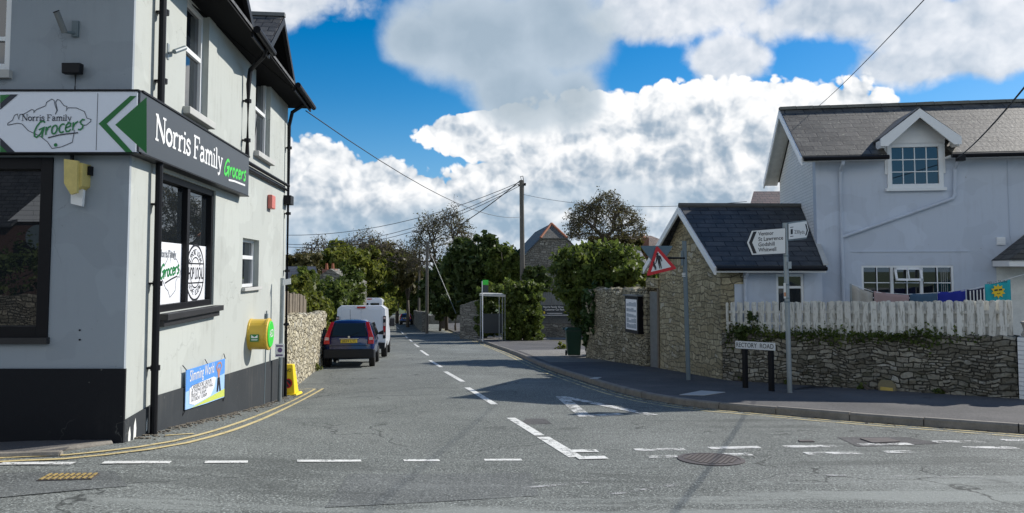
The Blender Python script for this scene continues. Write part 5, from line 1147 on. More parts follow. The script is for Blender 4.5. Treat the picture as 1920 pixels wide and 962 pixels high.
# pavement covers and drains
def cover(name, lab, cat, pxs, m, dz, grid=None, ang=0):
    pts = [G(*p, dz) for p in pxs]; mb = MB(); mb.prism([p+Vector((0, 0, .002)) for p in pts], (0, 0, .008)); o = tag(mb.build(name, m), lab, cat); return o, pts
o, pts = cover('drain_grate', 'yellow painted iron drain grate in the road near the shop', 'drain', [(68, 903), (172, 900), (187, 889), (92, 890)], M['iron'], .002)
mb = MB(); a, b, c, d = pts
for i in range(9):
    p0 = a.lerp(b, (i+.25)/9); p1 = a.lerp(b, (i+.72)/9); p3 = d.lerp(c, (i+.25)/9); p2 = d.lerp(c, (i+.72)/9)
    for (s0, s1) in ((.06, .46), (.54, .94)): mb.prism([p0.lerp(p3, s0)+Vector((0, 0, .0112)), p1.lerp(p2, s0)+Vector((0, 0, .0112)), p1.lerp(p2, s1)+Vector((0, 0, .0112)), p0.lerp(p3, s1)+Vector((0, 0, .0112))], (0, 0, .006))
mb.build('bars', M['rust'], o)
mc = G(1333, 861, .004); t = thing('manhole_cover', 'round studded iron manhole cover in the junction', 'manhole', mc)
def on_plane(mbm, c):   # tilt flat discs to the road slope
    for i, v in enumerate(mbm.v): mbm.v[i] = Vector((v.x, v.y, v.z-c.z+gz(v.x, v.y)+.004))
    return mbm
mb = MB().lathe(mc, [(.37, -.02), (.37, .006), (.32, .008), (.32, .0)], 36); on_plane(mb, mc).build('frame', M['iron'], t)
mb = MB().lathe(mc, [(.315, -.02), (.315, .004)], 36); on_plane(mb, mc).build('lid', M['iron'], t)
mb = MB()
for i in range(-5, 6):
    for j in range(-5, 6):
        x, y = i*.056+(.028 if j % 2 else 0), j*.052
        if x*x+y*y < .29**2: mb.box(None, mc.x+x-.018, mc.x+x+.018, mc.y+y-.016, mc.y+y+.016, mc.z+.0045, mc.z+.011)
on_plane(mb, mc).build('studs', mat('stud_iron', (.22, .19, .17), .6, .2, var=.3), t)
cover('access_cover', 'square iron access cover in the road near the kerb', 'cover', [(1612, 823), (1665, 822), (1688, 829), (1636, 831)], M['iron'], .006)
cover('access_cover', 'pale concrete access cover set in the pavement by the kerb', 'cover', [(1274, 741), (1320, 742), (1360, 736), (1315, 733)], M['sill'], KH)
cover('access_cover', 'tiny pale cover in the pavement furthest down the road', 'cover', [(1105, 711), (1120, 711), (1128, 708), (1114, 708)], M['sill'], KH)
cover('access_cover', 'small dark iron cover in the road between the dashed lines', 'cover', [(1500, 829), (1528, 829), (1522, 826), (1496, 826)], M['iron'], .002)
# ================================================================= RIGHT WALL WITH NOTICE BOARD
na = Vector((c_far.x-.02, c_far.y)); nbp = at(1100, 600, 27.0); nb_v = Vector((nbp.x, 27.0))
BF = Frame(na.x, na.y, math.atan2(nb_v.y-na.y, nb_v.x-na.x), -1); bl = (nb_v-na).length
rough_wall('stone_wall', 'mossy stone wall carrying the notice board beyond the annex', 'wall', (BF.p(.75, -.2, 0).x, BF.p(.75, -.2, 0).y), (BF.p(bl, -.2, 0).x, BF.p(bl, -.2, 0).y), BF.px(1200, 540)[1], BF.px(1110, 548)[1], .45, M['rubble'] if 0 else block_mat('path_rubble', (.27, .245, .17), (.50, .455, .33), (.07, .06, .045), .2, .13, .12, .015, .3), seed=9, jag=.07)
t = thing('garden_door', 'narrow grey plank door between annex and mossy wall', 'door', BF.p(.4, -.1, -1.3))
MB().box(BF, .10, .72, -.12, -.07, -1.9, BF.px(1225, 547)[1]).build('door_leaf', M['greywood'], t)
MB().box(BF, .0, .10, -.2, .01, -1.9, BF.px(1225, 547)[1]+.1).build('frame', M['wood'], t)
MB().box(BF, .0, .78, -.25, .02, BF.px(1225, 546)[1]+.1, BF.px(1225, 522)[1]).build('lintel', M['gable'], t)
t = thing('notice_board', 'dark framed notice board with white papers on the mossy wall', 'notice board', BF.p(2, .1, 0))
a, z1 = BF.px(1196, 556, .2); b, z0 = BF.px(1172, 616, .2)
MB().box(BF, a, b, .0, .2, z0-.1, z1).build('case', M['black'], t)
MB().box(BF, a+.08, b-.08, .201, .206, z0, z1-.1).build('paper', M['decal'], t)
mb = MB()
random.seed(2)
for i in range(4):
    for j in range(5):
        u = a+.12+i*(b-a-.24)/4; z = z0+.05+j*(z1-z0-.2)/5; mb.box(BF, u, u+(b-a)/4*.7, .207, .210, z, z+(z1-z0)/5*random.uniform(.3, .7))
mb.build('sheets', mat('faded_sheets', (.38, .42, .47), .7, var=.3), t)
MB().box(BF, a-.04, b+.04, -.0, .25, z1, z1+.04).build('top_rail', M['greywood'], t)
# ================================================================= FOLIAGE
def rand_unit(rng, n):
    v = rng.normal(size=(n, 3)); return v/np.linalg.norm(v, axis=1)[:, None]
def leaves_mesh(name, pts, nrm, size, m, parent, rng, aspect=.55):
    n = len(pts); d = rand_unit(rng, n); nn = nrm*.7+rand_unit(rng, n); nn /= np.linalg.norm(nn, axis=1)[:, None]
    a = np.cross(nn, d); a /= (np.linalg.norm(a, axis=1)[:, None]+1e-6); b = np.cross(nn, a)
    s = size*(.45+1.25*rng.uniform(0, 1, n)**1.6)[:, None]
    v = np.empty((n, 4, 3)); v[:, 0] = pts-a*s; v[:, 1] = pts+b*s*aspect; v[:, 2] = pts+a*s; v[:, 3] = pts-b*s*aspect
    inv = wm(parent).inverted() if parent else None
    V = v.reshape(-1, 3)
    if parent is not None: V = V-np.array(wm(parent).translation)
    me = bpy.data.meshes.new(name); me.vertices.add(4*n); me.vertices.foreach_set('co', V.astype(np.float32).ravel())
    me.loops.add(4*n); me.loops.foreach_set('vertex_index', np.arange(4*n, dtype=np.int32)); me.polygons.add(n)
    me.polygons.foreach_set('loop_start', np.arange(0, 4*n, 4, dtype=np.int32)); me.polygons.foreach_set('loop_total', np.full(n, 4, dtype=np.int32))
    me.update(); me.validate(); me.materials.append(m)
    o = bpy.data.objects.new(name, me); sc.collection.objects.link(o)
    if parent: o.parent = parent
    return o
def blob_points(rng, blobs, n, clump=.28, shell=.55):
    """leaf points gathered in clumps over ellipsoid lobes"""
    vol = np.array([(b[3]*b[4]*b[5])**(2/3) for b in blobs]); vol /= vol.sum(); P_, N_ = [], []
    for b, f in zip(blobs, vol):
        k = max(8, int(n*f)); c = np.array(b[:3]); r = np.array(b[3:6])
        ncl = max(5, k//55); cd = rand_unit(rng, ncl); cr = rng.uniform(shell, 1.05, ncl)[:, None]**.7
        cc = cd*cr; idx = rng.integers(0, ncl, k)
        off = rand_unit(rng, k)*(rng.uniform(0, 1, k)[:, None]**.5)*clump*rng.uniform(.5, 1.3, ncl)[idx][:, None]
        p = cc[idx]+off; P_.append(c+p*r); N_.append(cd[idx]+off/clump*.8)
    P_ = np.concatenate(P_); N_ = np.concatenate(N_); N_ /= (np.linalg.norm(N_, axis=1)[:, None]+1e-6); return P_, N_
def lobes(rng, c, r, n, fr=.5):
    out = [(*c, r[0]*.72, r[1]*.72, r[2]*.72)]
    for _ in range(n):
        d = rand_unit(rng, 1)[0]; d[2] = abs(d[2])*.9-.25; s = rng.uniform(fr*.6, fr*1.15)
        out.append((c[0]+d[0]*r[0]*.68, c[1]+d[1]*r[1]*.68, c[2]+d[2]*r[2]*.68, r[0]*s, r[1]*s, r[2]*s))
    return out
def branch(mb, rng, p, d, ln, r, depth, tips, spread=.55, up=.1, wind=0, seg=5, mind=.004):
    pts = [p]; dd = d.copy()
    for _ in range(3):
        dd = (dd+Vector((rng.uniform(-.16, .16)+wind, rng.uniform(-.16, .16), rng.uniform(-.08, .14)+up*.3))).normalized(); pts.append(pts[-1]+dd*ln/3)
    mb.tube(pts, r, seg if r > .03 else 3, r1=r*.62, cap=False)
    if depth == 0: tips.append(pts[-1]); tips.append(pts[2]); return
    for k in range(3 if depth > 1 else 3):
        ax = Vector(rand_unit(rng, 1)[0]); nd = (dd+ax*spread+Vector((0, 0, up))).normalized()
        branch(mb, rng, pts[-1] if k < 2 else pts[2], nd, ln*rng.uniform(.66, .86), r*.62 if k else r*.68, depth-1, tips, spread, up, wind, seg, mind)
def tree(name, label, base, crown_c, crown_r, n, leaf, m, seed, group=None, nl=9, bark='bark', cat='tree', clump=.3, extra=None, forks=3):
    rng = np.random.default_rng(seed); t = thing(name, label, cat, base, 0, group)
    mb = MB(); b = Vector(base); c = Vector(crown_c); r0 = max(.05, .026*(c.z+crown_r[2]-b.z)); mid = b.lerp(c, .55); tips = []
    mb.tube([b-Vector((0, 0, .3)), b.lerp(mid, .5)+Vector((rng.uniform(-.1, .1), 0, 0)), mid], r0, 8, r1=r0*.7)
    for k in range(forks+2):
        a = 2*math.pi*k/(forks+2)+rng.uniform(0, 1); e = c+Vector((math.cos(a)*crown_r[0]*.6, math.sin(a)*crown_r[1]*.6, rng.uniform(-.2, .6)*crown_r[2]))
        mb.tube([mid, mid.lerp(e, .5)+Vector((0, 0, .1*crown_r[2])), e], r0*.5, 6, r1=r0*.12)
    mb.build('trunk', M[bark], t, smooth=True)
    P_, N_ = blob_points(rng, (extra or [])+lobes(rng, crown_c, crown_r, nl), n, clump); leaves_mesh('crown', P_, N_, leaf, M[m], t, rng); return t
def bush(name, label, blobs, n, leaf, m, seed, cat='shrub', group=None, clump=.3, parent_loc=None, base_z=None):
    rng = np.random.default_rng(seed); c = blobs[0]
    t = thing(name, label, cat, (c[0], c[1], base_z if base_z is not None else gz(c[0], c[1])), 0, group)
    mb = MB(); b = Vector(t.location)
    for b_ in blobs[:8]:
        e = Vector(b_[:3]); mb.tube([b+Vector((rng.uniform(-.2, .2), rng.uniform(-.1, .1), 0)), b.lerp(e, .5)+Vector((rng.uniform(-.15, .15), 0, .1)), e], .05, 5, r1=.015)
    mb.build('stem', M['bark'], t)
    P_, N_ = blob_points(rng, blobs, n, clump, .3); leaves_mesh('foliage', P_, N_, leaf, M[m], t, rng); return t
def pb2(x, y, Y, rx, ry, rd=None):   # blob from pixels: centre, half sizes in px
    p = at(x, y, Y); k = Y/FPX; return (p.x, p.y, p.z, rx*k, rd if rd else rx*k, ry*k)
# big bush over the wall
bush('shrub', 'large rounded shrub spilling over the mossy wall by the notice board', [pb2(1120, 520, 28.5, 70, 50, 1.3), pb2(1075, 500, 28.5, 42, 36, 1.), pb2(1160, 495, 28, 45, 36, 1.), pb2(1120, 480, 29, 50, 24, 1.), pb2(1095, 560, 27.8, 42, 42, .8), pb2(1180, 515, 26.5, 34, 26, .8), pb2(1065, 540, 29, 26, 30, .8)], 26000, .085, 'leaf', 11, clump=.34)
bush('ivy', 'dark ivy hanging down the wall end beside the green bin', [pb2(1112, 608, 28.2, 26, 46, .45), pb2(1126, 580, 27.2, 26, 40, .4), pb2(1104, 634, 28.4, 14, 24, .35), pb2(1140, 558, 26.6, 20, 30, .4), pb2(1112, 580, 26.4, 20, 42, .35), pb2(1104, 620, 27.0, 14, 26, .3), pb2(1090, 585, 28.8, 24, 30, .4)], 12000, .07, 'ivy', 12, cat='ivy')
# ivy on the boundary wall top
rng = np.random.default_rng(5); P_ = []
for i in range(3600):
    t_ = rng.uniform(0, 1)**.95; u = .1+t_*(rl-.5); dens = .5+.5*math.sin(u*3.1)+.3*math.sin(u*7.7); hh = max(.04, (.16 if u > 1.8 else .24)*dens*.8+.05); z = rz0+(rz1-rz0)*u/rl+.04+rng.normal()*hh*.6-.06*rng.uniform(0, 2)
    if u > rl-1.2 and rng.uniform() > .2: continue
    P_.append(RF.p(u, rng.uniform(-.12, .07), z))
P_ = np.array([tuple(p) for p in P_]); o = leaves_mesh('ivy', P_, np.tile(np.array([[-.3, -1, .6]]), (len(P_), 1)), .035, M['leaf'], None, rng); tag(o, 'green ivy creeping along the top of the dark rubble wall', 'ivy', kind='stuff')
bush('weed', 'spiky green weed growing up in front of the pickets', [(*RF.p(.75, -.02, rz0+.22), .13, .1, .30), (*RF.p(.6, -.02, rz0+.05), .25, .12, .16)], 700, .04, 'leafdark', 13, cat='weed', base_z=rz0-.05, clump=.5)
# rosette on wall top
bush('weed', 'bright lime weed on top of the mossy wall above the notice board', [(*BF.p(1.1, -.1, BF.px(1203, 532)[1]), .16, .1, .14)], 160, .07, 'leafyellow', 14, cat='weed', clump=.6, base_z=BF.px(1203, 545)[1])
bush('weed', 'bright green weed at the foot of the sunlit stone wall', [(*(G(581, 696)+Vector((0, .1, .08))), .3, .12, .12)], 350, .04, 'leafyellow', 15, cat='weed', clump=.5)
bush('weed', 'yellow green weeds beside the green wheelie bin', [(*(G(1052, 655, .1)+Vector((0, .1, .15))), .3, .2, .3)], 300, .06, 'leafyellow', 16, cat='weed', clump=.5)
# clipped hedge/ivy block by the bus shelter
bush('hedge', 'tall ivy clad hedge beside the bus shelter with sunny top', [pb2(978, 590, 46, 20, 40, 1.3)]+[pb2(x_, y_, 46, 13, 13, 1.1) for x_ in (958, 975, 992, 1004) for y_ in (538, 556, 576, 596, 616, 630)]+[pb2(x_, y_, 49.5, 14, 15, .8) for x_ in (905, 922, 940) for y_ in (550, 572, 594, 616)], 30000, .10, 'leaf', 17, cat='hedge', clump=.45)
# left shrubs behind the stone wall
lsh = [(654, 532, 35, 28, 36, 'leaf', 'tall green shrub in front of the ivy covered gable'), (632, 538, 34, 30, 30, 'leaf', 'ivy green shrub hiding the cottage gable wall'), (560, 545, 26, 26, 34, 'leafyellow', 'bright shrub behind the board fence, nearest the shop'), (600, 572, 27, 24, 24, 'leafyellow', 'low bright shrub above the end of the stone wall'), (628, 560, 31, 22, 28, 'leaf', 'rounded green shrub behind the white van'), (575, 520, 30, 22, 20, 'leaf', 'green shrub in front of the slate roofed cottage'), (612, 545, 36, 30, 30, 'leaf', 'shrub against the ivy covered cottage gable'), (655, 575, 45, 22, 26, 'leaf', 'roadside shrub left of the tall van')]
for i, (x, y, Y, rx, ry, m_, lab) in enumerate(lsh):
    rng = np.random.default_rng(60+i); bush('shrub', lab, [pb2(x, y+8, Y, rx, ry, .9)]+[pb2(x+rng.uniform(-.6, .6)*rx, y+rng.uniform(-.7, .4)*ry, Y, rx*.5, ry*.5, .5) for _ in range(4)]+[pb2(x, y+30, Y, rx*.9, 30, .8)], 5500, .085, m_, 60+i, group='shrubs behind the sunlit stone wall')
# hedge far left of road
bush('hedge', 'pale sunlit roadside hedge beyond the parked vans', [pb2(724, 572, 62, 12, 18, 3.), pb2(722, 575, 70, 12, 16, 4.), pb2(728, 580, 56, 9, 14, 2.), pb2(730, 578, 78, 8, 12, 5.)], 6000, .16, 'leafyellow', 75, cat='hedge')
for i, (u_, w_) in enumerate(((.5, 9), (1.6, 5), (3.2, 7), (4.6, 6))):
    q_ = RF.p(u_, .03, 0); z_ = gz(q_.x, q_.y)+KH
    bush('weed', ['low weed tuft at the wall foot beside the annex corner', 'tiny weed tuft between the name plate posts', 'weed tuft at the wall foot right of the direction post', 'weed tuft at the wall foot near the pier'][i], [(q_.x, q_.y-.03, z_+.04, .12, .05, .06)], 60+w_*10, .03, 'leaf', 90+i, cat='weed', clump=.6, base_z=z_)
# trees ------------------------------------------------------------
def T(lab, x, ytop, ybot, w_, Y, n, leaf, m_, seed, nl=9, group='trees along the lane'):
    c = at(x, (ytop+ybot)/2, Y); rz = (ybot-ytop)/2*Y/FPX; b = (c.x, c.y, gz(c.x, c.y)-.2)
    return tree('tree', lab, b, tuple(c), (w_/2*Y/FPX, w_/2*Y/FPX*.9, rz), n, leaf, m_, seed, group, nl)
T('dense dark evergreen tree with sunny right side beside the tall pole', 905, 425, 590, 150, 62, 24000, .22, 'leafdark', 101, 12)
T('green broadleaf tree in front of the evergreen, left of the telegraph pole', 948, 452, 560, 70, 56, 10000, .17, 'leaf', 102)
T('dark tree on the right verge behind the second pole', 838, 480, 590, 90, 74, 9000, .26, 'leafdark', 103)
T('mid green tree arching over the lane end', 725, 470, 585, 110, 120, 9000, .40, 'leaf', 104)
T('yellowish tree left of the lane end', 680, 455, 575, 120, 100, 11000, .32, 'leafyellow', 105)
T('broad tree behind the white vans', 640, 455, 575, 130, 84, 13000, .27, 'leafyellow', 106)
T('round crowned olive tree further back behind the vans', 700, 440, 560, 120, 112, 9000, .34, 'leafbrown', 127)
T('green tree closing the view left of the lane', 745, 455, 585, 90, 108, 9000, .32, 'leafyellow', 128)
T('olive brown tree at the left beyond the cottage roof', 560, 468, 540, 100, 75, 8000, .24, 'leafbrown', 107)
T('green tree left of the vans behind the cottage chimney', 600, 478, 560, 80, 92, 7000, .30, 'leaf', 108)
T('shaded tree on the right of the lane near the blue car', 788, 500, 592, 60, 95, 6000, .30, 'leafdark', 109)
T('distant tree closing the end of the lane', 760, 505, 580, 90, 150, 6000, .5, 'leaf', 110)
T('low tree in front of the far stone barn', 855, 540, 600, 70, 70, 6000, .22, 'leafdark', 111)
T('distant tree far left on the skyline', 500, 480, 560, 120, 130, 5000, .5, 'leafbrown', 112)
T('tree behind the far brown roofed house', 1150, 440, 540, 160, 66, 9000, .28, 'leafbrown', 113)
T('brownish autumn tree hanging over the lane beside the dark trees', 765, 478, 560, 50, 88, 5000, .28, 'leafbrown', 114)
T('tree hidden behind the annex', 1220, 470, 560, 100, 70, 4000, .3, 'leaf', 115)
def grow(mb, p, T_, r, pd, rng, lvl=0, tw=.02):
    """branch from p towards the target points, splitting the set in two each time"""
    c = T_.mean(0)
    if len(T_) == 1:
        for q in T_[:2]:
            q = Vector(q); m = p.lerp(q, .5)+Vector((0, 0, .04*(q-p).length))+pd*.12*(q-p).length; mb.tube([p, m, q], max(r, tw), 3, r1=tw*.7, cap=False)
        return
    d = T_-c; u, s_, vt = np.linalg.svd(d, full_matrices=False); ax = vt[0] if (len(vt) < 2 or rng.uniform() < .7) else vt[1]
    k = d@ax; med = np.median(k)+rng.normal()*.12*(k.std()+1e-6); A, B = T_[k <= med], T_[k > med]
    for S2 in (A, B):
        if len(S2) == 0: continue
        cc = Vector(S2.mean(0)); fr_ = .30 if lvl < 3 else .42; e = p+(cc-p)*fr_; L_ = (e-p).length
        wob = Vector(rng.normal(size=3))*.07*L_; m = p.lerp(e, .5)+pd*L_*.16+wob; r2 = r*(len(S2)/len(T_))**.42
        mb.tube([p, m, e], r, 6 if r > .06 else 3, r1=r2, cap=False)
        nd = (e-m); nd = nd.normalized() if nd.length > 1e-5 else pd
        grow(mb, e, S2, r2, nd, rng, lvl+1, tw)
GROW = 1
def bare_tree(lab, x, ytop, ybot, w_, Y, seed, leafn, lm='leafbrown', wind=0., nt=2300, low=-.12):
    rng = np.random.default_rng(seed); c = at(x, ybot, Y); base = Vector((c.x, c.y, gz(c.x, c.y)-.3)); t = thing('bare_tree', lab, 'tree', base, 0, 'windswept half bare trees')
    Ht = (ybot-ytop)*Y/FPX; W = w_/2*Y/FPX; mb = MB(); fork = Vector((c.x, c.y, c.z-Ht*.12))
    r0 = .3*Y/70; mb.tube([base, base.lerp(fork, .5)+Vector((.2, 0, 0)), fork], r0*1.3, 8, r1=r0)
    d = rand_unit(rng, nt*3); d = d[d[:, 2] > low][:nt]; rad = rng.uniform(.55, 1., len(d))[:, None]**.5
    lump = 1+.10*np.sin(d[:, :1]*7+seed)+.08*np.sin(d[:, 1:2]*9)+.07*rng.normal(size=(len(d), 1))*.6
    T_ = np.array([c.x, c.y, c.z])+d*rad*lump*np.array([W, W*.85, Ht*.92])
    T_[:, 0] += wind*W*(T_[:, 2]-c.z)/Ht
    grow(mb, fork, T_, r0*.8, Vector((0, 0, 1)), rng, 0, .00030*Y)
    mb.build('trunk', M['bark'], t)
    idx = rng.integers(0, len(T_), leafn); P_ = T_[idx]+rng.normal(size=(leafn, 3))*W*.04
    leaves_mesh('crown', P_, rand_unit(rng, leafn), .085*Y/70, M[lm], t, rng)
bare_tree('windswept half bare tree left of the telegraph pole above the lane', 830, 380, 500, 145, 82, 201, 6500, wind=.1, nt=3000)
bare_tree('rounded half bare tree right of the stone barn', 1134, 356, 440, 142, 62, 202, 9000)
bare_tree('low spreading half bare tree behind the lane trees at left', 690, 432, 500, 200, 105, 203, 3500)
bare_tree('thin half bare tree far left beyond the shop corner', 610, 440, 500, 140, 115, 204, 1500, nt=900)
T('leafy low tree filling the left side of the lane end', 700, 505, 600, 80, 88, 8000, .26, 'leafyellow', 121)
T('low green tree right at the end of the lane', 778, 530, 604, 44, 105, 6000, .28, 'leaf', 122)
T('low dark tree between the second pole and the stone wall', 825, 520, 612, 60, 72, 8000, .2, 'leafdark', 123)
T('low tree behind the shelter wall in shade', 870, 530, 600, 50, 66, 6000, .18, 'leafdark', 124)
T('distant green tree beyond the bend of the lane', 745, 525, 592, 50, 135, 4000, .4, 'leafyellow', 125)
T('green tree between the barn and the shelter hedge', 1000, 490, 570, 60, 52, 5000, .16, 'leafdark', 126)
# ================================================================= MIDDLE DISTANCE
# stone barn with half hip
bn = thing('stone_barn', 'grey stone building with half hipped slate roof and terracotta hips', 'house', (3, 56, -3))
c = at(1038, 448, 56); BNF = Frame(c.x, 56, R(4)); hw = 2.35; az_ = at(1035, 419, 56).z; hz_ = at(1035, 448, 56).z; ezb = hz_-(hw-1.0)*((az_-hz_)/1.0)*.9
mb = MB(); mb.poly(BNF, [(-hw, -4), (hw, -4), (hw, ezb), (1.0, hz_), (-1.0, hz_), (-hw, ezb)], -.4, 0); mb.box(BNF, -hw, -hw+.3, -14, -.4, -4, ezb); mb.box(BNF, hw-.3, hw, -14, -.4, -4, ezb); mb.build('wall', M['farstone'], bn)
SLB = slate_mat('slate_barn', R(94), R(45), (.05, .055, .055), (.08, .085, .085), .3)
A = BNF.p(0, -1.3, az_); Bk = BNF.p(0, -14, az_)
for sg in (-1, 1):
    pts = [BNF.p(sg*(hw+.25), .1, ezb-.2), BNF.p(sg*1.0, .1, hz_), A, Bk, BNF.p(sg*(hw+.25), -14, ezb-.2)]; mb = MB(); mb.prism(pts, (0, 0, .08)); mb.build('roof', SLB, bn)
    mb = MB(); mb.tube([BNF.p(sg*1.0, .1, hz_+.08), A+Vector((0, 0, .08))], .10, 6); mb.build('hip_tile', M['terracotta'], bn)
mb = MB(); mb.prism([BNF.p(-1.0, .1, hz_), BNF.p(1.0, .1, hz_), A], (0, -.02, .07)); mb.build('hip_slope', slate_mat('slate_hip', R(4), R(45), (.10, .10, .09), (.15, .145, .13), .3, .3, .15), bn)
# far brown house with chimney
fh_ = thing('house', 'distant brown roofed house with brick chimney behind the shrub', 'house', (13, 70, -3))
a = at(1208, 442, 70); b = at(1256, 466, 70); l_ = at(1150, 466, 70)
mb = MB(); mb.prism([l_+Vector((-1, -2, -.4)), b+Vector((1.0, -2, -.2)), a+Vector((1., 2, 0)), at(1165, 442, 70)+Vector((0, 2, 0))], (0, 0, .1)); mb.build('roof', slate_mat('far_brown_tiles', 0, R(40), (.16, .12, .09), (.22, .16, .12), .3, .4, .3), fh_)
mb = MB(); mb.box(None, l_.x-.5, b.x+.6, 69, 76, -4, b.z-.3); mb.build('wall', M['brick'], fh_)
mb = MB(); p = at(1205, 450, 67.9); mb.box(None, p.x-.5, p.x+.5, 67.5, 68.3, p.z-1.6, p.z+.2); ch = mb.build('chimney', M['brick'], fh_)
mb = MB(); mb.lathe(Vector((p.x, 67.9, p.z+.2)), [(.28, 0), (.22, .35), (.26, .42)], 10); mb.build('chimney_pot', M['terracotta'], ch)
mb = MB(); q1 = at(1178, 500, 50); 
# white slate outhouse roof behind bush
oh = thing('outhouse', 'pale roofed outhouse peeping out behind the warning sign', 'outbuilding', (q1.x, 50, -2.5))
mb.prism([at(1160, 515, 50), at(1225, 515, 50), at(1200, 470, 53), at(1165, 470, 53)], (0, 0, .1)); mb.build('roof', slate_mat('pale_slates', 0, R(40), (.2, .2, .19), (.3, .3, .28), .3, .4, .3), oh)
MB().box(None, at(1165, 515, 50).x, at(1220, 515, 50).x, 50.2, 55, -3.5, at(1165, 515, 50).z).build('wall', M['farstone'], oh)
# left cottage behind wall
lc = thing('slate_cottage', 'ivy grown cottage with slate roof and chimney behind the sunlit wall', 'house', (-13, 42, -2.5))
def lp(x, y, Y): return at(x, y, Y)
SLL = slate_mat('slate_left', 0, R(38), (.03, .033, .04), (.055, .058, .065), .3, .4, .22)
mb = MB(); mb.prism([lp(490, 532, 40), lp(600, 532, 40), lp(592, 502, 43.5), lp(490, 502, 43.5)], (0, 0, .08)); mb.prism([lp(560, 545, 38), lp(600, 545, 38), lp(590, 512, 40.5), lp(572, 512, 40.5)], (0, 0, .08)); mb.build('roof', SLL, lc)
MB().box(None, lp(495, 532, 40).x, lp(602, 532, 40).x, 40.3, 46, -4, lp(500, 532, 40).z).build('wall', M['farstone'], lc)
mb = MB(); mb.poly(Frame(lp(618, 520, 40).x, 40.1, 0), [(-1.2, -3.5), (1.2, -3.5), (1.2, lp(600, 530, 40).z), (0, lp(618, 504, 40).z), (-1.2, lp(600, 530, 40).z)], -4, 0); mb.build('gable_wall', M['farstone'], lc)
mb = MB(); p = lp(620, 505, 41); mb.box(None, p.x-.4, p.x+.3, 40.7, 41.4, p.z-.8, p.z); ch = mb.build('chimney', M['brick'], lc)
mb = MB(); 
for dx in (-.22, .12): mb.lathe(Vector((p.x+dx, 41, p.z)), [(.09, 0), (.06, .3), (.08, .34)], 8)
mb.build('chimney_pot', M['terracotta'], ch)
MB().box(None, lp(628, 560, 40).x, lp(645, 560, 40).x, 39.8, 40.05, lp(640, 575, 40).z, lp(640, 556, 40).z).build('window', M['pvc'], lc)
# bus shelter
gs = G(905, 640, .1); sY = gs.y; t = thing('bus_shelter', 'small bus shelter with pale flat roof against the hedge', 'bus shelter', G(925, 636, .1))
ra_ = at(899, 553, sY+.5); rb2 = at(948, 555, sY+.8)
mb = MB(); mb.hexa([ra_+Vector((0, 0, -.06)), rb2+Vector((0, 0, -.06)), rb2+Vector((.1, 2.2, -.06)), ra_+Vector((.1, 2.2, -.06)), ra_+Vector((0, 0, .08)), rb2+Vector((0, 0, .08)), rb2+Vector((.1, 2.2, .08)), ra_+Vector((.1, 2.2, .08))]); mb.build('roof', M['sill'], t)
for x in (936, 942, 947):
    p = at(x, 556, sY+.7); MB().tube([Vector((p.x, p.y, p.z)), Vector((p.x, p.y, gz(p.x, p.y)+.1))], .024, 6).build('post', M['galv'], t)
p = at(901, 556, sY+.7); MB().tube([Vector((p.x, p.y, p.z)), Vector((p.x, p.y, gz(p.x, p.y)+.1))], .035, 6).build('post', M['galv'], t)
p0 = at(906, 600, sY+2.4); p1 = at(944, 600, sY+2.4); MB().box(None, p0.x, p1.x, sY+2.2, sY+2.25, gz(0, sY)+.4, p0.z+.4).build('bench_back', M['charcoal'], t)
# bus stop flag & poles
t = thing('bus_stop_pole', 'white bus stop pole with green flag panel in front of shelter', 'bus stop', gs)
MB().tube([gs, Vector((gs.x-.03, gs.y, at(904, 527, sY).z))], .035, 8).build('pole', M['white'], t)
a = at(905, 525, sY-.02); b = at(915, 534, sY-.02); MB().box(None, a.x, b.x+.02, sY-.03, sY, b.z, a.z).build('flag_panel', M['brightgreen'], t)
a = at(905, 535, sY-.02); b = at(915, 549, sY-.02); MB().box(None, a.x, b.x+.02, sY-.03, sY, b.z, a.z).build('timetable', M['charcoal'], t)
gb_ = G(883, 622, .1); o = tag(MB().tube([gb_, Vector((gb_.x, gb_.y, at(882, 522, gb_.y).z))], .05, 8).build('lamp_post', M['black']), 'thin black post on the pavement left of the bus stop', 'post')
# litter bin in shelter
p = G(917, 630, .1); t = thing('litter_bin', 'dark round litter bin inside the bus shelter', 'bin', p); MB().lathe(p, [(.24, 0), (.28, .7), (.31, .72), (.31, .85)], 14).build('body', M['trim'], t); MB().lathe(p+Vector((0, 0, .86)), [(.3, 0), (.2, .14), (.05, .18)], 14).build('lid', M['black'], t)
for i, (x0, x1, y0, y1, mm, nm, lab) in enumerate(((961, 977, 594, 637, 'black', 'slatted_gate', 'dark panelled gate right of the bus shelter'), (981, 999, 598, 638, 'farstone', 'stone_pier', 'short stone gate pier left of the car park sign'))):
    g_ = G((x0+x1)/2, y1, .1); zt = at(x0, y0, g_.y).z; a = at(x0, y1, g_.y).x; b = at(x1, y1, g_.y).x
    mb = MB(); mb.box(None, a, b, g_.y, g_.y+.4, g_.z-.3, zt)
    if nm == 'stone_pier': mb.box(None, a-.04, b+.04, g_.y-.04, g_.y+.44, zt, zt+.08)
    else:
        for k in range(4): mb.box(None, a+.03+k*(b-a)/4, a+(k+1)*(b-a)/4-.02, g_.y-.02, g_.y, g_.z, zt-.05)
    tag(mb.build(nm, M[mm]), lab, 'gate' if i == 0 else 'pier')
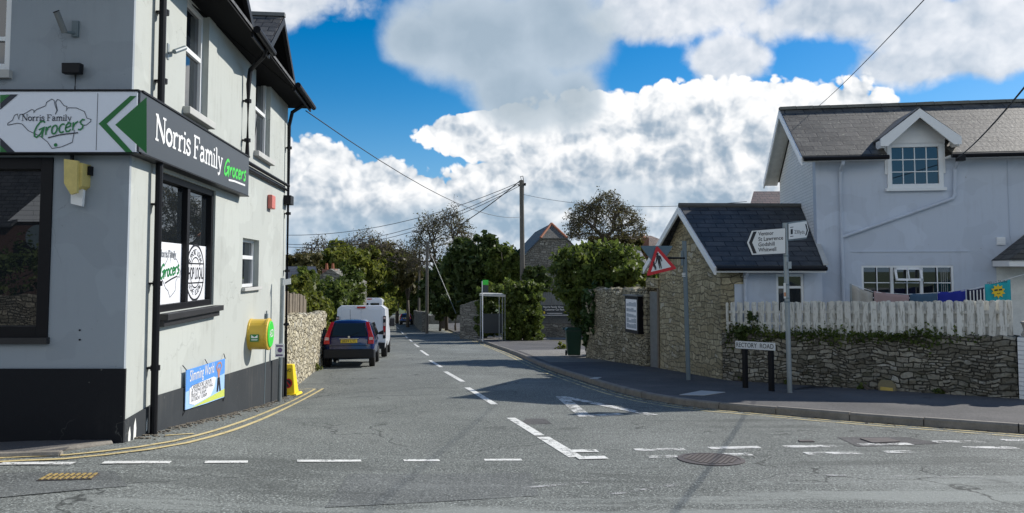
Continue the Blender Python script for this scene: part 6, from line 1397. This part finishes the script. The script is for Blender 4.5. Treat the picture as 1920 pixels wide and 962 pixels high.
# car park wall, fence and sign
gc = G(1040, 634, .1); cY = gc.y
a = at(999, 600, cY+1); b = at(1078, 600, cY+1); tag(MB().box(None, a.x, b.x+1, cY+.8, cY+1.1, gc.z-.5, at(1040, 606, cY+1).z).build('brick_wall', M['farstone']), 'low shaded stone wall under the car park sign', 'wall')
t = thing('slatted_fence', 'grey boarded fence standing above the low car park wall', 'fence', (a.x, cY+1.4, gc.z))
for k in range(22): u0 = a.x+(b.x-a.x)*k/22; MB().box(None, u0, u0+(b.x-a.x)/22-.02, cY+1.3, cY+1.33, gc.z, at(1040, 590-28*(k > 2), cY+1.3).z+ (.0 if k % 2 else .02)+(.5 if 3 < k < 18 else 0)).build('board', M['greywood'], t)
t = thing('car_park_sign', 'long dark sign NORRIS FAMILY GROCERS customer car park', 'sign', (a.x, cY+.6, gc.z))
t['label'] = 'long dark car park sign with white lettering and green corners'
KF = Frame(at(996, 580, cY+.6).x, cY+.6, 0.); kq = lambda x, y: KF.px(x, y)
u0_, zt = kq(996, 572); u1_, zb = kq(1079, 592); o = MB().box(KF, u0_, u1_, 0, .05, zb, zt).build('board', M['charcoal'], t)
mb = MB(); put_text(mb, KF, 'Norris Family Grocers', kq(1017, 0)[0], kq(1060, 0)[0], kq(0, 577)[1], .12, .054, bold=.012); put_text(mb, KF, 'Customer Car Park', kq(1020, 0)[0], kq(1056, 0)[0], kq(0, 582)[1], .12, .054, bold=.012); mb.box(KF, kq(1024, 0)[0], kq(1052, 0)[0], .05, .056, kq(0, 588)[1], kq(0, 587)[1]); mb.box(KF, u0_+.1, u1_-.1, .05, .056, zb+.02, zb+.06); mb.build('lettering', M['white'], o)
mb = MB(); mb.box(KF, u0_, kq(1014, 0)[0], .05, .053, zt-.07, zt-.01); mb.box(KF, kq(1064, 0)[0], u1_, .05, .053, zt-.07, zt-.01); mb.build('green_band', M['green'], o)
mb = MB(); 
for x in (1019, 1058): mb.box(KF, kq(x-1.5, 0)[0], kq(x+1.5, 0)[0], .05, .057, kq(0, 588)[1], kq(0, 584)[1])
mb.build('yellow_square', M['plate'], o)
mb = MB(); isle(mb, KF, kq(1000, 0)[0], kq(1012, 0)[0], kq(0, 588)[1], kq(0, 577)[1], .02, .055); isle(mb, KF, kq(1066, 0)[0], kq(1077, 0)[0], kq(0, 588)[1], kq(0, 577)[1], .02, .055); mb.build('emblem', M['signwhite'], o)
for x in (1000, 1073): u = kq(x, 0)[0]; MB().box(KF, u-.04, u+.04, -.08, -.002, gc.z, zt).build('post', M['wood'], t)
# wheelie bin
gbn = G(1075, 668, KH); t = thing('wheelie_bin', 'dark green wheelie bin standing on the pavement by the ivy', 'bin', gbn)
x0, y0, z0 = gbn
mb = MB(); mb.hexa([(x0-.22, y0-.25, z0+.06), (x0+.24, y0-.25, z0+.06), (x0+.24, y0+.3, z0+.06), (x0-.22, y0+.3, z0+.06), (x0-.29, y0-.34, z0+.98), (x0+.29, y0-.34, z0+.98), (x0+.29, y0+.38, z0+.98), (x0-.29, y0+.38, z0+.98)]); mb.build('body', M['bin'], t, bevel=.03)
mb = MB(); mb.hexa([(x0-.33, y0-.37, z0+.985), (x0+.31, y0-.37, z0+.985), (x0+.31, y0+.4, z0+.985), (x0-.33, y0+.4, z0+.985), (x0-.22, y0-.3, z0+1.10), (x0+.22, y0-.3, z0+1.10), (x0+.25, y0+.38, z0+1.06), (x0-.25, y0+.38, z0+1.06)]); mb.build('lid', M['bin'], t, bevel=.02)
for sg in (-1, 1): MB().lathe((x0+sg*.25, y0+.3, z0+.1), [(.1, -.03), (.1, .03)], 14, 'x').build('wheel', M['rubber'], t)
MB().tube([(x0-.37, y0+.1, z0+1.0), (x0-.37, y0+.35, z0+1.02), (x0+.2, y0+.42, z0+1.02)], .025, 6).build('handle', M['bin'], t)
# driveway and pale strip
band_pts = [p for p in kr if 24 < p.y < 33]
band('driveway', band_pts, [.3, 2.5, 5], [KH+.004]*3, M['drive'])
band('side_lane', [p for p in kr if 46 < p.y < 60], [.3, 2, 6, 12], [KH+.004]*4, M['drive'])
# low walls up the lane
g_ = G(800, 608); rough_wall('stone_wall', 'low stone wall at the foot of the second pole', 'wall', (g_.x+.2, g_.y+1), (at(878, 605, g_.y+3).x, g_.y+3), at(840, 592, g_.y).z, at(840, 592, g_.y).z, .4, M['farstone'], seed=31, step=.4)
g2_ = G(878, 618, .1); rough_wall('stone_wall', 'rising grey stone wall behind the bus stop pole', 'wall', (at(868, 610, 52).x, 52), (at(908, 610, 50).x, 50), at(870, 572, 52).z, at(905, 562, 50).z, .5, M['farstone'], seed=32, step=.4)
rough_wall('stone_wall', 'ivy darkened roadside wall beyond the second pole', 'wall', (at(796, 605, 70).x, 70), (at(777, 595, 110).x, 110), at(796, 586, 70).z, at(777, 582, 110).z, .5, M['farstone'], seed=33, step=.6)
# poles and wires
def pole(lab, x, ytop, Y, r, lean=0):
    b = at(x, 520, Y); base = Vector((b.x, Y, gz(b.x, Y)-.3)); top = at(x, ytop, Y)+Vector((lean, 0, 0)); t = thing('telegraph_pole', lab, 'telegraph pole', base)
    MB().tube([base, top], r, 10, r1=r*.72).build('pole', M['pole'], t)
    mb = MB(); mb.tube([top+Vector((-.25, 0, -.35)), top+Vector((.3, 0, -.35))], .05, 6); mb.tube([top+Vector((.25, 0, -.35)), top+Vector((.25, 0, -.2))], .07, 8); mb.tube([top, top+Vector((-.08, 0, .25)), top+Vector((.1, 0, .3)), top+Vector((.15, 0, -.1)), top+Vector((.15, 0, -1.4))], .03, 5); mb.build('fittings', M['black'], t); return t, top
p1, top1 = pole('tall telegraph pole left of the stone barn', 981, 338, 52, .21, -.12)
p2, top2 = pole('pale telegraph pole beside the low wall up the lane', 801, 455, 65, .15); p2.children[0].data.materials[0] = mat('pale_pole_wood', (.30, .29, .26), .8, var=.2)
p3, top3 = pole('thin distant pole under the dark trees', 786, 470, 85, .15)
o = MB().tube([at(807, 475, 64.5), at(855, 588, 63)], .03, 6).build('stay_pipe', M['greypost'], p2)
def wire(lab, a, b, sag, r=.012, n=14):
    a = Vector(a); b = Vector(b); pts = [a.lerp(b, i/n)-Vector((0, 0, sag*4*(i/n)*(1-i/n))) for i in range(n+1)]
    return tag(MB().tube(pts, r, 5).build('overhead_wire', M['cable']), lab, 'wire')
wire('wire sagging from the shop gutter across to the tall pole', SW.p(us(16.9), .4, 5.3), top1+Vector((0, 0, -2.6)), .8, .013)
wire('upper wire from the tall pole towards the left edge of the lane', top1+Vector((-.05, 0, -.1)), at(537, 441, 60), 1.0, .022)
wire('middle wire from the tall pole towards the left edge of the lane', top1+Vector((-.05, 0, -.2)), at(537, 458, 62), 1.3, .022)
wire('lower wire from the tall pole towards the left edge of the lane', top1+Vector((-.05, 0, -.35)), at(537, 463, 62), 1.4, .022)
wire('thick wire dropping from the tall pole to the second pole', top1+Vector((-.05, 0, 0)), top2, .35, .035)
wire('faint wire from the tall pole to the roofs on the right', top1+Vector((.1, 0, -1.)), at(1400, 378, 33), .5, .012)
wire('wire from the cottage ridge rising over the junction', HF.p(hx(1535, 205, -2.2)[0], -HD/2, RZ+.1), at(1735, -3, 9), .05, .007)
wire('wire from the cottage gutter to beyond the right edge', HF.p(hx(1792, 300, .3)[0], .3, EZ-.1), at(1975, 95, 7), .1, .012)
wire('low wire between the second pole and the black post', top2+Vector((0, 0, -1.)), Vector((gb_.x, gb_.y, at(882, 522, gb_.y).z)), .3, .02)
# ================================================================= VEHICLES
def car_body(st):
    """stations along the car, each a list of (y, half width, z) levels from sill to roof"""
    mb = MB(); nl = len(st[0]); n = 2*nl
    for s in st: mb.v += [Vector((-w_, y, z)) for (y, w_, z) in s]+[Vector((w_, y, z)) for (y, w_, z) in reversed(s)]
    for i in range(len(st)-1):
        for k in range(n-1): mb.f.append((i*n+k, i*n+k+1, (i+1)*n+k+1, (i+1)*n+k))
        mb.f.append((i*n+n-1, i*n, (i+1)*n, (i+1)*n+n-1))
    for e in (0, len(st)-1):
        for k in range(nl-1): mb.f.append((e*n+k, e*n+k+1, e*n+n-2-k, e*n+n-1-k))
    return mb
def wheel(parent, x, y, r, wd=.18):
    mb = MB().lathe((x, y, r), [(r*.6, -wd/2), (r*.93, -wd/2), (r, -wd*.35), (r, wd*.35), (r*.93, wd/2), (r*.6, wd/2)], 24, 'x'); o = mb.build('wheel', M['rubber'], parent, world=False, smooth=False)
    MB().lathe((x, y, r), [(r*.6, -wd*.42), (r*.6, wd*.42)], 16, 'x').build('rim', M['hub'], o, world=False)
def place(root, gx, rz=0): root.location = gx; root.rotation_euler = (math.atan(-.052), 0, rz)
# small dark hatchback, rear at y=0
hb = thing('parked_car', 'small dark blue hatchback with tall red tail lights parked by the stone wall', 'car', group='vehicles parked along the left kerb')
W_ = .79
def lv(y, yb, yr, wv, zr, wr): # sill, bumper, belt, shoulder, roof edge, roof
    return [(y, wv*.93, .26), (y-.01, wv, .45), (y, wv, .75), (yb, wv*.975, .98), (yr, wr, zr-.08), (yr+.02, wr-.12, zr)]
st = [lv(0, .03, .30, W_, 1.50, .56), lv(.25, .28, .45, W_+.01, 1.53, .60), lv(1.0, 1.0, 1.0, W_+.01, 1.54, .62), lv(1.9, 1.9, 1.85, W_+.01, 1.53, .62), lv(2.5, 2.6, 2.3, W_, 1.44, .58)]
st += [[(2.9, W_*.93, .26), (2.9, W_, .45), (2.9, W_, .72), (2.95, W_*.94, .93), (2.92, .66, 1.0), (2.9, .5, 1.03)], [(3.45, W_*.85, .28), (3.5, W_*.9, .45), (3.48, W_*.88, .65), (3.4, W_*.8, .78), (3.35, .6, .82), (3.3, .4, .84)]]
o = car_body(st).build('body', M['carblue'], hb, smooth=True, world=False); sb = o.modifiers.new('round', 'SUBSURF'); sb.levels = sb.render_levels = 2
class Rear:   # surface of the hatch: z -> y on the tail
    def p(s, u, n, z):
        y = .0 if z < .8 else .0+(z-.8)**1.25*.42
        return Vector((u, y-n, z))
RR = Rear()
def hpanel(name, pts, n0, n1, m, parent): 
    return MB().poly(RR, pts, n0, n1).build(name, M[m], parent, world=False, bevel=.006)
hpanel('rear_window', [(-.53, 1.0), (.53, 1.0), (.50, 1.28), (.44, 1.41), (-.44, 1.41), (-.50, 1.28)], -.03, .02, 'carglass', hb)
for sg in (-1, 1):
    t_ = hpanel('tail_light', [(sg*.60, .76), (sg*.78, .76), (sg*.775, .95), (sg*.68, 1.2), (sg*.60, 1.45), (sg*.50, 1.45), (sg*.58, 1.15), (sg*.61, .95)], -.05, .035, 'tail', hb)
    hpanel('reversing_lens', [(sg*.63, .88), (sg*.76, .88), (sg*.75, .97), (sg*.63, .97)], .0355, .04, 'tailpale', t_)
MB().hexa([(-.80, -.05, .30), (.80, -.05, .30), (.82, .5, .30), (-.82, .5, .30), (-.79, -.045, .60), (.79, -.045, .60), (.805, .5, .56), (-.805, .5, .56)]).build('bumper', M['trim'], hb, world=False, bevel=.04)
pl_ = hpanel('number_plate', [(-.26, .79), (.26, .79), (.26, .90), (-.26, .90)], .005, .018, 'plate', hb)
mb = MB(); put_text(mb, RR, 'SB59 LYL', -.23, .23, .81, .07, .020, bold=.01); mb.build('lettering', M['ink'], pl_, world=False)
hpanel('hatch_gap', [(-.60, .70), (.60, .70), (.60, .712), (-.60, .712)], -.01, .012, 'black', hb); hpanel('wiper', [(-.02, 1.0), (.02, 1.0), (.30, 1.12), (.29, 1.135)], .022, .034, 'black', hb)
for sg in (-1, 1): hpanel('window_edge', [(sg*.53, 1.0), (sg*.58, 1.0), (sg*.47, 1.44), (sg*.43, 1.42)], -.02, .018, 'black', hb)
MB().lathe((0, -.01, 1.0-.02), [(.035, -.03), (.035, .0)], 12, 'y').build('badge', M['chrome'], hb, world=False)
MB().box(None, -.30, .30, -.022, .0, .915, .935).build('handle_strip', M['chrome'], hb, world=False)
MB().tube([(-.35, .12, .22), (-.35, -.06, .21)], .035, 8).build('exhaust', M['chrome'], hb, world=False)
MB().tube([(-.02, .55, 1.53), (-.02, .45, 1.85)], .006, 5).build('aerial', M['black'], hb, world=False)
for sg in (-1, 1):
    MB().hexa([(sg*.80, 2.2, .98), (sg*.98, 2.2, .98), (sg*.98, 2.3, .98), (sg*.80, 2.3, .98), (sg*.80, 2.2, 1.06), (sg*.98, 2.2, 1.14), (sg*.98, 2.3, 1.14), (sg*.80, 2.3, 1.06)]).build('wing_mirror', M['trim'], hb, world=False, bevel=.02)
    MB().hexa([(sg*.795, .75, 1.0), (sg*.795, 2.45, .99), (sg*.80, 2.45, .99), (sg*.80, .75, 1.0), (sg*.655, .75, 1.42), (sg*.655, 2.15, 1.42), (sg*.665, 2.15, 1.42), (sg*.665, .75, 1.42)]).build('side_window', M['glass'], hb, world=False)
    wheel(hb, sg*.70, .62, .29); wheel(hb, sg*.70, 2.85, .29)
g_ = G(655, 688); place(hb, Vector((g_.x+.04, g_.y-.3, g_.z)), R(7))
# white panel van
def van(lab, W_, H_, Ln, m, tall=False, twin=True):
    v = thing('parked_van', lab, 'van', group='vehicles parked along the left kerb')
    def lv(y, zr, wv=W_, wr=W_*.955, zb=.36, bel=1.15, yy=None, yr=None): return [(y, wv*.95, zb), (y, wv, zb+.2), (y, wv, .8), (y if yy is None else yy, wv*.985, bel), (y if yr is None else yr, wr, zr-.12), (y if yr is None else yr, wr-.14, zr)]
    st = [lv(0, H_, yr=.06), lv(.06, H_+.01, yr=.1), lv(1.5, H_+.02), lv(Ln-2.0, H_), lv(Ln-1.5, H_-.05, yr=Ln-1.7, wr=W_*.85)]
    st += [lv(Ln-.9, 1.18, bel=1.05), lv(Ln, .85, wv=W_*.88, wr=W_*.75, bel=.75)]
    o = car_body(st).build('body', m, v, world=False, smooth=True); b = o.modifiers.new('bevel', 'BEVEL'); b.width = .05; b.segments = 3; b.limit_method = 'ANGLE'
    fr = Frame(0, 0, 0.)
    z0, z1 = .62, H_-.14
    for sg in (-1, 1):
        a, b2 = sorted((sg*.012, sg*(W_*.86)))
        d = MB().hexa([(a, -.018, z0), (b2, -.018, z0), (b2, .0, z0), (a, .0, z0), (a if sg > 0 else a*.95, .035, z1), (b2*.95 if sg > 0 else b2, .035, z1), (b2*.95 if sg > 0 else b2, .06, z1), (a if sg > 0 else a*.95, .06, z1)]).build('rear_door', m, v, world=False, bevel=.012)
        if tall: 
            u0, u1 = sorted((sg*.07, sg*(W_*.74))); MB().box(None, u0, u1, -.01, .03, 1.45, H_-.35).build('door_window', M['glass'], d, world=False, bevel=.02)
        t_ = MB().box(None, *(sorted((sg*W_*.88, sg*W_*1.0))), -.02, .05, .75, 1.62).build('tail_light', M['trim' if not tall else 'tail'], v, world=False, bevel=.02)
        if not tall:
            for (za, zb, mm) in ((.88, .98, 'tailpale'), (1.02, 1.22, 'tail'), (1.24, 1.36, 'tailpale'), (1.5, 1.58, 'tailpale')): MB().box(None, *(sorted((sg*W_*.895, sg*W_*.985))), -.025, -.018, za, zb).build('lens', M[mm], t_, world=False)
        MB().box(None, *(sorted((sg*W_, sg*(W_+.22)))), Ln-1.7, Ln-1.6, 1.15, 1.5).build('wing_mirror', M['trim'], v, world=False, bevel=.03)
        wheel(v, sg*(W_-.1), .95, .33, .22); wheel(v, sg*(W_-.1), Ln-1.0, .33, .22)
    MB().box(None, -W_*.97, W_*.97, -.10, .1, .36, .60).build('bumper', M['trim'], v, world=False, bevel=.03)
    MB().box(None, -.16, .16, .0, .05, H_-.10, H_-.04).build('brake_light', M['tail'], v, world=False)
    pl = MB().box(None, -.62, -.12, -.03, -.019, .72, .83).build('number_plate', M['plate'], v, world=False)
    MB().box(None, W_*.1, W_*.2, -.035, -.02, 1.05, 1.12).build('door_handle', M['trim'], v, world=False)
    return v
va = van('white panel van parked directly behind the small dark hatchback', .95, 2.02, 4.9, M['vanwhite'])
px_ = at(676, 663, 28.6).x; place(va, Vector((px_, 28.6, gz(px_, 28.6))), R(7))
vb = van('taller pale van with dark rear glass parked beyond the white van', .94, 2.85, 5.2, M['vanwhite'], True)
z_ = gz(-10.3, 50); place(vb, Vector((at(692, 600, 53).x, 53, gz(-10.3, 53))), R(7))
# dark roofed car between
dc = dup(hb, label='dark car roof showing between the two white vans'); g_ = Vector((at(690, 600, 39).x, 39.0, 0)); g_.z = gz(g_.x, 39)+.12; place(dc, g_, R(3)); 
bc = dup(hb, label='blue car driving away far down the lane'); bc['group'] = 'cars on the lane'
for ch in bc.children:
    if ch.name.startswith('body'):
        ch.data = ch.data.copy(); ch.data.materials[0] = M['blue']
x_ = at(760, 592, 100).x; place(bc, Vector((x_, 100, gz(x_, 100))), R(3))
# ================================================================= BEHIND THE CAMERA (seen in the shop windows)
nb3 = thing('house', 'brick house with white boarded gable across the road, seen only in shop window', 'house', (-12, -9, 0))
OF = Frame(-9.5, -6.5, math.pi)     # faces +Y
mb = MB(); mb.box(None, -26, -5, -16, -9, -.5, 3.3); mb.build('wall', mat('dark_brick', (.07, .035, .028), .85, var=.3), nb3)
mb = MB(); mb.prism([(-17.4, -8.9, 3.3), (-11.4, -8.9, 3.3), (-14.4, -8.9, 5.9)], (0, -.1, 0))
gbl = mb.build('boarded_gable', brick_mat('white_boards', (.7, .71, .72), (.74, .75, .76), (.3, .31, .32), bw=9., bh=.16, var=.05, vecfn=lambda N, g: N.n('ShaderNodeCombineXYZ', {0: N.n('ShaderNodeSeparateXYZ', {0: g}).outputs[0], 1: N.n('ShaderNodeSeparateXYZ', {0: g}).outputs[2], 2: 0.}).outputs[0]), nb3)
mb = MB(); mb.prism([(-26.5, -8.8, 3.1), (-17.2, -8.8, 3.1), (-14.4, -10.5, 6.3), (-26.5, -12.5, 6.6)], (0, 0, .1)); mb.prism([(-11.6, -8.8, 3.1), (-4.6, -8.8, 3.1), (-4.6, -12.5, 6.6), (-14.4, -10.5, 6.3)], (0, 0, .1)); mb.build('roof', SLL, nb3)
mb = MB(); mb.lathe(Vector((-16.1, -8.6, 2.75)), [(.02, -.12), (.3, -.02), (.42, .05)], 18, 'y'); mb.tube([(-16.1, -8.9, 2.6), (-16.1, -8.6, 2.75)], .03, 6); tag(mb.build('satellite_dish', M['greypost']), 'grey satellite dish on the brick house across the junction', 'satellite dish')
rough_wall('stone_wall', 'stone wall across the junction, reflected in the shop window', 'wall', (-20, -2.2), (-6, -2.6), .95, .9, .4, M['rubble'], seed=55, step=.3)
bush('hedge', 'clipped hedge across the junction, reflected in the shop window', [(-16+i*1.6, -3.4, 1.6, 1.1, .6, .95) for i in range(7)], 11000, .06, 'leafdark', 56, cat='hedge')
